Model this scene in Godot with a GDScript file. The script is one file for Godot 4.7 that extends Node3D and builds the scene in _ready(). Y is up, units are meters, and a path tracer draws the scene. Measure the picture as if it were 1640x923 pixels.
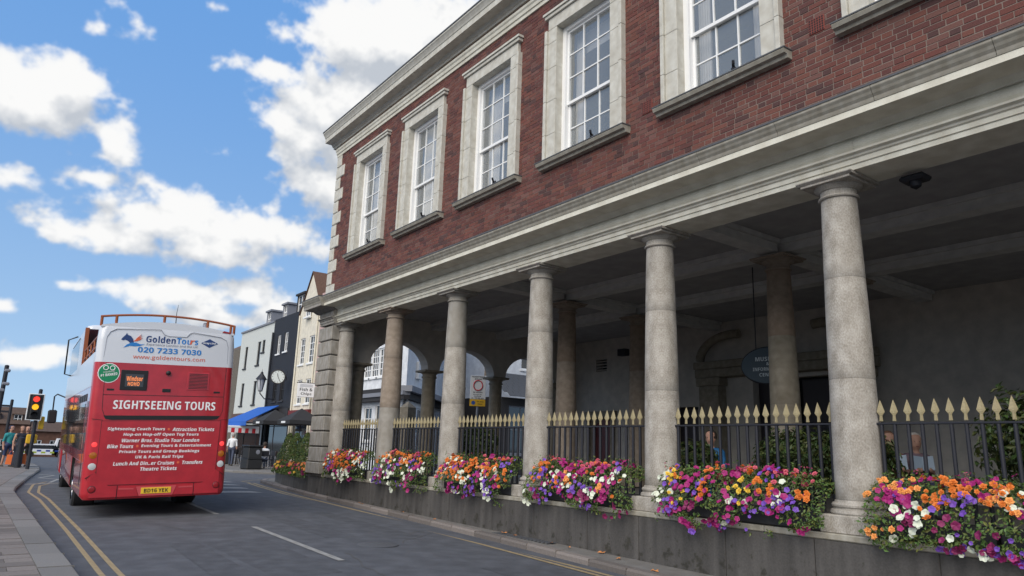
extends Node3D
# A street with a columned brick town hall, a red open-top bus and window-box flowers. Units are metres, y is up, -z runs up the street.

const EYE := Vector3(0, 1.665, 0)
const FOCAL := 1146.8
const AXES := [36.282, 12.809, 1.846]      # yaw to the right, pitch up, roll, in degrees
const Z0 := -19.47                          # first column of the arcade
const BAY := 2.996
const WALL_X := 8.09                        # face of the brick wall
const COL_X := 8.4                          # axis of the street columns
const FLAT := 0xFFFFFFFF

var M := {}
var T := {}
var used := {}
var rng := RandomNumberGenerator.new()
var cam_basis: Basis

func _ready() -> void:
	rng.seed = 20240711
	camera_and_light()
	make_textures()
	make_materials()
	build_ground()
	build_hall()
	build_far_houses()
	build_bus()
	build_railings()
	build_flowers()
	build_street_things()
	build_people()

func camera_and_light() -> void:
	var cam := Camera3D.new()
	cam.name = "camera"
	var yaw := deg_to_rad(AXES[0])
	var pitch := deg_to_rad(AXES[1])
	var roll := deg_to_rad(AXES[2])
	var f := Vector3(sin(yaw) * cos(pitch), sin(pitch), -cos(yaw) * cos(pitch))
	var r := Vector3(cos(yaw), 0, sin(yaw))
	var u := r.cross(f)
	cam_basis = Basis(r * cos(roll) + u * sin(roll), u * cos(roll) - r * sin(roll), -f)
	cam.transform = Transform3D(cam_basis, EYE)
	cam.fov = 43.84
	cam.near = 0.1
	cam.far = 6000.0
	add_child(cam)
	cam.current = true
	# the sun, veiled by cloud, high behind the photographer's left shoulder
	var sun := DirectionalLight3D.new()
	sun.name = "sun"
	sun.light_energy = 0.5
	sun.light_angular_distance = 60.0
	sun.light_color = Color(1.0, 0.965, 0.91)
	sun.shadow_enabled = true
	add_child(sun)
	sun.look_at_from_position(Vector3(-64, 60, 38), Vector3.ZERO, Vector3.UP)
	var e := Environment.new()
	e.background_mode = Environment.BG_SKY
	e.tonemap_mode = Environment.TONE_MAPPER_LINEAR
	e.tonemap_exposure = 2.3
	e.background_energy_multiplier = 0.45
	e.sdfgi_enabled = true
	e.ssao_enabled = true
	e.ssil_enabled = true
	var sky := Sky.new()
	var pm := PanoramaSkyMaterial.new()
	pm.panorama = make_sky()
	sky.sky_material = pm
	e.sky = sky
	var we := WorldEnvironment.new()
	we.name = "world_environment"
	we.environment = e
	add_child(we)

# ---------------------------------------------------------------- the sky: air and cumulus clouds by direction
func view_dir(px: float, py: float) -> Vector3:
	return (cam_basis * Vector3((px - 820.0) / FOCAL, (461.5 - py) / FOCAL, -1.0)).normalized()

func az_el(d: Vector3) -> Vector2:
	return Vector2(atan2(d.x, -d.z), asin(clampf(d.y, -1, 1)))

const FW := 1024
const FH := 256
var field := PackedFloat32Array()
var n_big := FastNoiseLite.new()
var n_fine := FastNoiseLite.new()
var n_head := FastNoiseLite.new()

func add_cloud(c: Vector2, rx: float, ry: float, strength := 1.0) -> void:
	var k := 1.0 / maxf(0.25, cos(c.y))
	var x0 := int(floor((c.x - rx * k * 1.5) / TAU * FW))
	var x1 := int(ceil((c.x + rx * k * 1.5) / TAU * FW))
	var y0 := maxi(0, int(floor((c.y - ry * 1.6) / (PI / 2) * FH)))
	var y1 := mini(FH - 1, int(ceil((c.y + ry * 1.6) / (PI / 2) * FH)))
	for y in range(y0, y1 + 1):
		for x in range(x0, x1 + 1):
			var dx := (x / float(FW) * TAU - c.x) / (rx * k)
			var dy := (y / float(FH) * (PI / 2) - c.y) / ry
			if dy < 0.0:
				dy *= 1.25
			var v := (1.0 - sqrt(dx * dx + dy * dy)) * strength
			var at := y * FW + posmod(x, FW)
			var o := field[at]
			var h := clampf(0.5 + 0.5 * (v - o) / 0.3, 0, 1)
			field[at] = lerpf(o, v, h) + 0.3 * h * (1 - h)

func field_at(az: float, el: float) -> float:
	var x := az / TAU * FW
	var y := clampf(el / (PI / 2) * FH, 0, FH - 1.01)
	var xi := int(floor(x))
	var yi := int(floor(y))
	var fx := x - xi
	var fy := y - yi
	var a := posmod(xi, FW)
	var b := posmod(xi + 1, FW)
	return lerpf(lerpf(field[yi * FW + a], field[yi * FW + b], fx), lerpf(field[yi * FW + FW + a], field[yi * FW + FW + b], fx), fy)

func puff(d: Vector3, f: float) -> float:
	# the body of a cloud, broken up into rounded heads at three scales
	var a := n_big.get_noise_3d(d.x, d.y * 1.4, d.z)
	var h := 0.42 - absf(n_head.get_noise_3d(d.x, d.y * 1.2, d.z)) * 1.7
	var b := n_fine.get_noise_3d(d.x, d.y * 1.2, d.z)
	return f * 1.25 + a * 0.50 + h * 0.46 + b * 0.55 - 0.17

func sky_color(az: float, el: float) -> Color:
	if el < 0.0:
		return Color(0.20, 0.21, 0.22)
	var d := Vector3(sin(az) * cos(el), sin(el), -cos(az) * cos(el))
	var t := pow(1.0 - clampf(sin(el), 0, 1), 3.4)
	var c := Color(0.125, 0.325, 0.715).lerp(Color(0.47, 0.665, 0.86), t)
	var f := field_at(az, el)
	if f < -0.95:
		return c
	var m := puff(d, f)
	var cover := smoothstep(-0.07, 0.50, m)
	if cover > 0.0:
		# thick parts are greyer below, rims and heads that face the light are white
		var up := puff((d + Vector3(-0.012, 0.03, 0)).normalized(), field_at(az - 0.012, minf(el + 0.034, 1.55)))
		var high := field_at(az, minf(el + 0.09, 1.55))
		var grain := n_head.get_noise_3d(d.x * 2.0, d.y * 2.6, d.z * 2.0)
		var lit := clampf(0.72 + (m - up) * 0.8 + grain * 0.5 - clampf(high + 0.1, 0, 1) * 0.34, 0, 1)
		var w := Color(0.52, 0.56, 0.62).lerp(Color(0.93, 0.93, 0.925), lit)
		c = c.lerp(w, cover * (0.90 + 0.1 * smoothstep(0.2, 0.7, m)))
	return c

func make_sky() -> ImageTexture:
	n_big.seed = 11
	n_big.frequency = 5.0
	n_big.fractal_octaves = 5
	n_big.fractal_gain = 0.55
	n_head.seed = 41
	n_head.frequency = 9.0
	n_head.fractal_octaves = 4
	n_head.fractal_gain = 0.55
	n_fine.seed = 23
	n_fine.frequency = 26.0
	n_fine.fractal_octaves = 5
	n_fine.fractal_gain = 0.6
	field.resize(FW * FH)
	field.fill(-1.0)
	for b in [[45, 162, 145, 88, 1.3], [105, 135, 85, 58, 1.2], [185, 235, 46, 50, 0.9], [28, 288, 68, 30, 0.9], [148, 284, 56, 20, 0.8], [240, 292, 46, 18, 0.6],
			[290, 362, 205, 66, 1.0], [150, 376, 130, 44, 1.0], [400, 368, 105, 50, 1.0], [330, 405, 130, 44, 1.0], [300, 330, 90, 34, 0.9], [290, 472, 190, 28, 1.0], [110, 458, 50, 12, 0.8], [395, 470, 70, 38, 1.0],
			[330, 508, 130, 26, 1.0], [440, 500, 60, 42, 1.0], [570, 190, 175, 120, 1.6], [630, 70, 200, 100, 1.6], [500, 220, 95, 66, 1.0], [450, 118, 110, 26, 0.9], [540, 300, 110, 56, 1.0],
			[520, 60, 90, 40, 0.9], [620, 190, 160, 140, 1.6], [600, 310, 120, 60, 1.2], [720, 60, 140, 120, 1.1], [28, 575, 90, 24, 0.9], [-10, 490, 30, 16, 0.7], [225, 46, 26, 28, 0.34], [505, 402, 40, 22, 0.5], [182, 4, 28, 14, 0.34], [340, 108, 18, 10, 0.25], [360, 240, 28, 18, 0.3], [70, 560, 60, 14, 0.5], [355, 12, 18, 14, 0.3], [150, 40, 20, 14, 0.28]]:
		var c := az_el(view_dir(b[0], b[1]))
		var ex := view_dir(b[0] + b[2], b[1]).angle_to(view_dir(b[0], b[1]))
		var ey := view_dir(b[0], b[1] - b[3]).angle_to(view_dir(b[0], b[1]))
		add_cloud(c, ex, ey, b[4])
	var r := RandomNumberGenerator.new()
	r.seed = 5
	for k in 115:                               # the same kind of sky all round
		var az := r.randf_range(deg_to_rad(58), deg_to_rad(338))
		var el := asin(r.randf_range(0.03, 0.98))
		var sz := r.randf_range(0.05, 0.17)
		add_cloud(Vector2(az, el), sz * r.randf_range(1.0, 1.9), sz * r.randf_range(0.5, 0.8))
	var low := Image.create(1024, 512, false, Image.FORMAT_RGBF)
	for y in 512:
		var el := PI / 2 - (y + 0.5) / 512.0 * PI
		for x in 1024:
			low.set_pixel(x, y, sky_color((x + 0.5) / 1024.0 * TAU, el) if el > -0.02 else Color(0.20, 0.21, 0.22))
	low.resize(4096, 2048, Image.INTERPOLATE_CUBIC)
	var xa := int(deg_to_rad(-4) / TAU * 4096)
	var xb := int(deg_to_rad(46) / TAU * 4096)
	var ya := int((PI / 2 - deg_to_rad(48)) / PI * 2048)
	for y in range(ya, 1028):
		var el := PI / 2 - (y + 0.5) / 2048.0 * PI
		for x in range(xa, xb):
			low.set_pixel(posmod(x, 4096), y, sky_color((x + 0.5) / 4096.0 * TAU, el))
	return ImageTexture.create_from_image(low)

# ---------------------------------------------------------------- naming and meshes
func numbered(called: String) -> String:
	var n: int = used.get(called, 0)
	used[called] = n + 1
	return called if n == 0 else "%s_%03d" % [called, n]

func tag(o: Node, label: String, category: String, group := "") -> Node:
	o.set_meta("label", label)
	o.set_meta("category", category)
	if group != "":
		o.set_meta("group", group)
	return o

func thing(called: String, label: String, category: String, at := Vector3.ZERO, turn := 0.0, group := "") -> Node3D:
	var o := Node3D.new()
	o.name = numbered(called)
	add_child(o)
	o.position = at
	o.rotation.y = turn
	tag(o, label, category, group)
	return o

func part(called: String, parent: Node, at := Vector3.ZERO) -> Node3D:
	var o := Node3D.new()
	o.name = called
	parent.add_child(o, true)
	o.position = at
	return o

func surf(smooth := false) -> SurfaceTool:
	var s := SurfaceTool.new()
	s.begin(Mesh.PRIMITIVE_TRIANGLES)
	s.set_smooth_group(0 if smooth else FLAT)
	return s

func put(s: SurfaceTool, called: String, mat: Material, parent: Node = self, kind := "") -> MeshInstance3D:
	s.generate_normals()
	return inst(s.commit(), called, mat, parent, kind)

func inst(mesh: Mesh, called: String, mat: Material, parent: Node = self, kind := "") -> MeshInstance3D:
	var o := MeshInstance3D.new()
	o.mesh = mesh
	o.material_override = mat
	o.name = numbered(called) if parent == self else called
	parent.add_child(o, true)
	if kind != "":
		o.set_meta("kind", kind)
	return o

func meshed(s: SurfaceTool) -> Mesh:
	s.generate_normals()
	return s.commit()

func tri(s: SurfaceTool, a: Vector3, b: Vector3, c: Vector3) -> void:
	s.add_vertex(a)
	s.add_vertex(b)
	s.add_vertex(c)

func quad(s: SurfaceTool, a: Vector3, b: Vector3, c: Vector3, d: Vector3) -> void:
	tri(s, a, b, c)
	tri(s, a, c, d)

func hexa(s: SurfaceTool, p: Array) -> void:
	# p: bottom 0-3 anticlockwise from above, top 4-7 over them
	quad(s, p[4], p[7], p[6], p[5])
	quad(s, p[0], p[1], p[2], p[3])
	for k in 4:
		var j := (k + 1) % 4
		quad(s, p[k], p[k + 4], p[j + 4], p[j])

func box(s: SurfaceTool, lo: Vector3, hi: Vector3, xf := Transform3D.IDENTITY) -> void:
	var p := []
	for y in [lo.y, hi.y]:
		for q in [Vector2(lo.x, hi.z), Vector2(hi.x, hi.z), Vector2(hi.x, lo.z), Vector2(lo.x, lo.z)]:
			p.append(xf * Vector3(q.x, y, q.y))
	hexa(s, p)

func bevel_box(s: SurfaceTool, lo: Vector3, hi: Vector3, b: float, xf := Transform3D.IDENTITY) -> void:
	# a box whose edges are cut at 45 degrees
	var c := (lo + hi) / 2
	var h := (hi - lo) / 2
	b = minf(b, minf(h.x, minf(h.y, h.z)) * 0.9)
	var v := {}
	for sx in [-1, 1]:
		for sy in [-1, 1]:
			for sz in [-1, 1]:
				var k := Vector3i(sx, sy, sz)
				v[[k, 0]] = xf * (c + Vector3(sx * h.x, sy * (h.y - b), sz * (h.z - b)))
				v[[k, 1]] = xf * (c + Vector3(sx * (h.x - b), sy * h.y, sz * (h.z - b)))
				v[[k, 2]] = xf * (c + Vector3(sx * (h.x - b), sy * (h.y - b), sz * h.z))
	var mid := xf * c
	var face := func(a: Array) -> void:
		var ctr := Vector3.ZERO
		for q in a:
			ctr += q
		ctr /= a.size()
		var n: Vector3 = (a[1] - a[0]).cross(a[2] - a[0])
		if n.dot(ctr - mid) > 0:
			a.reverse()
		for i in range(1, a.size() - 1):
			tri(s, a[0], a[i], a[i + 1])
	var sg := [-1, 1]
	for t in sg:
		face.call([v[[Vector3i(t, -1, -1), 0]], v[[Vector3i(t, 1, -1), 0]], v[[Vector3i(t, 1, 1), 0]], v[[Vector3i(t, -1, 1), 0]]])
		face.call([v[[Vector3i(-1, t, -1), 1]], v[[Vector3i(1, t, -1), 1]], v[[Vector3i(1, t, 1), 1]], v[[Vector3i(-1, t, 1), 1]]])
		face.call([v[[Vector3i(-1, -1, t), 2]], v[[Vector3i(1, -1, t), 2]], v[[Vector3i(1, 1, t), 2]], v[[Vector3i(-1, 1, t), 2]]])
		for w in sg:
			face.call([v[[Vector3i(t, w, -1), 0]], v[[Vector3i(t, w, -1), 1]], v[[Vector3i(t, w, 1), 1]], v[[Vector3i(t, w, 1), 0]]])
			face.call([v[[Vector3i(t, -1, w), 0]], v[[Vector3i(t, -1, w), 2]], v[[Vector3i(t, 1, w), 2]], v[[Vector3i(t, 1, w), 0]]])
			face.call([v[[Vector3i(-1, t, w), 1]], v[[Vector3i(-1, t, w), 2]], v[[Vector3i(1, t, w), 2]], v[[Vector3i(1, t, w), 1]]])
			for q in sg:
				var k := Vector3i(t, w, q)
				face.call([v[[k, 0]], v[[k, 1]], v[[k, 2]]])

func lathe(s: SurfaceTool, prof: Array, seg: int, at := Vector3.ZERO, xf := Transform3D.IDENTITY) -> void:
	# prof: Vector2(radius, height) from the bottom up; sharp turns keep their edge
	var g := 0
	for i in prof.size() - 1:
		if i > 0:
			var d0: Vector2 = (prof[i] - prof[i - 1]).normalized()
			var d1: Vector2 = (prof[i + 1] - prof[i]).normalized()
			if d0.dot(d1) < 0.8:
				g += 1
		s.set_smooth_group(g)
		for k in seg:
			var a0 := TAU * k / seg
			var a1 := TAU * (k + 1) / seg
			var p0 := Vector3(cos(a0), 0, sin(a0))
			var p1 := Vector3(cos(a1), 0, sin(a1))
			var b: Vector2 = prof[i]
			var t: Vector2 = prof[i + 1]
			var q0 := xf * (at + p0 * b.x + Vector3.UP * b.y)
			var q1 := xf * (at + p1 * b.x + Vector3.UP * b.y)
			var q2 := xf * (at + p1 * t.x + Vector3.UP * t.y)
			var q3 := xf * (at + p0 * t.x + Vector3.UP * t.y)
			if b.x > 1e-5:
				tri(s, q0, q1, q2)
			if t.x > 1e-5:
				tri(s, q0, q2, q3)
	s.set_smooth_group(FLAT)

func tube(s: SurfaceTool, pts: Array, rad, seg := 8, closed := false) -> void:
	var n := pts.size()
	var rings := []
	var nrm := Vector3.ZERO
	for i in n:
		var d: Vector3
		if closed:
			d = pts[(i + 1) % n] - pts[(i - 1 + n) % n]
		else:
			d = pts[mini(i + 1, n - 1)] - pts[maxi(i - 1, 0)]
		d = d.normalized()
		if nrm == Vector3.ZERO:
			nrm = d.cross(Vector3.UP if absf(d.y) < 0.9 else Vector3.RIGHT).normalized()
		nrm = (nrm - d * nrm.dot(d)).normalized()
		var bn := d.cross(nrm)
		var r: float = rad[i] if rad is Array else rad
		var ring := []
		for k in seg:
			var a := TAU * k / seg
			ring.append(pts[i] + (nrm * cos(a) + bn * sin(a)) * r)
		rings.append(ring)
	s.set_smooth_group(0)
	for i in (n if closed else n - 1):
		var a: Array = rings[i]
		var b: Array = rings[(i + 1) % n]
		for k in seg:
			var j := (k + 1) % seg
			quad(s, a[k], b[k], b[j], a[j])
	s.set_smooth_group(FLAT)
	if not closed:
		for k in range(1, seg - 1):
			tri(s, rings[0][0], rings[0][k], rings[0][k + 1])
			tri(s, rings[n - 1][0], rings[n - 1][k + 1], rings[n - 1][k])

func prism(s: SurfaceTool, poly: PackedVector2Array, xf: Transform3D, z0: float, z1: float) -> void:
	# an outline in the local x-y plane, drawn out along local z
	if Geometry2D.is_polygon_clockwise(poly):
		poly.reverse()
	var n := poly.size()
	for i in n:
		var a := poly[i]
		var b := poly[(i + 1) % n]
		quad(s, xf * Vector3(a.x, a.y, z0), xf * Vector3(a.x, a.y, z1), xf * Vector3(b.x, b.y, z1), xf * Vector3(b.x, b.y, z0))
	var t := Geometry2D.triangulate_polygon(poly)
	for i in range(0, t.size(), 3):
		var p := [poly[t[i]], poly[t[i + 1]], poly[t[i + 2]]]
		for z in [z0, z1]:
			tri(s, xf * Vector3(p[0].x, p[0].y, z), xf * Vector3(p[1].x, p[1].y, z), xf * Vector3(p[2].x, p[2].y, z))

func wall_open(s: SurfaceTool, r: Rect2, holes: Array, xf: Transform3D, depth: float) -> void:
	# a wall face in local x-y with rectangular openings and their reveals
	var us := [r.position.x, r.end.x]
	var vs := [r.position.y, r.end.y]
	for h in holes:
		us.append_array([h.position.x, h.end.x])
		vs.append_array([h.position.y, h.end.y])
	us.sort()
	vs.sort()
	for i in us.size() - 1:
		for j in vs.size() - 1:
			if us[i + 1] - us[i] < 1e-4 or vs[j + 1] - vs[j] < 1e-4:
				continue
			var c := Vector2((us[i] + us[i + 1]) / 2, (vs[j] + vs[j + 1]) / 2)
			var open := not r.has_point(c)
			for h in holes:
				if h.has_point(c):
					open = true
			if not open:
				quad(s, xf * Vector3(us[i], vs[j], 0), xf * Vector3(us[i], vs[j + 1], 0), xf * Vector3(us[i + 1], vs[j + 1], 0), xf * Vector3(us[i + 1], vs[j], 0))
	for h in holes:
		var p := [Vector2(h.position.x, h.position.y), Vector2(h.end.x, h.position.y), Vector2(h.end.x, h.end.y), Vector2(h.position.x, h.end.y)]
		for k in 4:
			var a: Vector2 = p[k]
			var b: Vector2 = p[(k + 1) % 4]
			quad(s, xf * Vector3(a.x, a.y, 0), xf * Vector3(b.x, b.y, 0), xf * Vector3(b.x, b.y, -depth), xf * Vector3(a.x, a.y, -depth))

func facing_street(x: float) -> Transform3D:
	# local x runs along +z, local z comes out towards the street
	return Transform3D(Basis(Vector3(0, 0, 1), Vector3(0, 1, 0), Vector3(-1, 0, 0)), Vector3(x, 0, 0))

func words(txt: String, mat: Material, parent: Node, at: Vector3, w: float, h: float, called := "lettering", slant := 0.0, bold := true, turn := Basis.IDENTITY) -> MeshInstance3D:
	var f := SystemFont.new()
	f.font_names = PackedStringArray(["Droid Sans"])
	f.font_weight = 700 if bold else 400
	var t := TextMesh.new()
	t.font = f
	t.text = txt
	t.font_size = 64
	t.pixel_size = 0.01
	t.depth = 0.05
	t.curve_step = 2.0
	var o := inst(t, called, mat, parent)
	var bb := t.get_aabb()
	var k := Vector3(w / maxf(bb.size.x, 1e-4), h / maxf(bb.size.y, 1e-4), 0.06)
	var b := turn * Basis(Vector3(k.x, 0, 0), Vector3(slant * k.y, k.y, 0), Vector3(0, 0, k.z))
	o.transform = Transform3D(b, at - b * bb.get_center())
	return o

# ---------------------------------------------------------------- heights of the ground
func ground_y(z: float) -> float:
	var d := -z
	if d < 22:
		return 0.0115 * d
	if d < 30:
		var t := (d - 22) / 8.0
		return 0.253 + 8.0 * (0.0115 * t - 0.00575 * t * t)
	if d < 44:
		return 0.299
	if d < 52:
		var t := (d - 44) / 8.0
		return 0.299 - 0.08 * t * t
	return 0.219 - 0.02 * (minf(d, 260) - 52)

func road_y(x: float, z: float) -> float:
	var c := 0.0
	if x > 1.2 and x < 7.3:
		var u := (x - 4.25) / 3.05
		c = 0.07 * (1 - u * u) * clampf((z + 40) / 12.0, 0, 1)
	return ground_y(z) + c

# ---------------------------------------------------------------- textures and materials
func noise_image(sd: int, size: int, freq: float, oct := 4, kind := FastNoiseLite.TYPE_SIMPLEX_SMOOTH) -> PackedByteArray:
	var n := FastNoiseLite.new()
	n.seed = sd
	n.noise_type = kind
	n.frequency = freq
	n.fractal_octaves = oct
	var im := n.get_seamless_image(size, size, false, false, 0.12, true)
	im.convert(Image.FORMAT_L8)
	return im.get_data()

func mixed(size: int, layers: Array, lo: Color, hi: Color) -> ImageTexture:
	# layers: [bytes, weight]; the sum, between 0 and 1, goes from LO to HI
	var data := PackedByteArray()
	data.resize(size * size * 3)
	var lut := []
	for i in 256:
		var c := lo.lerp(hi, i / 255.0)
		lut.append([int(clampf(c.r, 0, 1) * 255), int(clampf(c.g, 0, 1) * 255), int(clampf(c.b, 0, 1) * 255)])
	var a: PackedByteArray = layers[0][0]
	var b: PackedByteArray = layers[1][0]
	var wa: float = layers[0][1]
	var wb: float = layers[1][1]
	for i in size * size:
		var v: Array = lut[clampi(int(a[i] * wa + b[i] * wb), 0, 255)]
		data[i * 3] = v[0]
		data[i * 3 + 1] = v[1]
		data[i * 3 + 2] = v[2]
	var im := Image.create_from_data(size, size, false, Image.FORMAT_RGB8, data)
	im.generate_mipmaps()
	return ImageTexture.create_from_image(im)

func wall_texture() -> ImageTexture:
	# old dark slabs: runs of dirt down the face, and algae creeping up in ragged patches from the pavement
	var w := 1024
	var h := 320
	var run := FastNoiseLite.new()
	run.seed = 61
	run.frequency = 0.012
	run.fractal_octaves = 4
	var spot := FastNoiseLite.new()
	spot.seed = 62
	spot.frequency = 0.02
	spot.fractal_octaves = 5
	var im := Image.create(w, h, false, Image.FORMAT_RGB8)
	for y in h:
		for x in w:
			var a := TAU * x / w
			var cx := cos(a) * 163.0
			var cz := sin(a) * 163.0
			var r := run.get_noise_3d(cx * 1.6, y * 0.14, cz * 1.6)
			var s := spot.get_noise_3d(cx, y, cz)
			var f := spot.get_noise_3d(cx * 6.0, y * 6.0, cz * 6.0)
			var v := 0.82 + r * 0.18 + f * 0.10
			var c := Color(v, v * 0.985, v * 0.965)
			var moss := smoothstep(0.0, 0.3, s * 0.8 + 0.12 - (h - y) / float(h) * 0.9 + f * 0.3)
			c = c.lerp(Color(0.44, 0.43, 0.33) * (0.85 + f * 0.6), moss * 0.55)
			im.set_pixel(x, y, c)
	im.generate_mipmaps()
	return ImageTexture.create_from_image(im)

func make_textures() -> void:
	var big := noise_image(3, 512, 0.008, 5)
	var mid := noise_image(8, 512, 0.03, 4)
	var fine := noise_image(15, 512, 0.22, 3)
	var cell := noise_image(31, 512, 0.35, 2)
	var pit := noise_image(44, 512, 0.09, 3)
	T.mottle = mixed(512, [[big, 0.7], [fine, 0.3]], Color(0.80, 0.78, 0.75), Color(1.0, 1.0, 1.0))
	T.stain = mixed(512, [[big, 0.6], [fine, 0.4]], Color(0.66, 0.63, 0.58), Color(1.0, 1.0, 1.0))
	T.grain = mixed(512, [[mid, 0.4], [fine, 0.6]], Color(0.72, 0.71, 0.71), Color(1.0, 1.0, 1.0))
	T.speckle = mixed(512, [[cell, 0.75], [mid, 0.25]], Color(0.55, 0.55, 0.56), Color(1.0, 1.0, 1.0))
	T.road = mixed(512, [[cell, 0.66], [big, 0.34]], Color(0.42, 0.42, 0.43), Color(1.0, 1.0, 1.0))
	T.lime = mixed(512, [[pit, 0.5], [big, 0.5]], Color(0.50, 0.475, 0.44), Color(1.0, 1.0, 1.0))
	T.wall = wall_texture()
	T.soft = mixed(512, [[big, 0.8], [mid, 0.2]], Color(0.84, 0.84, 0.85), Color(1.0, 1.0, 1.0))
	T.height = mixed(512, [[mid, 0.35], [fine, 0.65]], Color(0, 0, 0), Color(1, 1, 1))

func mat(called: String, c: Color, rough := 0.8, tex := "", size := 1.0, relief := 0.0, stretch := Vector3.ONE) -> StandardMaterial3D:
	# c: the real-world base colour, as a linear value
	var m := StandardMaterial3D.new()
	m.resource_name = called
	m.albedo_color = c.linear_to_srgb()
	m.roughness = rough
	m.cull_mode = BaseMaterial3D.CULL_DISABLED
	if tex != "":
		m.albedo_texture = T[tex]
		m.uv1_triplanar = true
		m.uv1_world_triplanar = true
		m.uv1_scale = stretch / size
		if relief > 0:
			m.heightmap_enabled = true
			m.heightmap_texture = T.height
			m.heightmap_scale = relief
	M[called] = m
	return m

func glow(called: String, c: Color, strength: float) -> void:
	var m := mat(called, c * 0.5, 0.35)
	m.emission_enabled = true
	m.emission = c.linear_to_srgb()
	m.emission_energy_multiplier = strength

func tinted(called: String, rough: float, tex := "", size := 1.0, relief := 0.0) -> StandardMaterial3D:
	var m := mat(called, Color.WHITE, rough, tex, size, relief)
	m.vertex_color_use_as_albedo = true
	return m

func make_materials() -> void:
	mat("asphalt", Color(0.158, 0.166, 0.187), 0.9, "road", 2.3, 0.25)
	mat("asphalt_patch", Color(0.138, 0.145, 0.163), 0.92, "road", 1.7, 0.25)
	mat("far_ground", Color(0.09, 0.095, 0.08), 0.95, "mottle", 30.0)
	mat("yellow_paint", Color(0.43, 0.34, 0.20), 0.8, "stain", 0.5)
	mat("white_paint", Color(0.40, 0.41, 0.42), 0.8, "stain", 0.45)
	var wm := mat("plinth", Color(0.108, 0.104, 0.102), 0.8, "wall", 1.0, 0.1)
	wm.uv1_scale = Vector3(0.25, 1.0 / 1.25, 0.25)
	for k in 4:
		mat("granite%d" % k, Color(0.30, 0.285, 0.265) * [0.85, 1.0, 1.12, 0.94][k], 0.85, "speckle", 0.35, 0.1)
		mat("slab%d" % k, Color(0.245, 0.215, 0.195) * [0.8, 1.0, 1.1, 0.68][k], 0.9, "grain", 0.8, 0.1)
		mat("plinth%d" % k, Color(0.118, 0.112, 0.106) * [0.8, 1.0, 1.15, 0.92][k], 0.75, "stain", 1.3, 0.1, Vector3(1, 0.6, 1))
	mat("pavement", Color(0.19, 0.183, 0.175), 0.92, "mottle", 1.4, 0.1)
	mat("joint", Color(0.09, 0.085, 0.08), 0.95)
	for k in 6:
		var tone: Color = [Color(0.190, 0.066, 0.052), Color(0.168, 0.060, 0.050), Color(0.212, 0.080, 0.060), Color(0.145, 0.055, 0.048), Color(0.200, 0.092, 0.076), Color(0.105, 0.050, 0.047)][k]
		mat("brick%d" % k, tone, 0.92, "grain", 0.3, 0.25)
	tinted("brickwork", 0.92, "grain", 0.3, 0.25)
	mat("mortar", Color(0.29, 0.23, 0.195), 0.95, "grain", 0.3, 0.1)
	mat("paint_stone", Color(0.80, 0.785, 0.685), 0.7, "mottle", 1.7, 0.06, Vector3(1, 0.5, 1))
	mat("white_stone", Color(0.65, 0.64, 0.58), 0.7, "mottle", 1.1, 0.06)
	mat("sill_stone", Color(0.45, 0.435, 0.385), 0.85, "stain", 0.7, 0.1)
	mat("grey_stone", Color(0.43, 0.415, 0.39), 0.85, "stain", 0.9, 0.15, Vector3(1, 0.55, 1))
	mat("pale_stone", Color(0.65, 0.62, 0.57), 0.85, "lime", 0.9, 0.15, Vector3(1, 0.55, 1))
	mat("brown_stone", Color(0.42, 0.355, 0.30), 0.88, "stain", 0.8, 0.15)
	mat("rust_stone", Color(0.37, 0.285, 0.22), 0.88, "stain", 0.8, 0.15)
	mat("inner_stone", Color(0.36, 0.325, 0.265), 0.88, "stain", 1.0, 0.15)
	mat("lead", Color(0.11, 0.115, 0.125), 0.65, "grain", 0.6)
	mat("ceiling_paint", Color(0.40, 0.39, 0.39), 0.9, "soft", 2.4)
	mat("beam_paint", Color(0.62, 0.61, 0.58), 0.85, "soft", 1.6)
	mat("inner_wall", Color(0.56, 0.515, 0.455), 0.9, "soft", 2.0)
	mat("loggia_floor", Color(0.20, 0.19, 0.175), 0.85, "mottle", 1.0)
	mat("dark_door", Color(0.025, 0.018, 0.022), 0.5)
	mat("maroon_door", Color(0.10, 0.016, 0.02), 0.45)
	mat("dark_void", Color(0.012, 0.012, 0.014), 0.9)
	mat("sash_white", Color(0.80, 0.80, 0.79), 0.45)
	mat("curtain", Color(0.52, 0.51, 0.49), 0.95)
	mat("room", Color(0.03, 0.03, 0.032), 0.9)
	mat("terracotta", Color(0.20, 0.05, 0.038), 0.9)
	var g := mat("glass", Color(0.75, 0.8, 0.82), 0.02)
	g.transparency = BaseMaterial3D.TRANSPARENCY_ALPHA
	g.albedo_color.a = 0.08
	g.metallic = 0.2
	g.metallic_specular = 1.0
	var dg := mat("dark_glass", Color(0.018, 0.022, 0.026), 0.04)
	dg.metallic_specular = 0.8
	mat("iron", Color(0.011, 0.012, 0.019), 0.6)
	var gd := mat("gilt", Color(0.43, 0.365, 0.205), 0.5, "grain", 0.4)
	gd.metallic = 0.1
	mat("trough", Color(0.018, 0.018, 0.02), 0.6)
	# bus
	var red := mat("bus_red", Color(0.52, 0.022, 0.034), 0.32, "soft", 1.7)
	red.clearcoat_enabled = true
	red.clearcoat = 0.6
	red.clearcoat_roughness = 0.08
	var bw := mat("bus_white", Color(0.62, 0.64, 0.68), 0.3)
	bw.clearcoat_enabled = true
	bw.clearcoat = 0.5
	bw.clearcoat_roughness = 0.1
	var bs := mat("bus_side", Color(0.52, 0.022, 0.034), 0.22, "soft", 1.7)
	bs.clearcoat_enabled = true
	bs.clearcoat = 1.0
	bs.clearcoat_roughness = 0.04
	mat("bus_red_light", Color(0.56, 0.075, 0.085), 0.35)
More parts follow.
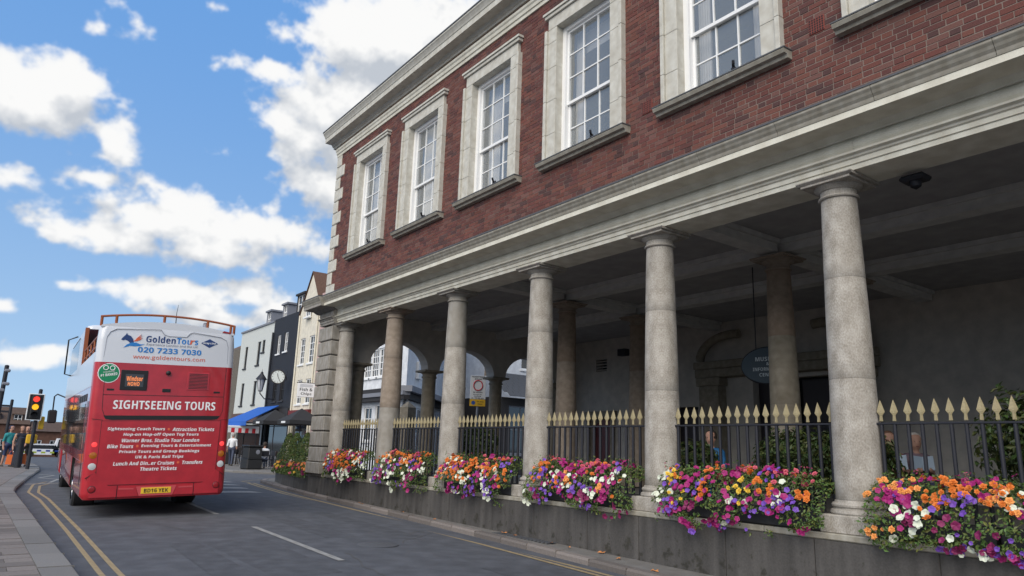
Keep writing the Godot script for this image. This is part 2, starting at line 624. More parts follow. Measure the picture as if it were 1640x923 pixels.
	mat("bus_black", Color(0.012, 0.012, 0.013), 0.5)
	mat("bus_rail", Color(0.30, 0.085, 0.028), 0.4)
	mat("rubber", Color(0.016, 0.016, 0.017), 0.85)
	mat("underside", Color(0.012, 0.012, 0.012), 0.9)
	mat("print_white", Color(0.86, 0.86, 0.86), 0.5)
	mat("print_navy", Color(0.018, 0.05, 0.17), 0.5)
	mat("print_blue", Color(0.02, 0.20, 0.55), 0.5)
	mat("print_orange", Color(0.70, 0.13, 0.05), 0.5)
	mat("print_grey", Color(0.25, 0.26, 0.3), 0.5)
	mat("sticker_green", Color(0.01, 0.24, 0.10), 0.45)
	mat("plate_yellow", Color(0.80, 0.50, 0.03), 0.45)
	mat("lamp_amber_off", Color(0.40, 0.12, 0.012), 0.15)
	mat("lamp_clear", Color(0.55, 0.56, 0.56), 0.12)
	mat("lamp_red_off", Color(0.28, 0.015, 0.02), 0.15)
	mat("screen", Color(0.055, 0.06, 0.068), 0.3)
	glow("led_red", Color(1.0, 0.06, 0.06), 0.42)
	glow("led_text", Color(1.0, 0.30, 0.10), 0.32)
	glow("signal_red", Color(1.0, 0.06, 0.04), 0.5)
	glow("signal_amber", Color(1.0, 0.48, 0.02), 0.5)
	mat("seat_blue", Color(0.03, 0.05, 0.13), 0.8)
	mat("chrome", Color(0.5, 0.5, 0.52), 0.25).metallic = 0.8
	# houses and street
	mat("white_brick_paint", Color(0.76, 0.80, 0.76), 0.85, "grain", 0.9, 0.4, Vector3(1, 3, 1))
	mat("black_paint", Color(0.020, 0.022, 0.03), 0.7, "grain", 0.8, 0.3, Vector3(1, 3, 1))
	mat("cream_paint", Color(0.80, 0.745, 0.61), 0.85, "soft", 1.6)
	mat("pink_paint", Color(0.62, 0.43, 0.40), 0.85, "soft", 1.6)
	mat("white_render", Color(0.82, 0.84, 0.86), 0.85, "soft", 2.0)
	mat("old_stone", Color(0.20, 0.18, 0.155), 0.9, "stain", 0.8)
	mat("slate", Color(0.10, 0.105, 0.115), 0.7, "grain", 0.6)
	mat("tile_brown", Color(0.18, 0.10, 0.07), 0.9, "stain", 0.7)
	mat("dormer_grey", Color(0.20, 0.21, 0.24), 0.7)
	mat("timber_dark", Color(0.025, 0.023, 0.024), 0.7)
	mat("shop_brown", Color(0.11, 0.065, 0.05), 0.7)
	mat("shop_dark", Color(0.03, 0.028, 0.03), 0.6)
	mat("shop_red", Color(0.15, 0.02, 0.02), 0.6)
	mat("awning_blue", Color(0.012, 0.10, 0.42), 0.8)
	mat("canvas_black", Color(0.02, 0.021, 0.024), 0.85)
	mat("sign_white", Color(0.74, 0.75, 0.75), 0.5)
	mat("sign_yellow", Color(0.72, 0.42, 0.02), 0.5)
	mat("sign_red", Color(0.55, 0.02, 0.03), 0.5)
	mat("sign_blue", Color(0.02, 0.09, 0.35), 0.5)
	mat("sign_teal", Color(0.006, 0.022, 0.034), 0.5)
	mat("sign_text", Color(0.36, 0.40, 0.42), 0.6)
	mat("far_brick", Color(0.17, 0.085, 0.06), 0.9, "stain", 3.0)
	mat("far_roof", Color(0.13, 0.085, 0.065), 0.9, "stain", 2.0)
	mat("clock_face", Color(0.62, 0.66, 0.64), 0.5)
	mat("bin_black", Color(0.014, 0.015, 0.017), 0.5)
	mat("car_white", Color(0.72, 0.73, 0.75), 0.3)
	mat("hi_vis", Color(0.33, 0.40, 0.04), 0.6)
	mat("car_blue", Color(0.02, 0.05, 0.25), 0.35)
	mat("wood_bench", Color(0.20, 0.11, 0.06), 0.8)
	mat("leaf_dry", Color(0.50, 0.20, 0.06), 0.85)
	mat("bark", Color(0.09, 0.065, 0.045), 0.95)
	# plants
	var lf := tinted("leaves", 0.55)
	lf.backlight_enabled = true
	lf.backlight = Color(0.25, 0.3, 0.12)
	for p in [["magenta", Color(0.29, 0.004, 0.12)], ["deep_pink", Color(0.19, 0.008, 0.075)], ["white", Color(0.62, 0.65, 0.53)], ["purple", Color(0.15, 0.055, 0.37)], ["orange", Color(0.70, 0.20, 0.03)], ["apricot", Color(0.82, 0.36, 0.10)], ["yellow", Color(0.80, 0.55, 0.06)], ["pink", Color(0.62, 0.12, 0.17)]]:
		var fm := mat("petal_" + p[0], p[1], 0.6)
		fm.backlight_enabled = true
		fm.backlight = Color(0.16, 0.16, 0.16)
	mat("skin", Color(0.45, 0.25, 0.18), 0.6)
	tinted("person", 0.75)
	mat("hair_dark", Color(0.03, 0.02, 0.015), 0.8)
	mat("hair_grey", Color(0.35, 0.33, 0.31), 0.8)
	mat("hair_brown", Color(0.10, 0.05, 0.03), 0.8)

# ---------------------------------------------------------------- road, pavements, kerbs, markings
func path_points(pts: Array, step: float) -> Array:
	var out := []
	for i in pts.size() - 1:
		var a: Vector2 = pts[i]
		var b: Vector2 = pts[i + 1]
		var n := maxi(1, int(ceil(a.distance_to(b) / step)))
		for k in n:
			out.append(a.lerp(b, k / float(n)))
	out.append(pts[-1])
	return out

func offset_path(pts: Array, d: float) -> Array:
	var out := []
	for i in pts.size():
		var t: Vector2 = (pts[mini(i + 1, pts.size() - 1)] - pts[maxi(i - 1, 0)]).normalized()
		out.append(pts[i] + Vector2(-t.y, t.x) * d)
	return out

func stripe(called: String, pts: Array, w: float, m: Material, lift := 0.006) -> void:
	var p := path_points(pts, 0.5)
	var l := offset_path(p, -w / 2)
	var r := offset_path(p, w / 2)
	var s := surf()
	for i in p.size() - 1:
		var q := []
		for v in [l[i], r[i], r[i + 1], l[i + 1]]:
			q.append(Vector3(v.x, road_y(v.x, v.y) + lift, v.y))
		quad(s, q[0], q[1], q[2], q[3])
	put(s, called, m, self, "structure")

var left_kerb := [Vector2(1.28, 26), Vector2(1.26, -4), Vector2(1.22, -10), Vector2(1.19, -13), Vector2(1.16, -17), Vector2(1.12, -21.6), Vector2(1.2, -22.8), Vector2(1.70, -27.2), Vector2(2.4, -33.2), Vector2(2.62, -36.5), Vector2(2.65, -40.0), Vector2(2.3, -42.5), Vector2(-1, -44), Vector2(-30, -46)]
var right_kerb := [Vector2(7.2, 26), Vector2(7.22, 2), Vector2(7.32, -7.2), Vector2(7.56, -10.4), Vector2(7.7, -13), Vector2(7.86, -17), Vector2(7.96, -20.6), Vector2(8.2, -24), Vector2(8.45, -26), Vector2(8.9, -27), Vector2(9.6, -27.6)]
var plaza_kerb := [Vector2(45, -31.4), Vector2(14.5, -31.6), Vector2(11.2, -32.6), Vector2(9.9, -34.4), Vector2(9.6, -37), Vector2(9.8, -60), Vector2(10, -120)]

func kerb_run(pts: Array, inward: float, w: float, stone: float, m := "granite%d") -> void:
	# kerb stones laid end to end, each with its own joint; they rise 0.1 above the gutter
	var run := part("kerb", self)
	run.name = numbered("kerb")
	run.set_meta("kind", "structure")
	var k := 0
	for i in pts.size() - 1:
		var a: Vector2 = pts[i]
		var b: Vector2 = pts[i + 1]
		var n := maxi(1, int(round(a.distance_to(b) / stone)))
		var t := (b - a).normalized()
		var nn := Vector2(-t.y, t.x) * inward
		var l := a.distance_to(b) / n
		for j in n:
			var p0 := a + t * (l * j + 0.005)
			var p1 := a + t * (l * (j + 1) - 0.005)
			var s := surf()
			var h := 0.105 + rng.randf_range(-0.006, 0.006)
			var p := []
			for lv in [-0.15, h]:
				for q in [p0, p0 + nn * w, p1 + nn * w, p1]:
					var base := ground_y(q.y)
					p.append(Vector3(q.x, base + lv, q.y))
			# the street edge is rounded off
			var e0: Vector3 = p[4]
			var e1: Vector3 = p[7]
			var in0 := Vector3(nn.x, 0, nn.y) * 0.03
			quad(s, p[0], p[3], e1 - Vector3.UP * 0.03, e0 - Vector3.UP * 0.03)
			quad(s, e0 - Vector3.UP * 0.03, e1 - Vector3.UP * 0.03, e1 + in0, e0 + in0)
			quad(s, e0 + in0, e1 + in0, p[6], p[5])
			quad(s, p[1], p[2], p[6], p[5])
			quad(s, p[0], p[1], p[5], e0)
			quad(s, p[3], p[2], p[6], e1)
			put(s, "kerb_stone", M[m % (k * 7 % 4)], run)
			k += 1

func sheet(called: String, x0: float, x1: float, z0: float, z1: float, step: float, m: Material, h: Callable) -> void:
	var s := surf(true)
	var nx := maxi(1, int((x1 - x0) / step))
	var nz := maxi(1, int((z1 - z0) / step))
	for i in nx:
		for j in nz:
			var q := []
			for v in [[i, j], [i, j + 1], [i + 1, j + 1], [i + 1, j]]:
				var x: float = lerpf(x0, x1, v[0] / float(nx))
				var z: float = lerpf(z0, z1, v[1] / float(nz))
				q.append(Vector3(x, h.call(x, z), z))
			quad(s, q[0], q[1], q[2], q[3])
	put(s, called, m, self, "structure")

func paved(called: String, edge: Array, far_x: float, m: Material, lift: float) -> void:
	# a pavement between an edge line and a straight far side
	var s := surf()
	var p := path_points(edge, 1.0)
	for i in p.size() - 1:
		var a: Vector2 = p[i]
		var b: Vector2 = p[i + 1]
		quad(s, Vector3(a.x, ground_y(a.y) + lift, a.y), Vector3(b.x, ground_y(b.y) + lift, b.y), Vector3(far_x, ground_y(b.y) + lift, b.y), Vector3(far_x, ground_y(a.y) + lift, a.y))
	put(s, called, m, self, "structure")

func build_ground() -> void:
	sheet("ground", -3000, 3000, -4000, 1200, 200.0, M.far_ground, func(_x, _z): return -9.0)
	sheet("road", -60, 60, -260, 26, 1.0, M.asphalt, road_y)
	kerb_run(left_kerb, -1.0, 0.36, 0.95)
	kerb_run(right_kerb, 1.0, 0.17, 0.9, "slab%d")
	kerb_run(plaza_kerb, 1.0, 0.3, 1.2)
	paved("pavement", offset_path(left_kerb.slice(0, 12), -0.355), -12.0, M.joint, 0.07)
	paved("pavement", offset_path(right_kerb, 0.165), 9.6, M.pavement, 0.095)
	# plaza beyond the hall
	var pz := offset_path(plaza_kerb, 0.295)
	var poly := PackedVector2Array(pz)
	poly.append(Vector2(45, -120))
	var s := surf()
	var t := Geometry2D.triangulate_polygon(poly)
	for i in t:
		s.add_vertex(Vector3(poly[i].x, ground_y(clampf(poly[i].y, -44, 0)) + 0.10, poly[i].y))
	put(s, "pavement", M.pavement, self, "structure")
	# paving slabs on the near pavement, laid in rows across, each a piece of its own
	var paving := part("paving", self)
	paving.name = numbered("paving")
	paving.set_meta("kind", "structure")
	var z := -3.0
	var row := 0
	var far := surf()
	while z > -41.5:
		var deep := 0.30
		var kx := 1.25
		for i in left_kerb.size() - 1:
			if left_kerb[i].y >= z and left_kerb[i + 1].y < z:
				kx = lerpf(left_kerb[i].x, left_kerb[i + 1].x, (left_kerb[i].y - z) / (left_kerb[i].y - left_kerb[i + 1].y))
		var x := kx - 0.375 - (0.0 if row % 2 == 0 else 0.12)
		var right := kx - 0.368
		var n := 0
		while x > kx - 2.3:
			var w := 0.44 if (n > 0 or row % 2 == 0) else 0.28
			if n == 0:
				x = right
			var p := []
			var y := ground_y(z) + rng.randf_range(-0.003, 0.003)
			var tilt := 0.0115 * deep
			for lv in [0.05, 0.1]:
				for q in [Vector2(x - w + 0.006, z), Vector2(x, z), Vector2(x, z - deep + 0.008), Vector2(x - w + 0.006, z - deep + 0.008)]:
					p.append(Vector3(q.x, y + lv + (tilt if q.y < z else 0.0), q.y))
			if z > -24:
				var ps := surf()
				hexa(ps, p)
				put(ps, "paving_slab", M["slab%d" % rng.randi_range(0, 3)], paving)
			else:
				hexa(far, p)
			x -= w
			n += 1
		z -= deep
		row += 1
	put(far, "slab_paving", M.slab1, paving, "stuff")
	# tactile strip by the crossing
	# markings
	stripe("yellow_line", [Vector2(1.5, 24), Vector2(1.49, -5), Vector2(1.48, -10), Vector2(1.52, -14), Vector2(1.53, -20), Vector2(1.44, -22.2), Vector2(1.7, -24.9), Vector2(2.1, -26.0)], 0.062, M.yellow_paint)
	stripe("yellow_line", [Vector2(1.68, 24), Vector2(1.67, -5), Vector2(1.66, -10), Vector2(1.70, -14), Vector2(1.71, -20), Vector2(1.64, -22.0), Vector2(1.82, -24.3), Vector2(2.1, -25.1)], 0.062, M.yellow_paint)
	stripe("yellow_line", offset_path(right_kerb.slice(0, 9), -0.24), 0.1, M.yellow_paint)
	stripe("yellow_line", offset_path(right_kerb.slice(0, 9), -0.41), 0.1, M.yellow_paint)
	stripe("yellow_line", [Vector2(8.17, -26.15), Vector2(8.1, -27.0), Vector2(8.7, -27.7), Vector2(9.6, -28.2)], 0.075, M.yellow_paint)
	for c in [[-9.35, -13.25], [-15.4, -19.4], [-21.5, -25.5], [-3.2, -7.2]]:
		stripe("lane_line", [Vector2(4.22, c[0]), Vector2(4.27, c[1])], 0.1, M.white_paint)
	for k in 5:                                 # zigzags and give-way bars at the junction
		var zz := -21.2 - k * 1.7
		stripe("road_bar", [Vector2(5.5 + k * 0.35, zz), Vector2(7.0 + k * 0.2, zz - 0.5)], 0.55, M.white_paint)
	stripe("zigzag_line", [Vector2(2.15, -25.6), Vector2(2.5, -27.2), Vector2(2.05, -28.2), Vector2(2.6, -29.8), Vector2(2.2, -30.8)], 0.1, M.white_paint)
	stripe("stop_line", [Vector2(1.5, -25.2), Vector2(3.9, -25.3)], 0.2, M.white_paint)
	# repairs, cracks and ironwork in the road
	for q in [[2.5, 3.9, -11.8, -8.6], [4.9, 6.6, -15.6, -11.5], [5.6, 6.7, -8.2, -4.6]]:
		stripe("road_patch", [Vector2((q[0] + q[1]) / 2, q[3]), Vector2((q[0] + q[1]) / 2 + 0.08, q[2])], q[1] - q[0], M.asphalt_patch, 0.003)
	for q in 6:
		var cp := Vector2(rng.randf_range(2.2, 6.6), rng.randf_range(-6.5, -15.0))
		var cd := Vector2(rng.randf_range(-0.5, 0.5), -1.0).normalized()
		var line := [cp]
		for j in 9:
			cd = cd.rotated(rng.randf_range(-0.5, 0.5))
			line.append(line[-1] + cd * rng.randf_range(0.12, 0.3))
		stripe("road_crack", line, 0.012, M.joint, 0.0045)
	for q in [[5.35, -10.6, 0.3], [2.7, -6.8, 0.28]]:
		var ms := surf()
		lathe(ms, [Vector2(0, 0.008), Vector2(q[2], 0.008), Vector2(q[2] + 0.03, 0.0)], 28, Vector3(q[0], road_y(q[0], q[1]), q[1]))
		put(ms, "manhole_cover", M.lead, self, "structure")
	var grate := thing("wall_grating", "long iron grating set in the pavement against the dark plinth wall", "grating", Vector3(7.9, ground_y(-10.2) + 0.098, -10.2))
	for j in 16:
		var gs := surf()
		box(gs, Vector3(-0.1, 0.0, -0.8 + j * 0.1), Vector3(0.1, 0.012, -0.74 + j * 0.1))
		put(gs, "grate_bar", M.lead, grate)
	# fallen leaves on the narrow pavement
	for k in 13:
		var z2 := rng.randf_range(-17.5, -4.2)
		var x2 := rng.randf_range(7.45 if z2 > -8 else 7.8, 8.0)
		var ls := surf()
		var y2 := ground_y(z2) + 0.102
		var turn := rng.randf() * TAU
		var c := Vector3(x2, y2, z2)
		var sz := rng.randf_range(0.035, 0.075)
		var ring := []
		for i in 10:
			var a := turn + TAU * i / 10.0
			ring.append(c + Vector3(cos(a), 0, sin(a)) * sz * (1.0 if i % 2 == 0 else 0.55) + Vector3.UP * rng.randf_range(0, 0.03))
		for i in 10:
			tri(ls, c + Vector3.UP * 0.012, ring[i], ring[(i + 1) % 10])
		tag(put(ls, "fallen_leaf", M.leaf_dry), "curled orange-brown fallen leaf lying at the foot of the dark plinth wall", "leaf", "fallen leaves by the plinth wall")

# ---------------------------------------------------------------- the town hall
func col_z(i: int) -> float:
	return Z0 + BAY * i

func seen(p: Vector3) -> bool:
	var q := cam_basis.inverse() * (p - EYE)
	if q.z > -0.5:
		return false
	var x := 820.0 + FOCAL * q.x / -q.z
	var y := 461.5 - FOCAL * q.y / -q.z
	return x > -20 and x < 1660 and y > -20 and y < 943

func column(parent: Node, at: Vector3, ms: Array, top := 5.12) -> void:
	# at: middle of the column on the plinth wall; ms: material of each drum from the bottom up, then of the capital
	var c := part("column", parent, at)
	var y0 := 0.865
	var s := surf()
	bevel_box(s, Vector3(-0.335, y0, -0.335), Vector3(0.335, 1.07, 0.335), 0.012)
	put(s, "plinth", ms[-1], c)
	s = surf()
	lathe(s, [Vector2(0.0, 1.07), Vector2(0.325, 1.07), Vector2(0.335, 1.09), Vector2(0.325, 1.125), Vector2(0.30, 1.135), Vector2(0.30, 1.15), Vector2(0.315, 1.16), Vector2(0.318, 1.18), Vector2(0.305, 1.2), Vector2(0.285, 1.205), Vector2(0.275, 1.235)], 36)
	put(s, "base", ms[-1], c)
	var cut := [1.235, 2.62, 3.85, top - 0.235]
	for k in 3:
		s = surf()
		var prof := []
		for j in 7:
			var y: float = lerpf(cut[k] + 0.001, cut[k + 1] - 0.001, j / 6.0)
			var t := (y - 1.235) / (top - 0.235 - 1.235)
			prof.append(Vector2(0.268 - 0.056 * pow(t, 1.7), y))
		prof[0].x -= 0.002
		prof.insert(1, Vector2(prof[0].x + 0.002, prof[0].y + 0.003))
		prof[-1].x -= 0.002
		lathe(s, prof, 40)
		put(s, "shaft", ms[k], c)
	s = surf()
	var n := top - 0.235
	lathe(s, [Vector2(0.21, n - 0.006), Vector2(0.236, n), Vector2(0.246, n + 0.014), Vector2(0.236, n + 0.03), Vector2(0.214, n + 0.034), Vector2(0.214, n + 0.105), Vector2(0.232, n + 0.11), Vector2(0.24, n + 0.122), Vector2(0.268, n + 0.135), Vector2(0.285, n + 0.155), Vector2(0.287, n + 0.165)], 36)
	bevel_box(s, Vector3(-0.325, n + 0.165, -0.325), Vector3(0.325, n + 0.197, 0.325), 0.004)
	prism(s, PackedVector2Array([Vector2(-0.33, n + 0.1975), Vector2(0.33, n + 0.1975), Vector2(0.355, n + 0.215), Vector2(0.365, n + 0.22), Vector2(0.365, top - 0.002), Vector2(-0.365, top - 0.002), Vector2(-0.365, n + 0.22), Vector2(-0.355, n + 0.215)]), Transform3D.IDENTITY, -0.365, 0.365)
	put(s, "capital", ms[3], c)

func moulding(s: SurfaceTool, prof: Array, z0: float, z1: float) -> void:
	# prof: Vector2(x, y) in world; drawn out along the street
	var pv := PackedVector2Array(prof)
	prism(s, pv, Transform3D.IDENTITY, z0, z1)

func build_hall() -> void:
	var h := thing("town_hall", "red brick town hall with tall white sash windows over an open stone-columned arcade", "building", Vector3.ZERO)
	var zl := -20.55                           # far end
	var zr := 7.0                              # runs on out of the frame
	# --- plinth wall of dark slabs under the arcade
	var pw := part("plinth_wall", h)
	var s := surf()
	box(s, Vector3(8.055, -0.3, zl + 0.05), Vector3(8.75, 0.79, zr))
	put(s, "wall_core", M.joint, pw)
	var z := zl
	var k := 0
	while z < zr:
		var w: float = [1.36, 1.10, 1.52, 1.24][k % 4]
		s = surf()
		bevel_box(s, Vector3(8.04 + rng.randf_range(-0.003, 0.002), -0.25, z + 0.004), Vector3(8.10, 0.785, z + w - 0.004), 0.006)
		put(s, "stone_slab", M.plinth, pw)
		z += w
		k += 1
	z = zl
	k = 0
	while z < zr:
		s = surf()
		bevel_box(s, Vector3(8.03, 0.79, z + 0.003), Vector3(8.76, 0.865, z + 1.497), 0.012)
		put(s, "coping_stone", M.sill_stone, pw)
		z += 1.5
	# --- street columns
	var looks := [["pale_stone", "pale_stone", "pale_stone", "grey_stone"], ["grey_stone", "brown_stone", "brown_stone", "brown_stone"], ["pale_stone", "pale_stone", "grey_stone", "grey_stone"], ["pale_stone", "pale_stone", "pale_stone", "pale_stone"], ["pale_stone", "pale_stone", "pale_stone", "pale_stone"], ["pale_stone", "pale_stone", "pale_stone", "pale_stone"], ["pale_stone", "pale_stone", "pale_stone", "pale_stone"], ["pale_stone", "pale_stone", "pale_stone", "pale_stone"]]
	for i in 8:
		var ms := []
		for q in looks[i]:
			ms.append(M[q])
		ms.append(M.grey_stone if i < 2 else M.pale_stone)
		column(h, Vector3(COL_X, 0, col_z(i)), ms)
	# --- corner pier of rusticated blocks
	var pier := part("corner_pier", h)
	var y := 0.80
	s = surf()
	box(s, Vector3(8.02, 0.87, -20.5), Vector3(8.7, 5.05, -19.65))
	put(s, "pier_core", M.joint, pier)
	s = surf()
	bevel_box(s, Vector3(7.925, 0.868, -20.58), Vector3(8.75, 1.18, -19.57), 0.02)
	put(s, "pier_base", M.grey_stone, pier)
	y = 1.18
	k = 0
	while y < 4.98:
		var hh := (5.06 - 1.18) / 9.0
		if k % 2 == 0:
			s = surf()
			bevel_box(s, Vector3(7.97, y + 0.015, -20.56), Vector3(8.72, y + hh - 0.015, -19.6), 0.022)
			put(s, "quoin_block", M.grey_stone, pier)
		else:
			for q in [[-20.56, -20.1], [-20.09, -19.6]]:
				s = surf()
				bevel_box(s, Vector3(7.97, y + 0.015, q[0]), Vector3(8.72, y + hh - 0.015, q[1]), 0.022)
				put(s, "quoin_block", M.grey_stone, pier)
		y += hh
		k += 1
	# --- entablature over the columns, breaking forward over the pier
	var ent := part("entablature", h)
	for run in [[0.0, -19.58, zr], [-0.10, -20.62, -19.58]]:
		var d: float = run[0]
		var e0: float = run[1]
		var e1: float = run[2]
		var end := e0 if d == 0.0 else e0 - 0.0
		var cuts := [end]
		if d == 0.0:
			for i in 8:
				cuts.append(col_z(i) + (0.0 if i > 0 else 0.6))
		cuts.append(e1)
		var body: Material = M.paint_stone if d == 0.0 else M.grey_stone
		for i in cuts.size() - 1:
			var c0: float = cuts[i] + 0.0015
			var c1: float = cuts[i + 1] - 0.0015
			s = surf()
			moulding(s, [Vector2(8.71, 5.12), Vector2(8.11 + d, 5.12), Vector2(8.11 + d, 5.185), Vector2(8.09 + d, 5.19), Vector2(8.09 + d, 5.25), Vector2(8.08 + d, 5.255), Vector2(8.065 + d, 5.262), Vector2(8.055 + d, 5.285), Vector2(8.01 + d, 5.30), Vector2(8.005 + d, 5.325), Vector2(8.71, 5.33)], c0, c1)
			put(s, "architrave", body, ent)
			s = surf()
			var fr := [Vector2(8.71, 5.331), Vector2(8.115 + d, 5.331)]
			for j in 7:
				var t := j / 6.0
				fr.append(Vector2(8.11 + d - 0.045 * sin(PI * t), 5.335 + 0.185 * t))
			fr.append(Vector2(8.71, 5.52))
			moulding(s, fr, c0 + 0.4, c1 + (0.4 if i < cuts.size() - 2 else 0.0)) if d == 0.0 else moulding(s, fr, c0, c1)
			put(s, "frieze", body, ent)
		if d == 0.0:
			s = surf()
			box(s, Vector3(8.08, 5.331, e0), Vector3(8.71, 5.52, e0 + 0.42))
			put(s, "frieze", body, ent)
		s = surf()
		moulding(s, [Vector2(8.71, 5.521), Vector2(8.075 + d, 5.521), Vector2(8.065 + d, 5.535), Vector2(8.04 + d, 5.545), Vector2(7.99 + d, 5.57), Vector2(7.975 + d, 5.585), Vector2(7.66 + d, 5.585), Vector2(7.66 + d, 5.665), Vector2(8.71, 5.68)], end - (0.3 if d != 0.0 else 0.0), e1)
		put(s, "corona", body, ent)
		var cy := end - (0.3 if d != 0.0 else 0.0)
		while cy < e1 - 0.01:
			var cl := minf(cy + 1.23, e1)
			s = surf()
			moulding(s, [Vector2(8.71, 5.682), Vector2(7.652 + d, 5.668), Vector2(7.645 + d, 5.69), Vector2(7.64 + d, 5.715), Vector2(7.615 + d, 5.745), Vector2(7.6 + d, 5.775), Vector2(7.58 + d, 5.80), Vector2(7.575 + d, 5.81), Vector2(7.575 + d, 5.85), Vector2(8.71, 5.93)], cy + 0.003, cl - 0.003)
			put(s, "cornice_stone", M.sill_stone, ent)
			cy = cl
		s = surf()
		moulding(s, [Vector2(7.565 + d, 5.838), Vector2(7.565 + d, 5.864), Vector2(8.10, 5.965), Vector2(8.10, 5.94)], end - (0.31 if d != 0.0 else 0.0), e1)
		put(s, "lead_flashing", M.lead, ent)
	# --- upper wall: backing with openings, bricks proud of the mortar
	var wall := part("brick_wall", h)
	var tops := []
	var wins := []
	var wy0 := 7.04
	var wy1 := 10.17
	for i in 8:
		var c := Z0 + BAY * (i + 0.5)
		wins.append(c)
		tops.append(Rect2(c - 0.76, wy0 - 0.02, 1.52, wy1 - 0.30 - wy0 + 0.02))
	var xf := facing_street(WALL_X + 0.0055)
	s = surf()
	wall_open(s, Rect2(zl, 5.9, zr - zl, 5.2), tops, xf, 0.3)
	put(s, "mortar_bed", M.mortar, wall)
	lay_bricks(wall, zl + 0.02, zr, wins, wy0, wy1)
	# --- quoins at the far corner
	var qy := 6.0
	k = 0
	var qs := part("quoins", h)
	while qy < 10.58:
		var w := 0.56 if k % 2 == 0 else 0.3
		s = surf()
		bevel_box(s, Vector3(WALL_X - 0.035, qy + 0.008, zl - 0.03), Vector3(WALL_X + 0.4, qy + 0.375, zl + w), 0.018)
		put(s, "quoin_block", M.white_stone, qs)
		qy += 0.3835
		k += 1
	# --- string course and eaves cornice
	s = surf()
	moulding(s, [Vector2(8.3, 10.6), Vector2(8.06, 10.6), Vector2(8.055, 10.68), Vector2(8.03, 10.69), Vector2(8.02, 10.76), Vector2(7.995, 10.79), Vector2(7.985, 10.84), Vector2(8.3, 10.86)], zl - 0.08, zr)
	put(s, "string_course", M.paint_stone, h)
	s = surf()
	moulding(s, [Vector2(8.6, 10.99), Vector2(8.05, 10.99), Vector2(8.04, 11.04), Vector2(8.0, 11.06), Vector2(7.98, 11.1), Vector2(7.96, 11.12), Vector2(7.75, 11.12), Vector2(7.75, 11.26), Vector2(7.735, 11.27), Vector2(7.72, 11.31), Vector2(7.685, 11.37), Vector2(7.66, 11.4), Vector2(7.66, 11.45), Vector2(8.6, 11.52)], zl - 0.42, zr)
	put(s, "eaves_cornice", M.white_stone, h)
	s = surf()
	moulding(s, [Vector2(7.645, 11.44), Vector2(7.645, 11.475), Vector2(8.6, 11.56), Vector2(8.6, 11.53)], zl - 0.44, zr)
	put(s, "lead_gutter", M.lead, h)
	s = surf()
	quad(s, Vector3(8.2, 11.5, zl - 0.1), Vector3(13.2, 14.2, zl + 4.5), Vector3(13.2, 14.2, zr), Vector3(8.2, 11.5, zr))
	quad(s, Vector3(18.2, 11.5, zl - 0.1), Vector3(18.2, 11.5, zr), Vector3(13.2, 14.2, zr), Vector3(13.2, 14.2, zl + 4.5))
	tri(s, Vector3(8.2, 11.5, zl - 0.1), Vector3(18.2, 11.5, zl - 0.1), Vector3(13.2, 14.2, zl + 4.5))
	put(s, "roof", M.slate, h)
	# --- end, back and party walls above the arcade, and the rooms behind the windows
	s = surf()
	box(s, Vector3(WALL_X + 0.02, 5.9, zl), Vector3(18.2, 11.5, zl + 0.25))
	box(s, Vector3(17.9, 5.9, zl + 0.25), Vector3(18.2, 11.5, zr))
	box(s, Vector3(WALL_X + 0.02, 5.9, zr - 0.25), Vector3(17.9, 11.5, zr))
	put(s, "rear_wall", M.brick1, h)
	s = surf()
	box(s, Vector3(8.45, 10.95, zl + 0.26), Vector3(17.89, 11.1, zr - 0.26))
	box(s, Vector3(12.4, 6.05, zl + 0.26), Vector3(12.5, 10.95, zr - 0.26))
	put(s, "room_lining", M.room, h)
	for i in 8:
		hall_window(h, wins[i], wy0, wy1, i)
	# --- terracotta air bricks
	for a in [[-7.43, 7.12], [-4.45, 7.13]]:
		var ab := part("air_brick", h)
		s = surf()
		bevel_box(s, Vector3(WALL_X - 0.012, a[1], a[0] - 0.11), Vector3(WALL_X + 0.03, a[1] + 0.22, a[0] + 0.11), 0.006)
		put(s, "grille_plate", M.terracotta, ab)
		s = surf()
		for r in 6:
			for cc in 6:
				var zc: float = a[0] - 0.088 + cc * 0.0352
				var yc: float = a[1] + 0.022 + r * 0.035
				box(s, Vector3(WALL_X - 0.0145, yc - 0.011, zc - 0.011), Vector3(WALL_X - 0.011, yc + 0.011, zc + 0.011))
		put(s, "grille_holes", M.dark_void, ab)
	# --- arcade ceiling with beams
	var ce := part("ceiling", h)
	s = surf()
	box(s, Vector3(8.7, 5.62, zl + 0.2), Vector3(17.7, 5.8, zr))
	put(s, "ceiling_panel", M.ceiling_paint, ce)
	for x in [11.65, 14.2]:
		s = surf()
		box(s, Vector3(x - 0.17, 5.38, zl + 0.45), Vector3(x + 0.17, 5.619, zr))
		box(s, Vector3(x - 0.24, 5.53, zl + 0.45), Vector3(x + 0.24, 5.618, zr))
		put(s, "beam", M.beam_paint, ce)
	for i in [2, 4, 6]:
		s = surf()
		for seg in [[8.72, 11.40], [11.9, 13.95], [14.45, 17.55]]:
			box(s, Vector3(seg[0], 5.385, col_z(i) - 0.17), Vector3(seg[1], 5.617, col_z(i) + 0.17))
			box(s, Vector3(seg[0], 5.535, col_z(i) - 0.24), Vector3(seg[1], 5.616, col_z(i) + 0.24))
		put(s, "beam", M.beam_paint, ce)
	s = surf()
	box(s, Vector3(8.69, -0.3, zl + 0.1), Vector3(17.6, 0.84, zr))
	put(s, "arcade_floor", M.loggia_floor, h)
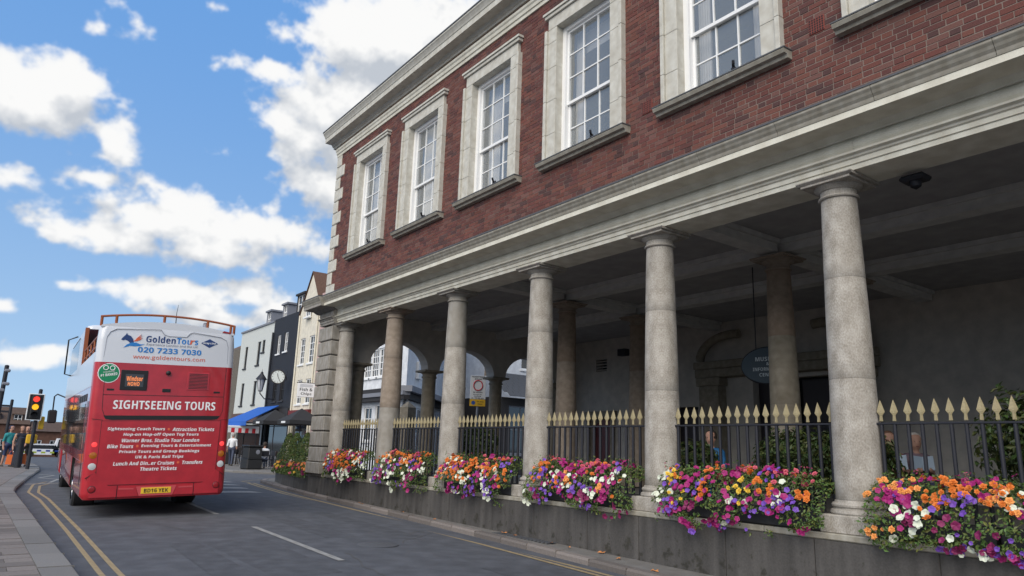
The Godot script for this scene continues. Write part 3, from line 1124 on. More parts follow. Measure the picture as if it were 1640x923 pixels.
	# inner columns, which stop just short of the ceiling
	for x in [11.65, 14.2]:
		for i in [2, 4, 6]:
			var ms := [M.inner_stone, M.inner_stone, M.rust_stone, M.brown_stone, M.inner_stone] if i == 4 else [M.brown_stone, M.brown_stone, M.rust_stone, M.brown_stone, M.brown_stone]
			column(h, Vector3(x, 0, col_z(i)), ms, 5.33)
	# --- back wall of the arcade with its doors, vent and stone entrance surround
	s = surf()
	wall_open(s, Rect2(zl + 0.2, 0.8, zr - zl - 0.2, 4.85), [Rect2(-18.95, 0.8, 1.0, 2.1), Rect2(-15.2, 0.8, 0.95, 2.35), Rect2(-12.3, 0.84, 2.6, 3.0), Rect2(-18.75, 4.5, 0.55, 0.42)], facing_street(17.6), 0.35)
	put(s, "back_wall", M.inner_wall, h)
	s = surf()
	box(s, Vector3(18.0, 0.7, zl), Vector3(18.1, 5.8, zr))
	put(s, "back_lining", M.dark_void, h)
	var vt := part("vent", h)
	for j in 4:
		s = surf()
		box(s, Vector3(17.62, 4.53 + j * 0.1, -18.74), Vector3(17.68, 4.56 + j * 0.1, -18.21))
		put(s, "slat", M.inner_wall, vt)
	var dr := part("arched_door", h)
	s = surf()
	var arc := PackedVector2Array([Vector2(-18.93, 0.85)])
	for j in 13:
		var a := PI - PI * j / 12.0
		arc.append(Vector2(-18.45 + 0.48 * cos(a), 2.35 + 0.48 * sin(a)))
	arc.append(Vector2(-17.97, 0.85))
	prism(s, arc, facing_street(17.72), -0.05, 0.0)
	put(s, "door_leaf", M.maroon_door, dr)
	s = surf()
	for q in [[-19.12, -18.96], [-17.94, -17.78]]:
		box(s, Vector3(17.5, 0.84, q[0]), Vector3(17.6, 2.9, q[1]))
	box(s, Vector3(17.46, 2.9, -19.2), Vector3(17.6, 3.1, -17.7))
	put(s, "door_surround", M.inner_stone, dr)
	for q in [[-15.2, 0.95, 2.35], [-12.3, 1.25, 3.0], [-10.95, 1.25, 3.0]]:
		s = surf()
		bevel_box(s, Vector3(17.85, 0.85, q[0] + 0.02), Vector3(17.9, 0.8 + q[2] - 0.02, q[0] + q[1] - 0.02), 0.01)
		put(s, "door_leaf", M.dark_door, h)
	var po := part("entrance_surround", h)
	for q in [-13.55, -9.15]:
		s = surf()
		bevel_box(s, Vector3(17.2, 0.84, q - 0.35), Vector3(17.6, 3.7, q + 0.35), 0.02)
		bevel_box(s, Vector3(17.14, 3.7, q - 0.42), Vector3(17.6, 3.95, q + 0.42), 0.03)
		put(s, "pilaster", M.inner_stone, po)
	for q in [[3.952, 4.2, 0.06], [4.202, 4.42, 0.0]]:
		s = surf()
		bevel_box(s, Vector3(17.15 + q[2], q[0], -14.05), Vector3(17.6, q[1], -8.65), 0.02)
		put(s, "lintel", M.inner_stone, po)
	s = surf()
	var sc := []
	for j in 11:
		var a := PI * 0.92 * j / 10.0
		sc.append(Vector3(17.3, 4.45 + 0.72 * sin(a * 0.62), -13.9 + 1.15 * (1 - cos(a * 0.62))))
	tube(s, sc, 0.13, 8)
	put(s, "pediment_scroll", M.inner_stone, po)
	s = surf()
	var sc2 := []
	for p in sc:
		sc2.append(Vector3(p.x, p.y, -22.7 - p.z))
	tube(s, sc2, 0.13, 8)
	put(s, "pediment_scroll", M.inner_stone, po)
	# flood light on the back wall
	var fl := part("flood_lamp", h)
	s = surf()
	bevel_box(s, Vector3(16.9, 4.85, -17.0), Vector3(17.15, 5.08, -16.65), 0.02)
	box(s, Vector3(17.15, 4.94, -16.85), Vector3(17.6, 4.98, -16.8))
	put(s, "lamp_housing", M.iron, fl)
	# --- arched north end
	var na := part("end_arcade", h)
	s = surf()
	var xs := [9.12, 11.62, 14.25, 16.88]
	var poly := PackedVector2Array([Vector2(8.7, 5.64), Vector2(8.7, 4.1), Vector2(9.12, 4.1)])
	for a in 3:
		var c: float = (xs[a] + xs[a + 1]) / 2 + (0.05 if a == 0 else 0.0)
		var hw: float = (xs[a + 1] - xs[a]) / 2 - 0.24
		for j in 17:
			var t := PI - PI * j / 16.0
			poly.append(Vector2(c + hw * cos(t), 4.1 + 0.78 * sin(t)))
	poly.append(Vector2(16.88, 4.1))
	poly.append(Vector2(17.6, 4.1))
	poly.append(Vector2(17.6, 5.64))
	prism(s, poly, Transform3D.IDENTITY, -20.4, -19.95)
	put(s, "arch_wall", M.inner_wall, na)
	for a in 4:
		s = surf()
		lathe(s, [Vector2(0.27, 0.84), Vector2(0.27, 1.05), Vector2(0.225, 1.1), Vector2(0.215, 3.85), Vector2(0.245, 3.86), Vector2(0.245, 3.9), Vector2(0.22, 3.91), Vector2(0.22, 3.97), Vector2(0.3, 4.03)], 24, Vector3(xs[a], 0, -20.175))
		bevel_box(s, Vector3(xs[a] - 0.34, 4.03, -20.5), Vector3(xs[a] + 0.34, 4.098, -19.85), 0.01)
		put(s, "arch_column", M.inner_stone, na)
	s = surf()
	box(s, Vector3(16.95, 0.84, -20.35), Vector3(17.6, 4.09, -20.0))
	box(s, Vector3(8.72, 0.84, -20.35), Vector3(8.98, 4.09, -20.0))
	put(s, "end_pier", M.inner_stone, na)
	# --- raised planting bed beyond the corner
	var pb := thing("raised_planter", "low dark stone planter wall curving past the far corner pier of the hall", "planter", Vector3.ZERO)
	s = surf()
	var edge := [Vector2(8.1, -20.6), Vector2(8.22, -22.2), Vector2(8.42, -23.8), Vector2(8.75, -25.4), Vector2(9.9, -25.7), Vector2(11.2, -25.6)]
	for i in edge.size() - 1:
		var a: Vector2 = edge[i]
		var b: Vector2 = edge[i + 1]
		var t := (b - a).normalized()
		var nn := Vector2(-t.y, t.x) * 0.22
		var p := []
		for lv in [-0.1, 0.78]:
			for q in [a, a + nn, b + nn, b]:
				p.append(Vector3(q.x, lv, q.y))
		s = surf()
		hexa(s, p)
		put(s, "planter_stone", M["plinth%d" % (i % 4)], pb)
	s = surf()
	quad(s, Vector3(8.15, 0.68, -20.6), Vector3(8.7, 0.68, -25.4), Vector3(11.2, 0.68, -25.4), Vector3(11.2, 0.68, -20.6))
	put(s, "soil", M.bark, pb)

func lay_bricks(wall: Node, zl: float, zr: float, wins: Array, wy0: float, wy1: float) -> void:
	var course := 0.078
	var found := []
	var n := int((11.0 - 5.93) / course)
	for c in n:
		var y := 5.935 + c * course
		if y > 10.60 and y < 10.85:
			continue
		var skip := []
		for wz in wins:
			if y > wy0 - 0.02 and y < wy1 - 0.03:
				skip.append([wz - 1.0, wz + 1.0])
			elif y > wy0 - 0.16 and y <= wy0 - 0.02:
				skip.append([wz - 1.1, wz + 1.1])
		var z := zl - (0.0 if c % 2 == 0 else 0.186)
		var b := 0
		while z < minf(zr, 3.0):
			var l := 0.246 if b % 2 == 0 else 0.127
			l += rng.randf_range(-0.006, 0.006)
			if c == 0:
				l = 0.072
			var a0 := maxf(z + 0.0055, zl)
			var a1 := z + l - 0.0055
			for q in skip:
				if a0 < q[1] and a1 > q[0]:
					if a0 < q[0]:
						a1 = minf(a1, q[0])
					elif a1 > q[1]:
						a0 = maxf(a0, q[1])
					else:
						a1 = a0
			if a1 - a0 > 0.02:
				var tone := rng.randi_range(0, 4)
				if rng.randf() < 0.08 or (c < 2 and rng.randf() < 0.6):
					tone = 5
				found.append([a0, a1, y + 0.0055 + rng.randf_range(-0.0015, 0.0015), y + course - 0.0055 + rng.randf_range(-0.0015, 0.0015), WALL_X + rng.randf_range(-0.0025, 0.0025), tone])
			z += l
			b += 1
	var near := []
	for i in found.size():
		var f: Array = found[i]
		var p := Vector3(WALL_X, (f[2] + f[3]) / 2, (f[0] + f[1]) / 2)
		if seen(p) and f[1] - f[0] > 0.09:
			near.append([p.distance_to(EYE), i])
	near.sort_custom(func(p, q): return p[0] < q[0])
	var single := {}
	for i in mini(300, near.size()):
		single[near[i][1]] = true
	var s := surf()
	var tones := [Color(0.190, 0.066, 0.052), Color(0.168, 0.060, 0.050), Color(0.212, 0.080, 0.060), Color(0.145, 0.055, 0.048), Color(0.200, 0.092, 0.076), Color(0.105, 0.050, 0.047)]
	for i in found.size():
		var f: Array = found[i]
		var lo := Vector3(f[4], f[2], f[0])
		var hi := Vector3(WALL_X + 0.02, f[3], f[1])
		if single.has(i):
			var one := surf()
			bevel_box(one, lo, hi, 0.003)
			put(one, "brick", M["brick%d" % f[5]], wall)
		else:
			var t: Color = tones[f[5]]
			var v := rng.randf_range(0.88, 1.12)
			s.set_color(Color(t.r * v, t.g * v, t.b * v))
			var p := [Vector3(lo.x, lo.y, lo.z), Vector3(lo.x, hi.y, lo.z), Vector3(lo.x, hi.y, hi.z), Vector3(lo.x, lo.y, hi.z)]
			quad(s, p[0], p[3], p[2], p[1])
			for k in 4:
				var a: Vector3 = p[k]
				var b2: Vector3 = p[(k + 1) % 4]
				quad(s, a, b2, Vector3(hi.x, b2.y, b2.z), Vector3(hi.x, a.y, a.z))
	put(s, "brickwork", M.brickwork, wall, "stuff")

func hall_window(h: Node, c: float, y0: float, y1: float, idx: int) -> void:
	var w := part("window", h, Vector3(0, 0, c))
	var x := WALL_X
	# moulded stone surround, in blocks
	var half := 1.065
	var jamb := 0.325
	var prof := func(s: SurfaceTool, ya: float, yb: float, sgn: float) -> void:
		var o := half * sgn
		var i := (half - jamb) * sgn
		for st in [[0.0, 0.075, 0.11], [0.075, 0.325, 0.07]]:
			var a: float = o - st[0] * sgn
			var b: float = o - st[1] * sgn
			bevel_box(s, Vector3(x - st[2], ya, minf(a, b) + 0.0005), Vector3(x + 0.05, yb, maxf(a, b) - 0.0005), 0.006)
		box(s, Vector3(x - 0.055, ya, minf(i, i + 0.03 * sgn)), Vector3(x + 0.27, yb, maxf(i, i + 0.03 * sgn)))
	for sgn in [-1.0, 1.0]:
		var ys := [y0, y0 + 0.55, y0 + 1.25, y0 + 1.95, y0 + 2.5, y1 - jamb]
		for j in 5:
			var s := surf()
			prof.call(s, ys[j] + 0.0015, ys[j + 1] - 0.0015, sgn)
			put(s, "jamb_stone", M.white_stone, w)
	var s := surf()
	for st in [[0.0, 0.075, 0.11, 0.0], [0.075, 0.325, 0.07, 0.075]]:
		bevel_box(s, Vector3(x - st[2] - 0.001, y1 - st[1] + 0.0005, -half + st[3]), Vector3(x + 0.05, y1 - st[0] - 0.0005, half - st[3]), 0.006)
	box(s, Vector3(x - 0.05, y1 - jamb, -half + jamb), Vector3(x + 0.27, y1 - jamb + 0.03, half - jamb))
	box(s, Vector3(x - 0.14, y1 + 0.001, -half - 0.03), Vector3(x + 0.03, y1 + 0.05, half + 0.03))
	put(s, "head_stone", M.white_stone, w)
	s = surf()
	prism(s, PackedVector2Array([Vector2(x + 0.25, y0 - 0.13), Vector2(x - 0.10, y0 - 0.13), Vector2(x - 0.115, y0 - 0.09), Vector2(x - 0.17, y0 - 0.075), Vector2(x - 0.19, y0 - 0.03), Vector2(x - 0.19, y0 - 0.01), Vector2(x + 0.25, y0 + 0.0)]), Transform3D.IDENTITY, -half - 0.1, half + 0.1)
	put(s, "sill", M.sill_stone, w)
	s = surf()
	prism(s, PackedVector2Array([Vector2(x - 0.2, y0 - 0.014), Vector2(x - 0.2, y0 + 0.004), Vector2(x + 0.2, y0 + 0.018), Vector2(x + 0.2, y0 + 0.004)]), Transform3D.IDENTITY, -half - 0.11, half + 0.11)
	put(s, "lead_flashing", M.lead, w)
	# sash box and two sliding sashes of three panes across, three rows over two
	var gx := x + 0.15
	var oz := half - jamb
	var ya := y0 + 0.02
	var yb := y1 - jamb
	s = surf()
	for sgn in [-1.0, 1.0]:
		box(s, Vector3(gx - 0.05, ya, minf(sgn * oz, sgn * (oz - 0.1))), Vector3(gx + 0.1, yb, maxf(sgn * oz, sgn * (oz - 0.1))))
	box(s, Vector3(gx - 0.049, yb - 0.09, -oz + 0.1), Vector3(gx + 0.1, yb, oz - 0.1))
	box(s, Vector3(gx - 0.06, ya, -oz + 0.1), Vector3(gx + 0.1, ya + 0.06, oz - 0.1))
	put(s, "sash_box", M.sash_white, w)
	var iz := oz - 0.1
	var meet := ya + 0.06 + (yb - 0.09 - ya - 0.06) * 0.41
	for sash in [[meet - 0.03, yb - 0.09, 3, gx + 0.0, "upper_sash"], [ya + 0.06, meet + 0.03, 2, gx + 0.045, "lower_sash"]]:
		var sx: float = sash[3]
		s = surf()
		var a: float = sash[0]
		var b: float = sash[1]
		for sgn in [-1.0, 1.0]:
			box(s, Vector3(sx, a, minf(sgn * iz, sgn * (iz - 0.045))), Vector3(sx + 0.04, b, maxf(sgn * iz, sgn * (iz - 0.045))))
		box(s, Vector3(sx + 0.001, a, -iz + 0.045), Vector3(sx + 0.039, a + 0.055, iz - 0.045))
		box(s, Vector3(sx + 0.001, b - 0.05, -iz + 0.045), Vector3(sx + 0.039, b, iz - 0.045))
		var rows: int = sash[2]
		var pw := (2 * iz - 0.09) / 3.0
		var ph := (b - a - 0.105) / rows
		for q in [1, 2]:
			var zc: float = -iz + 0.045 + pw * q
			box(s, Vector3(sx + 0.004, a + 0.055, zc - 0.011), Vector3(sx + 0.036, b - 0.05, zc + 0.011))
		for q in range(1, rows):
			var yc := a + 0.055 + ph * q
			for cc in 3:
				var za := -iz + 0.045 + pw * cc
				box(s, Vector3(sx + 0.005, yc - 0.011, za + 0.011), Vector3(sx + 0.035, yc + 0.011, za + pw - 0.011))
		put(s, sash[4], M.sash_white, w)
		for q in rows:
			for cc in 3:
				var za := -iz + 0.045 + pw * cc
				var yc := a + 0.055 + ph * q
				s = surf()
				var tu := rng.randf_range(-0.005, 0.005)
				var tv := rng.randf_range(-0.006, 0.006)
				quad(s, Vector3(sx + 0.02 - tu - tv, yc, za), Vector3(sx + 0.02 - tu + tv, yc + ph, za), Vector3(sx + 0.02 + tu + tv, yc + ph, za + pw), Vector3(sx + 0.02 + tu - tv, yc, za + pw))
				put(s, "pane", M.glass, w)
	# curtains hanging inside
	for sgn in [-1.0, 1.0]:
		s = surf(true)
		var wd: float = [0.34, 0.5, 0.46, 0.26, 0.3, 0.4, 0.3, 0.3][idx] + 0.06 * sgn
		var last := Vector3.ZERO
		for q in 25:
			var t := q / 24.0
			var zc: float = sgn * (iz + 0.05 - wd * t)
			var p := Vector3(gx + 0.3 + 0.035 * sin(t * 32.0 + idx), 0, zc)
			if q > 0:
				quad(s, Vector3(last.x, ya, last.z), Vector3(last.x, yb, last.z), Vector3(p.x, yb, p.z), Vector3(p.x, ya, p.z))
			last = p
		put(s, "curtain", M.curtain, w)
	s = surf()
	box(s, Vector3(gx + 0.4, yb - 0.45, -iz), Vector3(gx + 0.41, yb, iz))
	put(s, "roller_blind", M.curtain, w)

# ---------------------------------------------------------------- the open-top bus
func plan_ring(hw: float, zr: float, zf: float, r: float) -> Array:
	# a rounded rectangle seen from above; the rear is at z = zr, the front at z = zf (negative)
	var out := []
	for c in [[hw - r, zr - r, 0.0], [-hw + r, zr - r, 1.0], [-hw + r, zf + r, 2.0], [hw - r, zf + r, 3.0]]:
		for j in 6:
			var a: float = (c[2] + j / 5.0) * PI / 2
			out.append(Vector2(c[0] + r * cos(a), c[1] + r * sin(a)))
	return out

func shell(s: SurfaceTool, levels: Array, cap_top := true, cap_bottom := true) -> void:
	# levels: [y, half width, rear z, front z, corner radius]
	var rings := []
	for l in levels:
		var ring := []
		for p in plan_ring(l[1], l[2], l[3], l[4]):
			ring.append(Vector3(p.x, l[0], p.y))
		rings.append(ring)
	s.set_smooth_group(1)
	for i in rings.size() - 1:
		var n: int = rings[i].size()
		for k in n:
			var j := (k + 1) % n
			quad(s, rings[i][k], rings[i][j], rings[i + 1][j], rings[i + 1][k])
	s.set_smooth_group(FLAT)
	for e in [[rings[0], cap_bottom], [rings[-1], cap_top]]:
		if e[1]:
			for k in range(1, e[0].size() - 1):
				tri(s, e[0][0], e[0][k], e[0][k + 1])

func line_on_rear(s: SurfaceTool, pts: Array, w: float, z := 0.0) -> void:
	for i in pts.size() - 1:
		var a: Vector2 = pts[i]
		var b: Vector2 = pts[i + 1]
		var t := (b - a).normalized()
		var n := Vector2(-t.y, t.x) * w / 2
		prism(s, PackedVector2Array([a - n - t * w * 0.3, b - n + t * w * 0.3, b + n + t * w * 0.3, a + n - t * w * 0.3]), Transform3D.IDENTITY, z - 0.01, z + 0.003 + 0.0002 * (i % 3))

func on_rear(pts: Array, called: String, m: Material, parent: Node, z0: float, z1: float) -> MeshInstance3D:
	var s := surf()
	prism(s, PackedVector2Array(pts), Transform3D.IDENTITY, z0, z1)
	return put(s, called, m, parent)

func disc_on_rear(c: Vector2, r: float, called: String, m: Material, parent: Node, z := 0.0, dome := 0.012) -> void:
	var s := surf()
	var xf := Transform3D(Basis(Vector3.RIGHT, Vector3(0, 0, 1), Vector3.DOWN), Vector3(c.x, c.y, z))
	lathe(s, [Vector2(r, -0.02), Vector2(r, dome * 0.4), Vector2(r * 0.9, dome * 0.8), Vector2(r * 0.5, dome), Vector2(0, dome * 1.05)], 20, Vector3.ZERO, xf)
	put(s, called, m, parent)

func build_bus() -> void:
	var b := thing("tour_bus", "red and white open-top double-decker sightseeing bus waiting at the lights, seen from behind", "bus")
	var psi := deg_to_rad(-2.7)
	var basis := Basis(Vector3.UP, psi) * Basis(Vector3(0, 0, 1), 0.04) * Basis(Vector3.RIGHT, 0.012)
	b.transform = Transform3D(basis, Vector3(3.062, 1.665 - 1.665 + 0.0115 * 15.417 + 0.05, -15.417))
	var zf := -10.4
	var s := surf()
	shell(s, [[1.02, 1.25, 0.0, zf, 0.13], [1.9, 1.25, 0.0, zf, 0.13], [2.55, 1.25, 0.0, zf, 0.13], [2.88, 1.25, 0.0, zf + 0.06, 0.13]])
	put(s, "body", M.bus_red, b)
	s = surf()
	shell(s, [[0.36, 1.20, -0.03, -2.33, 0.10], [0.40, 1.235, -0.008, -2.33, 0.12], [0.48, 1.25, 0.0, -2.33, 0.13], [1.02, 1.25, 0.0, -2.33, 0.13]])
	put(s, "rear_skirt", M.bus_red, b)
	for q in [[-3.55, -7.9], [-9.0, zf]]:
		s = surf()
		shell(s, [[0.36, 1.22, q[0], q[1], 0.02], [0.42, 1.25, q[0], q[1], 0.02], [1.02, 1.25, q[0], q[1], 0.02]])
		put(s, "side_skirt", M.bus_side, b)
	s = surf()
	box(s, Vector3(-1.0, 0.42, zf + 0.3), Vector3(1.0, 1.0, -0.2))
	put(s, "underbody", M.underside, b)
	# side cladding, dark and glossy below, pale along the upper deck
	for sg in [-1.0, 1.0]:
		for q in [["side_panel", 1.03, 2.42, -0.16, -10.1, M.bus_side], ["deck_panel", 2.43, 3.08, -0.30, -10.1, M.bus_white]]:
			s = surf()
			box(s, Vector3(minf(sg * 1.2, sg * 1.256), q[1], q[4]), Vector3(maxf(sg * 1.2, sg * 1.256), q[2], q[3]))
			put(s, q[0], q[5], b)
		s = surf()
		box(s, Vector3(minf(sg * 1.2, sg * 1.2545), 0.42, -2.3), Vector3(maxf(sg * 1.2, sg * 1.2545), 1.02, -0.16))
		put(s, "side_panel", M.bus_side, b)
		for j in 5:
			var za := -1.1 - j * 1.75
			s = surf()
			bevel_box(s, Vector3(minf(sg * 1.2, sg * 1.262), 1.22, za - 1.62), Vector3(maxf(sg * 1.2, sg * 1.262), 2.12, za), 0.004)
			put(s, "window", M.dark_glass, b)
		for j in 4:
			var za := -0.9 - j * 0.62
			s = surf()
			box(s, Vector3(minf(sg * 1.2, sg * 1.264), 2.17, za - 0.42), Vector3(maxf(sg * 1.2, sg * 1.264), 2.31, za))
			put(s, "vent_slot", M.bus_black, b)
		s = surf()
		box(s, Vector3(minf(sg * 1.2, sg * 1.2585), 0.6, -0.62), Vector3(maxf(sg * 1.2, sg * 1.2585), 1.75, -0.52))
		put(s, "side_vent", M.bus_black, b)
		# upper-deck side rail, brown tubes on posts, and the roofed front half
		s = surf()
		for y in [3.22, 3.42]:
			tube(s, [Vector3(sg * 1.2, y, -0.3), Vector3(sg * 1.2, y, -4.3)], 0.022, 8)
		for j in 5:
			tube(s, [Vector3(sg * 1.2, 3.05, -0.5 - j * 0.9), Vector3(sg * 1.2, 3.42, -0.5 - j * 0.9)], 0.02, 8)
		put(s, "side_rail", M.bus_rail, b)
		s = surf()
		box(s, Vector3(minf(sg * 1.16, sg * 1.24), 3.06, -4.45), Vector3(maxf(sg * 1.16, sg * 1.24), 4.0, -4.3))
		put(s, "pillar", M.bus_rail, b)
		s = surf()
		box(s, Vector3(minf(sg * 1.18, sg * 1.235), 3.06, -6.1), Vector3(maxf(sg * 1.18, sg * 1.235), 3.98, -4.46))
		put(s, "canopy_side", M.bus_white, b)
		s = surf()
		box(s, Vector3(minf(sg * 1.2, sg * 1.236), 3.08, -9.9), Vector3(maxf(sg * 1.2, sg * 1.236), 3.9, -6.12))
		put(s, "window", M.dark_glass, b)
	s = surf()
	shell(s, [[3.97, 1.22, -4.3, zf + 0.4, 0.12], [4.05, 1.2, -4.32, zf + 0.45, 0.14], [4.09, 1.08, -4.4, zf + 0.6, 0.14]])
	put(s, "canopy_roof", M.bus_white, b)
	s = surf()
	box(s, Vector3(-1.15, 2.89, zf + 0.25), Vector3(1.15, 3.95, zf + 0.32))
	put(s, "windscreen", M.dark_glass, b)
	for j in 5:
		for sx in [-0.75, 0.75]:
			var st := part("seat", b, Vector3(sx, 2.9, -1.1 - j * 0.72))
			s = surf()
			bevel_box(s, Vector3(-0.42, 0.0, -0.4), Vector3(0.42, 0.14, 0.05), 0.03)
			put(s, "cushion", M.seat_blue, st)
			s = surf()
			bevel_box(s, Vector3(-0.42, 0.14, 0.0), Vector3(0.42, 0.48, 0.09), 0.03)
			put(s, "backrest", M.seat_blue, st)
	# white upper rear
	s = surf()
	shell(s, [[2.88, 1.25, 0.0, -0.34, 0.13], [3.3, 1.248, -0.005, -0.34, 0.13], [3.5, 1.235, -0.015, -0.34, 0.13], [3.57, 1.21, -0.03, -0.33, 0.12]], false)
	var arch := [Vector2(-1.215, 3.55)]
	for j in 13:
		var t := -1 + j / 6.0
		arch.append(Vector2(t * 1.205, 3.59 + 0.125 * (1 - t * t)))
	arch.append(Vector2(1.215, 3.55))
	prism(s, PackedVector2Array(arch), Transform3D.IDENTITY, -0.3, -0.035)
	put(s, "rear_top", M.bus_white, b)
	s = surf()
	var rail := []
	for j in 15:
		var t := -1 + j / 7.0
		rail.append(Vector3(t * 1.235, 3.75 + 0.105 * (1 - t * t), -0.1))
	tube(s, rail, 0.022, 8)
	for t in [-0.98, -0.78, -0.1, 0.56, 0.93, 0.985]:
		tube(s, [Vector3(t * 1.235, 3.57 + 0.12 * (1 - t * t), -0.12), Vector3(t * 1.235, 3.75 + 0.105 * (1 - t * t), -0.1)], 0.026, 8)
	put(s, "rear_rail", M.bus_rail, b)
	s = surf()
	tube(s, [Vector3(0.1, 3.6, -0.2), Vector3(0.1, 3.95, -0.2), Vector3(0.12, 4.12, -0.2)], [0.012, 0.006, 0.003], 6)
	put(s, "aerial", M.bus_black, b)
	s = surf()
	lathe(s, [Vector2(0.045, 3.68), Vector2(0.045, 3.75), Vector2(0.03, 3.785), Vector2(0, 3.79)], 12, Vector3(0.65, 0, -0.15))
	put(s, "beacon", M.print_grey, b)
	# wheels
	for q in [[-2.95, 1.0], [-8.45, 1.0], [-2.95, -1.0], [-8.45, -1.0]]:
		var w := part("wheel", b, Vector3(q[1] * 1.08, 0.44, q[0]))
		var xf := Transform3D(Basis(Vector3.DOWN, Vector3.RIGHT * q[1], Vector3(0, 0, 1)), Vector3.ZERO)
		s = surf()
		lathe(s, [Vector2(0.3, -0.3), Vector2(0.44, -0.29), Vector2(0.49, -0.26), Vector2(0.5, -0.1), Vector2(0.49, 0.1), Vector2(0.45, 0.14), Vector2(0.3, 0.14)], 28, Vector3.ZERO, xf)
		put(s, "tyre", M.rubber, w)
		s = surf()
		lathe(s, [Vector2(0.3, 0.12), Vector2(0.25, 0.05), Vector2(0.14, 0.08), Vector2(0.1, 0.15), Vector2(0, 0.15)], 20, Vector3.ZERO, xf)
		put(s, "rim", M.chrome, w)
	for sg in [-1.0, 1.0]:
		for q in [-2.34, -3.54]:
			s = surf()
			box(s, Vector3(minf(sg * 1.0, sg * 1.245), 0.4, q - 0.01), Vector3(maxf(sg * 1.0, sg * 1.245), 1.02, q + 0.01))
			put(s, "wheel_arch", M.underside, b)
	# mirrors on arms at the front
	for sg in [-1.0, 1.0]:
		var mr := part("mirror", b)
		s = surf()
		tube(s, [Vector3(sg * 1.2, 2.5, zf + 0.1), Vector3(sg * 1.45, 2.62, zf - 0.15), Vector3(sg * 1.52, 2.55, zf - 0.2), Vector3(sg * 1.52, 2.0, zf - 0.2)], 0.02, 8)
		put(s, "arm", M.bus_black, mr)
		s = surf()
		bevel_box(s, Vector3(sg * 1.52 - 0.12, 1.75, zf - 0.32), Vector3(sg * 1.52 + 0.12, 2.15, zf - 0.16), 0.04)
		put(s, "housing", M.bus_black, mr)
	s = surf()
	tube(s, [Vector3(-1.22, 3.05, -8.2), Vector3(-1.42, 3.1, -8.2), Vector3(-1.42, 4.05, -8.1), Vector3(-1.2, 4.16, -8.1)], 0.02, 8)
	put(s, "side_hoop", M.bus_black, b)
	# --- rear: panels and seams
	var cover := []
	for j in 9:
		var a := PI + PI / 2 * j / 8.0
		cover.append(Vector2(-0.80 + 0.23 * cos(a) * 1.0, 0.86 + 0.24 * sin(a)))
	for j in 9:
		var a := -PI / 2 + PI / 2 * j / 8.0
		cover.append(Vector2(0.82 + 0.22 * cos(a), 0.86 + 0.24 * sin(a)))
	cover.append(Vector2(1.065, 1.80))
	cover.append(Vector2(-1.03, 1.78))
	on_rear(cover, "engine_cover", M.bus_red, b, -0.02, 0.012)
	s = surf()
	var loop := cover.duplicate()
	loop.append(cover[0])
	line_on_rear(s, loop, 0.014, 0.006)
	line_on_rear(s, [Vector2(-1.06, 2.27), Vector2(1.09, 2.28)], 0.01)
	line_on_rear(s, [Vector2(-1.06, 2.27), Vector2(-1.07, 2.87)], 0.008)
	line_on_rear(s, [Vector2(1.09, 2.28), Vector2(1.10, 2.87)], 0.008)
	line_on_rear(s, [Vector2(-1.06, 2.27), Vector2(-1.05, 2.0), Vector2(-1.0, 1.88)], 0.008)
	line_on_rear(s, [Vector2(1.09, 2.28), Vector2(1.09, 2.0), Vector2(1.05, 1.9)], 0.008)
	line_on_rear(s, [Vector2(-0.665, 0.37), Vector2(-0.66, 0.60)], 0.012)
	line_on_rear(s, [Vector2(0.665, 0.37), Vector2(0.66, 0.60)], 0.012)
	line_on_rear(s, [Vector2(-1.2, 0.745), Vector2(-1.02, 0.87)], 0.01)
	line_on_rear(s, [Vector2(1.2, 0.745), Vector2(1.03, 0.87)], 0.01)
	line_on_rear(s, [Vector2(-1.2, 1.82), Vector2(-1.02, 1.80)], 0.008)
	line_on_rear(s, [Vector2(1.2, 1.83), Vector2(1.05, 1.82)], 0.008)
	put(s, "panel_seam", M.bus_black, b)
	s = surf()
	line_on_rear(s, [Vector2(-1.12, 2.92), Vector2(-1.10, 3.36), Vector2(-1.05, 3.46), Vector2(-0.95, 3.52), Vector2(-0.3, 3.56), Vector2(-0.18, 3.56), Vector2(-0.12, 3.47), Vector2(-0.02, 3.44), Vector2(0.3, 3.45), Vector2(0.36, 3.53), Vector2(0.42, 3.55), Vector2(0.95, 3.49), Vector2(1.06, 3.43), Vector2(1.10, 3.3), Vector2(1.11, 2.95)], 0.007, -0.004)
	put(s, "panel_seam", M.print_grey, b)
	on_rear([Vector2(-1.02, 1.885), Vector2(1.05, 1.90), Vector2(1.0, 1.835), Vector2(0.9, 1.82), Vector2(-0.88, 1.805), Vector2(-0.98, 1.82)], "cover_slot", M.bus_black, b, -0.03, 0.006)
	# bumper pieces
	for sg in [-1.0, 1.0]:
		var corner := [Vector2(sg * 1.12, 0.40), Vector2(sg * 0.67, 0.40), Vector2(sg * 0.67, 0.575), Vector2(sg * 0.8, 0.60), Vector2(sg * 0.93, 0.68), Vector2(sg * 1.02, 0.80), Vector2(sg * 1.05, 0.855), Vector2(sg * 1.12, 0.80)]
		on_rear(corner, "bumper_corner", M.bus_red, b, -0.03, 0.016)
		on_rear([Vector2(sg * 0.655, 0.40), Vector2(sg * 0.30, 0.40), Vector2(sg * 0.36, 0.565), Vector2(sg * 0.655, 0.575)], "bumper_centre", M.bus_red, b, -0.03, 0.014)
		on_rear([Vector2(sg * 0.64, 0.53), Vector2(sg * 0.39, 0.525), Vector2(sg * 0.39, 0.548), Vector2(sg * 0.64, 0.556)], "bumper_lip", M.bus_red_light, b, -0.01, 0.018)
	on_rear([Vector2(-0.29, 0.40), Vector2(0.29, 0.40), Vector2(0.35, 0.572), Vector2(-0.35, 0.572)], "plate_recess", M.bus_red_light, b, -0.03, 0.008)
	var plate := part("number_plate", b)
	s = surf()
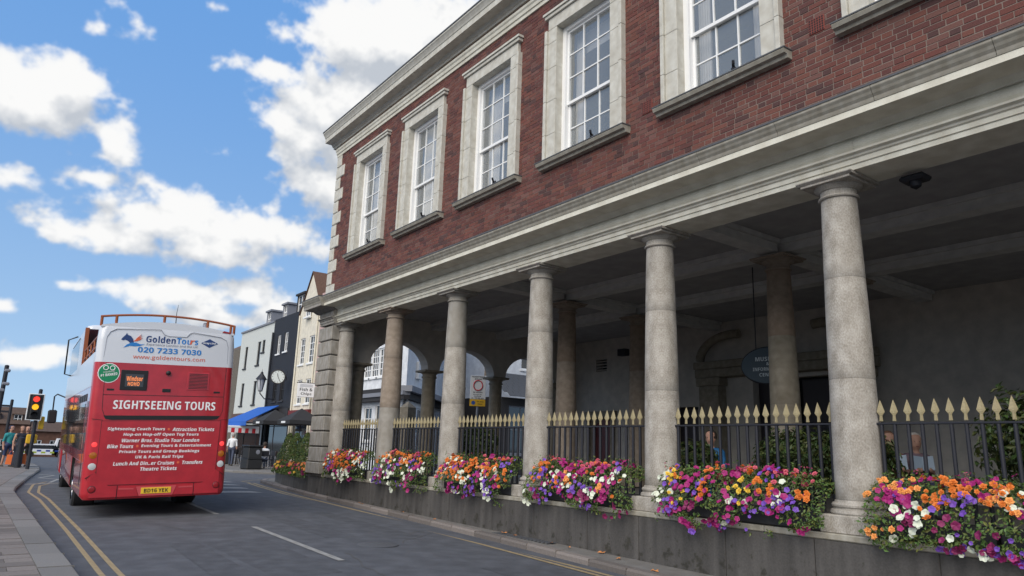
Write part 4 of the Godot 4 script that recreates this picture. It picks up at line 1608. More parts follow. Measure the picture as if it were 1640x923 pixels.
	bevel_box(s, Vector3(-0.26, 0.437, 0.006), Vector3(0.26, 0.548, 0.016), 0.003)
	put(s, "plate_board", M.plate_yellow, plate)
	words("BD16 YEK", M.bus_black, plate, Vector3(0, 0.4925, 0.017), 0.42, 0.07)
	# lamps
	for sg in [-1.0, 1.0]:
		var x: float = 1.118 * sg + 0.01
		for q in [["brake_lamp", 1.352, 0.05, M.led_red], ["indicator_lamp", 1.155, 0.066, M.lamp_amber_off], ["reversing_lamp", 0.955, 0.068, M.lamp_clear]]:
			disc_on_rear(Vector2(x, q[1]), q[2] + 0.012, "lamp_ring", M.bus_black, b, -0.03, 0.02)
			disc_on_rear(Vector2(x, q[1]), q[2], q[0], q[3], b, -0.022, 0.03)
		disc_on_rear(Vector2(1.075 * sg, 0.548), 0.066, "lamp_ring", M.bus_black, b, 0.016, 0.004)
		disc_on_rear(Vector2(1.075 * sg, 0.548), 0.056, "fog_lamp", M.lamp_red_off, b, 0.018, 0.01)
		on_rear([Vector2(sg * 0.95 - 0.06, 2.35), Vector2(sg * 0.95 + 0.06, 2.35), Vector2(sg * 0.95 + 0.06, 2.385), Vector2(sg * 0.95 - 0.06, 2.385)], "handle_slot", M.bus_black, b, -0.02, 0.004)
	on_rear([Vector2(0.97, 3.59), Vector2(1.13, 3.575), Vector2(1.15, 3.605), Vector2(1.0, 3.63)], "marker_lamp", M.lamp_red_off, b, -0.05, -0.028)
	# destination display
	var dp := part("destination_display", b)
	s = surf()
	bevel_box(s, Vector3(-0.80, 2.365, -0.02), Vector3(-0.335, 2.745, 0.014), 0.006)
	put(s, "display_frame", M.bus_black, dp)
	s = surf()
	box(s, Vector3(-0.72, 2.43, 0.0), Vector3(-0.405, 2.67, 0.016))
	put(s, "display_screen", M.screen, dp)
	words("Windsor", M.led_text, dp, Vector3(-0.56, 2.585, 0.018), 0.28, 0.095, "display_text")
	words("HOHO", M.led_text, dp, Vector3(-0.57, 2.485, 0.018), 0.20, 0.075, "display_text")
	# grille, camera, catch
	var gr := part("grille", b)
	s = surf()
	bevel_box(s, Vector3(0.38, 2.40, -0.02), Vector3(0.79, 2.75, 0.008), 0.004)
	put(s, "grille_frame", M.bus_red, gr)
	for j in 11:
		s = surf()
		box(s, Vector3(0.41, 2.425 + j * 0.0285, 0.0), Vector3(0.76, 2.438 + j * 0.0285, 0.0105))
		put(s, "grille_slot", M.bus_black, gr)
	disc_on_rear(Vector2(0.02, 2.718), 0.045, "camera_dome", M.bus_black, b, 0.0, 0.05)
	s = surf()
	bevel_box(s, Vector3(-0.06, 2.345, -0.02), Vector3(0.09, 2.41, 0.012), 0.006)
	put(s, "cover_catch", M.bus_black, b)
	# --- lettering
	words("SIGHTSEEING TOURS", M.print_white, b, Vector3(0.035, 2.09, 0.004), 1.82, 0.165)
	var rows := [["Sightseeing Coach Tours", "Attraction Tickets", 1.633, -0.923, 0.958], ["Hop-on Hop-off Open Top Tours", "", 1.53, -0.65, 0.673], ["Warner Bros. Studio Tour London", "", 1.425, -0.675, 0.693], ["Bike Tours", "Evening Tours & Entertainment", 1.318, -0.897, 0.92], ["Private Tours and Group Bookings", "", 1.211, -0.694, 0.71], ["UK & Paris Rail Trips", "", 1.109, -0.413, 0.427], ["Lunch And Din..er Cruises", "Transfers", 1.0, -0.768, 0.788], ["Theatre Tickets", "", 0.894, -0.312, 0.327]]
	for r in rows:
		if r[1] == "":
			words(r[0], M.print_white, b, Vector3((r[3] + r[4]) / 2, r[2], 0.016), r[4] - r[3], 0.072, "lettering", 0.14)
		else:
			var na: float = r[0].length()
			var nb: float = r[1].length()
			var wa: float = (r[4] - r[3] - 0.14) * na / (na + nb)
			var wb: float = (r[4] - r[3] - 0.14) * nb / (na + nb)
			words(r[0], M.print_white, b, Vector3(r[3] + wa / 2, r[2], 0.016), wa, 0.072, "lettering", 0.14)
			words(r[1], M.print_white, b, Vector3(r[4] - wb / 2, r[2], 0.016), wb, 0.072, "lettering", 0.14)
			disc_on_rear(Vector2(r[3] + wa + 0.07, r[2]), 0.024, "bullet_dot", M.print_orange, b, 0.012, 0.003)
	words("Golden", M.print_navy, b, Vector3(-0.165, 3.365, -0.004), 0.53, 0.135)
	words("Tou s", M.print_blue, b, Vector3(0.32, 3.36, -0.004), 0.40, 0.125)
	words("r", M.print_orange, b, Vector3(0.41, 3.35, -0.003), 0.075, 0.09, "lettering", 0.25)
	words("Experience London and the UK", M.print_grey, b, Vector3(0.05, 3.255, -0.002), 0.93, 0.055, "lettering", 0.12, false)
	words("020 7233 7030", M.print_blue, b, Vector3(0.017, 3.15, 0.002), 1.15, 0.105)
	words("www.goldentours.com", M.print_orange, b, Vector3(0.022, 3.0, 0.003), 1.30, 0.10, "lettering", 0.0, false)
	# emblem: a horse's head over a wave, with a wing
	var lg := part("emblem", b)
	on_rear([Vector2(-0.86, 3.33), Vector2(-0.84, 3.36), Vector2(-0.79, 3.42), Vector2(-0.775, 3.455), Vector2(-0.755, 3.42), Vector2(-0.70, 3.40), Vector2(-0.655, 3.34), Vector2(-0.64, 3.28), Vector2(-0.70, 3.26), Vector2(-0.74, 3.30), Vector2(-0.79, 3.325), Vector2(-0.82, 3.31), Vector2(-0.85, 3.315)], "horse_head", M.print_navy, lg, -0.03, 0.0)
	on_rear([Vector2(-0.81, 3.17), Vector2(-0.76, 3.23), Vector2(-0.68, 3.275), Vector2(-0.6, 3.28), Vector2(-0.52, 3.25), Vector2(-0.45, 3.255), Vector2(-0.54, 3.215), Vector2(-0.62, 3.205), Vector2(-0.7, 3.21)], "wave", M.print_blue, lg, -0.03, 0.0008)
	for j in 3:
		on_rear([Vector2(-0.66 + j * 0.02, 3.30 + j * 0.012), Vector2(-0.6, 3.335 + j * 0.014), Vector2(-0.5 - j * 0.01, 3.375 + j * 0.035), Vector2(-0.53 - j * 0.012, 3.335 + j * 0.03), Vector2(-0.59, 3.305 + j * 0.016)], "wing_feather", M.print_orange, lg, -0.03, 0.0005 * j)
	on_rear([Vector2(0.575, 3.35), Vector2(0.735, 3.44), Vector2(0.895, 3.355), Vector2(0.735, 3.262)], "diamond_badge", M.print_navy, b, -0.03, 0.0)
	words("Gray Line", M.print_white, b, Vector3(0.735, 3.35, 0.001), 0.24, 0.05, "lettering", 0.15)
	# round green sticker
	var st := part("round_sticker", b)
	disc_on_rear(Vector2(-1.005, 2.675), 0.185, "sticker_rim", M.print_white, st, 0.0, 0.003)
	disc_on_rear(Vector2(-1.005, 2.675), 0.172, "sticker_face", M.sticker_green, st, 0.002, 0.003)
	for sx in [-0.055, 0.055]:
		var rs := surf()
		var ring := []
		for j in 16:
			ring.append(Vector3(-1.005 + sx + 0.04 * cos(TAU * j / 16), 2.77 + 0.04 * sin(TAU * j / 16), 0.006))
		tube(rs, ring, 0.008, 6, true)
		put(rs, "eye_ring", M.print_white, st)
	words("#1 RANKED", M.print_white, st, Vector3(-1.0, 2.645, 0.007), 0.28, 0.05, "lettering", 0.1, true, Basis(Vector3(0, 0, 1), 0.18))
	words("tripadvisor", M.print_white, st, Vector3(-1.0, 2.7, 0.007), 0.2, 0.04, "lettering", 0.0, false, Basis(Vector3(0, 0, 1), 0.18))

# ---------------------------------------------------------------- houses beyond the hall
func sash(parent: Node, xf: Transform3D, r: Rect2, cols: int, rows: int, frame: Material, deep := 0.1, sill := true) -> void:
	var w := part("window", parent)
	var s := surf()
	var f := 0.07
	var bars := [Rect2(r.position, Vector2(f, r.size.y)), Rect2(Vector2(r.end.x - f, r.position.y), Vector2(f, r.size.y)), Rect2(r.position + Vector2(f, 0), Vector2(r.size.x - 2 * f, f)), Rect2(Vector2(r.position.x + f, r.end.y - f), Vector2(r.size.x - 2 * f, f))]
	for q in bars:
		box(s, Vector3(q.position.x, q.position.y, -deep), Vector3(q.end.x, q.end.y, -deep + 0.05), xf)
	var inner := r.grow(-f)
	for c in range(1, cols):
		var x := inner.position.x + inner.size.x * c / cols
		box(s, Vector3(x - 0.018, inner.position.y, -deep + 0.005), Vector3(x + 0.018, inner.end.y, -deep + 0.035), xf)
	for c in range(1, rows):
		var y := inner.position.y + inner.size.y * c / rows
		box(s, Vector3(inner.position.x, y - 0.018, -deep + 0.006), Vector3(inner.end.x, y + 0.018, -deep + 0.034), xf)
	put(s, "frame", frame, w)
	for c in cols:
		for q in rows:
			s = surf()
			var a := inner.position + inner.size * Vector2(c / float(cols), q / float(rows))
			var b := inner.position + inner.size * Vector2((c + 1) / float(cols), (q + 1) / float(rows))
			quad(s, xf * Vector3(a.x, a.y, -deep + 0.01), xf * Vector3(a.x, b.y, -deep + 0.01), xf * Vector3(b.x, b.y, -deep + 0.01), xf * Vector3(b.x, a.y, -deep + 0.01))
			put(s, "pane", M.dark_glass, w)
	if sill:
		s = surf()
		box(s, Vector3(r.position.x - 0.08, r.position.y - 0.09, -deep), Vector3(r.end.x + 0.08, r.position.y - 0.002, 0.07), xf)
		put(s, "sill", frame, w)

func house_shell(parent: Node, xf: Transform3D, r: Rect2, holes: Array, deep: float, m: Material) -> void:
	var s := surf()
	wall_open(s, r, holes, xf, 0.14)
	box(s, Vector3(r.position.x, r.position.y, -deep), Vector3(r.position.x + 0.2, r.end.y, -0.002), xf)
	box(s, Vector3(r.end.x - 0.2, r.position.y, -deep), Vector3(r.end.x, r.end.y, -0.002), xf)
	box(s, Vector3(r.position.x + 0.2, r.position.y, -deep), Vector3(r.end.x - 0.2, r.end.y, -deep + 0.2), xf)
	put(s, "wall", m, parent)

func dormer(parent: Node, xf: Transform3D, c: float, y0: float, y1: float, w: float, side: Material) -> void:
	var d := part("dormer", parent)
	var s := surf()
	box(s, Vector3(c - w / 2, y0, -2.4), Vector3(c - w / 2 + 0.12, y1, -0.5), xf)
	box(s, Vector3(c + w / 2 - 0.12, y0, -2.4), Vector3(c + w / 2, y1, -0.5), xf)
	box(s, Vector3(c - w / 2 - 0.1, y1, -2.6), Vector3(c + w / 2 + 0.1, y1 + 0.12, -0.4), xf)
	put(s, "cheek", side, d)
	s = surf()
	var r := Rect2(c - w / 2 + 0.12, y0, w - 0.24, y1 - y0)
	box(s, Vector3(r.position.x, r.position.y, -0.62), Vector3(r.end.x, r.end.y, -0.6), xf)
	put(s, "pane", M.dark_glass, d)
	s = surf()
	for q in [r.position.x, r.get_center().x - 0.03, r.end.x - 0.06]:
		box(s, Vector3(q, y0, -0.598), Vector3(q + 0.06, y1, -0.55), xf)
	for q in [y0, (y0 + y1) / 2, y1 - 0.06]:
		box(s, Vector3(r.position.x, q, -0.597), Vector3(r.end.x, q + 0.06, -0.555), xf)
	put(s, "frame", M.sash_white, d)

func slope_roof(parent: Node, xf: Transform3D, u0: float, u1: float, y0: float, y1: float, deep: float, m: Material) -> void:
	var s := surf()
	prism(s, PackedVector2Array([Vector2(0.1, y0), Vector2(deep * 0.5, y1), Vector2(deep, y0)]), Transform3D(xf.basis * Basis(Vector3(0, 0, -1), Vector3.UP, Vector3(1, 0, 0)), xf.origin), u0, u1)
	put(s, "roof", m, parent)

func build_far_houses() -> void:
	var xf := facing_street(15.0)
	# white painted brick house
	var a := thing("white_brick_house", "white-painted brick house with narrow dark windows and a brown shopfront", "house")
	var hs := [Rect2(-52.5, 6.75, 0.62, 1.55), Rect2(-49.7, 6.8, 0.68, 1.6), Rect2(-48.75, 7.6, 0.6, 0.82), Rect2(-52.45, 4.15, 0.66, 1.55), Rect2(-49.7, 4.15, 0.68, 1.57), Rect2(-52.8, 0.9, 5.6, 1.9)]
	house_shell(a, xf, Rect2(-53.7, 0.2, 7.1, 9.25), hs, 8.0, M.white_brick_paint)
	for j in 5:
		sash(a, xf, hs[j], 1, 2, M.shop_dark)
	var s := surf()
	box(s, Vector3(-53.6, 2.95, -0.05), Vector3(-46.7, 3.6, 0.14), xf)
	put(s, "shop_fascia", M.shop_brown, a)
	s = surf()
	box(s, Vector3(-52.8, 0.9, -0.13), Vector3(-47.2, 2.8, -0.1), xf)
	put(s, "shop_glass", M.dark_glass, a)
	s = surf()
	box(s, Vector3(-53.75, 9.4, -0.4), Vector3(-46.6, 9.52, 0.08), xf)
	put(s, "parapet_coping", M.dormer_grey, a)
	slope_roof(a, xf, -53.6, -46.7, 9.3, 10.9, 8.0, M.slate)
	dormer(a, xf, -49.5, 9.5, 10.55, 1.0, M.dormer_grey)
	# black house with the clock
	var b := thing("black_house", "black-painted house with two windows and a bracket clock on its front", "house")
	hs = [Rect2(-45.68, 7.2, 0.58, 1.22), Rect2(-44.38, 7.25, 0.62, 1.22), Rect2(-45.6, 4.2, 0.7, 1.4), Rect2(-44.3, 4.2, 0.7, 1.4), Rect2(-46.2, 0.9, 3.8, 2.0)]
	house_shell(b, xf, Rect2(-46.55, 0.2, 4.5, 9.35), hs, 8.0, M.black_paint)
	for j in 4:
		sash(b, xf, hs[j], 2, 2, M.sash_white if j < 2 else M.shop_dark)
	s = surf()
	box(s, Vector3(-46.2, 0.9, -0.13), Vector3(-42.4, 2.9, -0.1), xf)
	put(s, "shop_glass", M.dark_glass, b)
	s = surf()
	box(s, Vector3(-46.5, 3.2, -0.05), Vector3(-42.1, 3.7, 0.16), xf)
	put(s, "shop_fascia", M.shop_dark, b)
	slope_roof(b, xf, -46.5, -42.05, 9.4, 11.4, 8.0, M.slate)
	dormer(b, xf, -43.5, 9.6, 10.85, 1.4, M.timber_dark)
	dormer(b, xf, -46.3, 9.55, 10.6, 0.95, M.dormer_grey)
	s = surf()
	tube(s, [Vector3(-46.5, 0.5, 0.08), Vector3(-46.5, 8.7, 0.08)], 0.06, 8)
	var dp := put(s, "drainpipe", M.black_paint, b)
	dp.transform = xf
	# cream gabled house
	var c := thing("cream_gable_house", "tall cream-painted house with a steep gable and tiled roof beside the hall", "house")
	hs = [Rect2(-41.5, 6.2, 0.78, 1.55), Rect2(-40.1, 6.2, 0.85, 1.58), Rect2(-41.4, 3.9, 0.8, 1.4), Rect2(-40.1, 3.9, 0.85, 1.4), Rect2(-41.7, 0.9, 2.8, 2.0)]
	house_shell(c, xf, Rect2(-41.95, 0.2, 3.2, 9.1), hs, 8.0, M.cream_paint)
	for j in 4:
		sash(c, xf, hs[j], 2, 4, M.sash_white)
	s = surf()
	prism(s, PackedVector2Array([Vector2(-41.95, 9.3), Vector2(-38.75, 9.3), Vector2(-40.4, 11.6)]), xf, -0.3, 0.0)
	put(s, "gable", M.cream_paint, c)
	sash(c, Transform3D(xf.basis, xf.origin - Vector3(0.16, 0, 0)), Rect2(-40.75, 8.95, 0.66, 0.95), 2, 2, M.sash_white)
	s = surf()
	for q in [[-42.1, 9.2, -40.4, 11.72], [-38.6, 9.2, -40.4, 11.72]]:
		quad(s, xf * Vector3(q[0], q[1], 0.08), xf * Vector3(q[2], q[3], 0.08), xf * Vector3(q[2], q[3], -8.0), xf * Vector3(q[0], q[1], -8.0))
	put(s, "roof", M.tile_brown, c)
	s = surf()
	tube(s, [xf * Vector3(-41.85, 0.4, 0.07), xf * Vector3(-41.85, 9.2, 0.07)], 0.05, 8)
	tube(s, [xf * Vector3(-38.95, 0.4, 0.07), xf * Vector3(-38.95, 9.2, 0.07)], 0.05, 8)
	put(s, "drainpipe", M.cream_paint, c)
	s = surf()
	box(s, Vector3(-41.9, 3.0, -0.05), Vector3(-38.8, 3.55, 0.2), xf)
	put(s, "shop_fascia", M.shop_red, c)
	s = surf()
	box(s, Vector3(-41.7, 0.9, -0.13), Vector3(-38.9, 2.9, -0.1), xf)
	put(s, "shop_glass", M.dark_glass, c)
	# pink sliver
	var d := thing("pink_house", "narrow pink-rendered house between the cream gable and the hall corner", "house")
	house_shell(d, xf, Rect2(-38.7, 0.2, 2.5, 9.9), [Rect2(-38.2, 6.2, 0.8, 1.5)], 8.0, M.pink_paint)
	sash(d, xf, Rect2(-38.2, 6.2, 0.8, 1.5), 2, 4, M.sash_white)
	slope_roof(d, xf, -38.7, -36.2, 10.1, 12.0, 8.0, M.tile_brown)
	# old stone house beyond the white one
	var o := thing("old_stone_house", "weathered brown stone house edge just past the white brick house", "house")
	house_shell(o, xf, Rect2(-60.5, 0.0, 6.7, 8.4), [Rect2(-57.5, 5.2, 0.9, 1.5), Rect2(-57.5, 2.2, 0.9, 1.6)], 8.0, M.old_stone)
	sash(o, xf, Rect2(-57.5, 5.2, 0.9, 1.5), 2, 2, M.sash_white)
	sash(o, xf, Rect2(-57.5, 2.2, 0.9, 1.6), 2, 2, M.sash_white)
	slope_roof(o, xf, -60.5, -53.8, 8.4, 10.6, 8.0, M.tile_brown)
	# white corner house seen through the arches: one front along the street, one along the lane
	var w := thing("white_corner_house", "white jettied house with many-paned upper window, seen through the arches", "house")
	hs = [Rect2(-32.45, 4.85, 2.35, 1.35)]
	s = surf()
	wall_open(s, Rect2(-35.9, 4.3, 7.9, 5.4), hs, xf, 0.14)
	put(s, "upper_wall", M.white_render, w)
	sash(w, xf, Rect2(-32.45, 4.85, 0.75, 1.35), 3, 4, M.sash_white)
	sash(w, xf, Rect2(-31.65, 4.85, 0.75, 1.35), 3, 4, M.sash_white)
	sash(w, xf, Rect2(-30.85, 4.85, 0.75, 1.35), 3, 4, M.sash_white)
	s = surf()
	box(s, Vector3(-35.9, 3.72, -0.2), Vector3(-27.95, 3.9, 0.12), xf)
	box(s, Vector3(-35.9, 4.08, -0.2), Vector3(-27.95, 4.29, 0.02), xf)
	put(s, "jetty_beam", M.timber_dark, w)
	s = surf()
	box(s, Vector3(-35.9, 3.9, -0.2), Vector3(-27.95, 4.08, 0.18), xf)
	put(s, "jetty_gutter", M.dormer_grey, w)
	hs = [Rect2(-32.6, 1.9, 0.85, 1.6), Rect2(-31.4, 1.3, 0.9, 2.3), Rect2(-30.1, 1.9, 1.6, 1.6)]
	s = surf()
	wall_open(s, Rect2(-35.9, 0.2, 7.7, 3.52), hs, Transform3D(xf.basis, xf.origin + Vector3(0.25, 0, 0)), 0.14)
	put(s, "lower_wall", M.white_render, w)
	for q in hs:
		sash(w, Transform3D(xf.basis, xf.origin + Vector3(0.25, 0, 0)), q, 2, 3, M.sash_white)
	var dirn := Vector3(sin(deg_to_rad(42.8)), 0, -cos(deg_to_rad(42.8)))
	var lane := Transform3D(Basis(dirn, Vector3.UP, dirn.cross(Vector3.UP)), Vector3(15.0, 0, -28.0))
	s = surf()
	wall_open(s, Rect2(0, 4.3, 8.6, 5.4), [], lane, 0.1)
	put(s, "upper_wall", M.white_render, w)
	s = surf()
	box(s, Vector3(0, 3.75, -0.2), Vector3(8.6, 4.05, 0.04), lane)
	put(s, "jetty_beam", M.timber_dark, w)
	s = surf()
	box(s, Vector3(-0.1, 4.05, -0.2), Vector3(8.6, 4.3, 0.3), lane)
	put(s, "jetty_gutter", M.dormer_grey, w)
	hs = [Rect2(0.8, 1.5, 1.6, 2.0), Rect2(3.1, 1.1, 1.0, 2.4), Rect2(4.8, 1.5, 2.4, 2.0)]
	s = surf()
	wall_open(s, Rect2(0.2, 0.2, 8.4, 3.54), hs, Transform3D(lane.basis, lane.origin - lane.basis.z * 0.2), 0.12)
	put(s, "lower_wall", M.white_render, w)
	for q in hs:
		sash(w, Transform3D(lane.basis, lane.origin - lane.basis.z * 0.2), q, 3, 2, M.sash_white)
	s = surf()
	bevel_box(s, Vector3(1.6, 4.75, 0.0), Vector3(2.3, 5.55, 0.14), 0.02, lane)
	put(s, "meter_box", M.sign_white, w)
	s = surf()
	box(s, Vector3(-35.9, 9.7, -6), Vector3(-28.0, 9.85, 0.3), xf)
	put(s, "roof", M.tile_brown, w)
	# white rendered house closing the lane
	var e := thing("white_lane_house", "plain white rendered house closing the lane behind the zone sign", "house")
	var ex := Transform3D(Basis.IDENTITY, Vector3(0, 0, -34.2))
	hs = [Rect2(21.6, 1.4, 1.8, 2.2), Rect2(24.0, 1.4, 1.5, 2.2)]
	house_shell(e, ex, Rect2(20.8, 0.2, 6.5, 9.5), hs, 6.0, M.white_render)
	for q in hs:
		sash(e, ex, q, 2, 3, M.sash_white)
	s = surf()
	box(s, Vector3(20.85, 3.95, -0.05), Vector3(27.2, 4.3, 0.1), ex)
	put(s, "timber_band", M.timber_dark, e)
	s = surf()
	var oval := []
	for j in 20:
		oval.append(ex * Vector3(21.75 + 0.3 * cos(TAU * j / 20), 5.0 + 0.2 * sin(TAU * j / 20), 0.03))
	tube(s, oval, 0.025, 6, true)
	put(s, "name_oval", M.timber_dark, e)
	words("ST", M.timber_dark, e, ex * Vector3(21.75, 5.0, 0.02), 0.26, 0.2)
	# slate-roofed shop nearer by
	var f := thing("slate_roof_shop", "small shop with a slate lean-to roof and blue-grey front past the arches", "shop")
	var fx := Transform3D(Basis.IDENTITY, Vector3(0, 0, -29.5))
	s = surf()
	for row in 6:
		for j in 14:
			var x0 := 20.9 + j * 0.36 + (0.18 if row % 2 == 0 else 0.0)
			var y0 := 4.3 + row * 0.2
			var z0 := 0.9 - row * 0.26
			var one := surf()
			hexa(one, [fx * Vector3(x0, y0, z0), fx * Vector3(x0 + 0.35, y0, z0), fx * Vector3(x0 + 0.35, y0 + 0.28, z0 - 0.32), fx * Vector3(x0, y0 + 0.28, z0 - 0.32), fx * Vector3(x0, y0 + 0.025, z0), fx * Vector3(x0 + 0.35, y0 + 0.025, z0), fx * Vector3(x0 + 0.35, y0 + 0.3, z0 - 0.32), fx * Vector3(x0, y0 + 0.3, z0 - 0.32)])
			put(one, "roof_slate", M.slate, f)
	hs = [Rect2(21.7, 1.5, 1.6, 2.4), Rect2(23.7, 1.0, 1.0, 2.9)]
	house_shell(f, fx, Rect2(20.9, 0.2, 5.2, 4.1), hs, 4.0, M.timber_dark)
	for q in hs:
		sash(f, fx, q, 2, 2, M.dormer_grey)
	hs = [Rect2(23.0, 5.9, 1.1, 1.9)]
	var fx2 := Transform3D(Basis.IDENTITY, Vector3(0, 0, -30.3))
	s = surf()
	wall_open(s, Rect2(21.0, 5.2, 5.2, 4.5), hs, fx2, 0.14)
	put(s, "upper_wall", M.white_render, f)
	sash(f, fx2, hs[0], 2, 3, M.sash_white)
	s = surf()
	for j in 5:
		bevel_box(s, Vector3(20.85, 5.2 + j * 0.5, -0.3), Vector3(21.25 + 0.15 * (j % 2), 5.68 + j * 0.5, 0.04), 0.02, fx2)
	put(s, "corner_stones", M.brown_stone, f)
	# houses at the far end of the street, left of the bus
	var far := [["far_brick_house", "distant brown brick house with dormers and a chimney behind the traffic light", -6.0, 6.2, 3.0, 4.6], ["far_long_house", "distant low brick building with white windows beyond the police car", 6.3, 16.5, 2.2, 2.9]]
	for q in far:
		var hh := thing(q[0], q[1], "house")
		var hx := Transform3D(Basis.IDENTITY, Vector3(0, 0, -112.0 if q[2] < 0 else -110.0))
		var g := -1.2
		hs = []
		var n := int((q[3] - q[2]) / 1.7)
		for j in n:
			hs.append(Rect2(q[2] + 0.5 + j * 1.7, g + 0.8, 0.8, 1.5))
		house_shell(hh, hx, Rect2(q[2], g - 0.5, q[3] - q[2], q[4] - g + 0.5), hs, 7.0, M.far_brick)
		for r in hs:
			sash(hh, hx, r, 2, 2, M.sash_white)
		s = surf()
		prism(s, PackedVector2Array([Vector2(0.35, q[4]), Vector2(-3.5, q[5] + 0.6), Vector2(-7.3, q[4])]), Transform3D(Basis(Vector3(0, 0, 1), Vector3.UP, Vector3(-1, 0, 0)), hx.origin), -q[3], -q[2])
		put(s, "roof", M.far_roof, hh)
		s = surf()
		box(s, Vector3(q[2] + 4.5, q[5] - 0.4, -4.2), Vector3(q[2] + 5.6, q[5] + 1.9, -3.2), hx)
		put(s, "chimney", M.far_brick, hh)
		if q[2] < 0:
			for j in 3:
				dormer(hh, hx, q[2] + 6.0 + j * 2.4, q[4] + 0.1, q[4] + 1.2, 1.1, M.far_roof)

# ---------------------------------------------------------------- railings with gilded spear heads
func spear_mesh() -> Mesh:
	var s := surf()
	# a flat leaf-shaped head with a raised middle rib, on a short socket
	var out := [Vector2(0, 0.245), Vector2(0.02, 0.185), Vector2(0.042, 0.105), Vector2(0.031, 0.09), Vector2(0.014, 0.065), Vector2(0.019, 0.0)]
	for sz in [-1.0, 1.0]:
		for i in out.size() - 1:
			var a: Vector2 = out[i]
			var b: Vector2 = out[i + 1]
			for sx in [-1.0, 1.0]:
				quad(s, Vector3(0.011 * sz * (0.2 if i == 0 else 1.0), a.y, 0), Vector3(0.003 * sz, a.y, a.x * sx), Vector3(0.003 * sz, b.y, b.x * sx), Vector3(0.013 * sz, b.y, 0))
	for sx in [-1.0, 1.0]:
		for i in out.size() - 1:
			var a: Vector2 = out[i]
			var b: Vector2 = out[i + 1]
			quad(s, Vector3(-0.003, a.y, a.x * sx), Vector3(0.003, a.y, a.x * sx), Vector3(0.003, b.y, b.x * sx), Vector3(-0.003, b.y, b.x * sx))
	return meshed(s)

func build_railings() -> void:
	var spear := spear_mesh()
	var bs := surf()
	lathe(bs, [Vector2(0.0, 0.87), Vector2(0.0225, 0.87), Vector2(0.0225, 2.09)], 8)
	var bar := meshed(bs)
	var sk := surf()
	lathe(sk, [Vector2(0.022, 2.115), Vector2(0.024, 2.125), Vector2(0.02, 2.14), Vector2(0.014, 2.145)], 8)
	var where := ["railing panel nearest the rusticated corner pier", "railing panel between the brown column and the third column", "railing panel with the zone sign showing behind it", "railing panel with the arched maroon door behind it", "railing panel below the hanging oval museum sign", "railing panel at the photo's edge with a clipped shrub behind it", "railing panel beyond the last visible column"]
	for i in 7:
		var za := col_z(i)
		var zb := col_z(i + 1)
		var r := thing("iron_railing", "black iron spear-topped " + where[i], "railing", Vector3(COL_X, 0, za), 0.0, "spear-topped railings of the arcade")
		var l := zb - za
		var s := surf()
		bevel_box(s, Vector3(-0.022, 2.09, 0.21), Vector3(0.022, 2.115, l - 0.21), 0.005)
		put(s, "top_rail", M.iron, r)
		s = surf()
		for e in [0.22, l - 0.22]:
			var kx := Transform3D(Basis(Vector3.RIGHT, PI / 2), Vector3(0, 2.1, e))
			lathe(s, [Vector2(0.0, -0.02), Vector2(0.032, -0.015), Vector2(0.032, 0.015), Vector2(0, 0.02)], 10, Vector3.ZERO, kx)
		put(s, "rail_socket", M.iron, r)
		var n := 17
		for k in n:
			var z := 0.31 + (l - 0.62) * k / (n - 1.0)
			var o := inst(bar, "bar", M.iron, r)
			o.position = Vector3(0, 0, z)
			var f := inst(spear, "spear_head", M.gilt, r)
			f.position = Vector3(0, 2.13, z)
			f.rotation.y = 0.5 + rng.randf_range(-0.06, 0.06)
			f.rotation.x = rng.randf_range(-0.03, 0.03)

# ---------------------------------------------------------------- leaves and flowers
func leaf(s: SurfaceTool, p: Vector3, n: Vector3, size: float, c: Color) -> void:
	n = n.normalized()
	var t := n.cross(Vector3(rng.randf_range(-1, 1), rng.randf_range(-1, 1), rng.randf_range(-1, 1))).normalized()
	var b := n.cross(t)
	s.set_color(c)
	var a0 := p - t * size * 0.5
	var a1 := p + t * size * 0.5 - n * size * 0.15
	var l := p + b * size * 0.27 + n * size * 0.10
	var r := p - b * size * 0.27 + n * size * 0.10
	tri(s, a0, l, a1)
	tri(s, a0, a1, r)

func green() -> Color:
	var k := rng.randf_range(0.55, 1.35)
	var y := rng.randf()
	return Color(0.070 * k * (1.0 + 0.9 * y * y), 0.135 * k, 0.030 * k)

func petunia_mesh(seed_: int) -> Mesh:
	var r := RandomNumberGenerator.new()
	r.seed = seed_
	var s := surf(true)
	var rim := []
	for i in 15:
		var a := TAU * i / 15.0
		var lobe := 1.0 - 0.16 * (1.0 if i % 3 == 0 else 0.0) + r.randf_range(-0.07, 0.07)
		rim.append(Vector3(cos(a) * lobe, sin(a) * lobe, r.randf_range(-0.12, 0.12) + (0.1 if i % 3 == 0 else 0.0)) * 0.5)
	for i in 15:
		var a: Vector3 = rim[i]
		var b: Vector3 = rim[(i + 1) % 15]
		var ma := a * 0.35 + Vector3(0, 0, -0.03)
		var mb := b * 0.35 + Vector3(0, 0, -0.03)
		quad(s, ma, a, b, mb)
		tri(s, Vector3(0, 0, -0.22), ma, mb)
	return meshed(s)

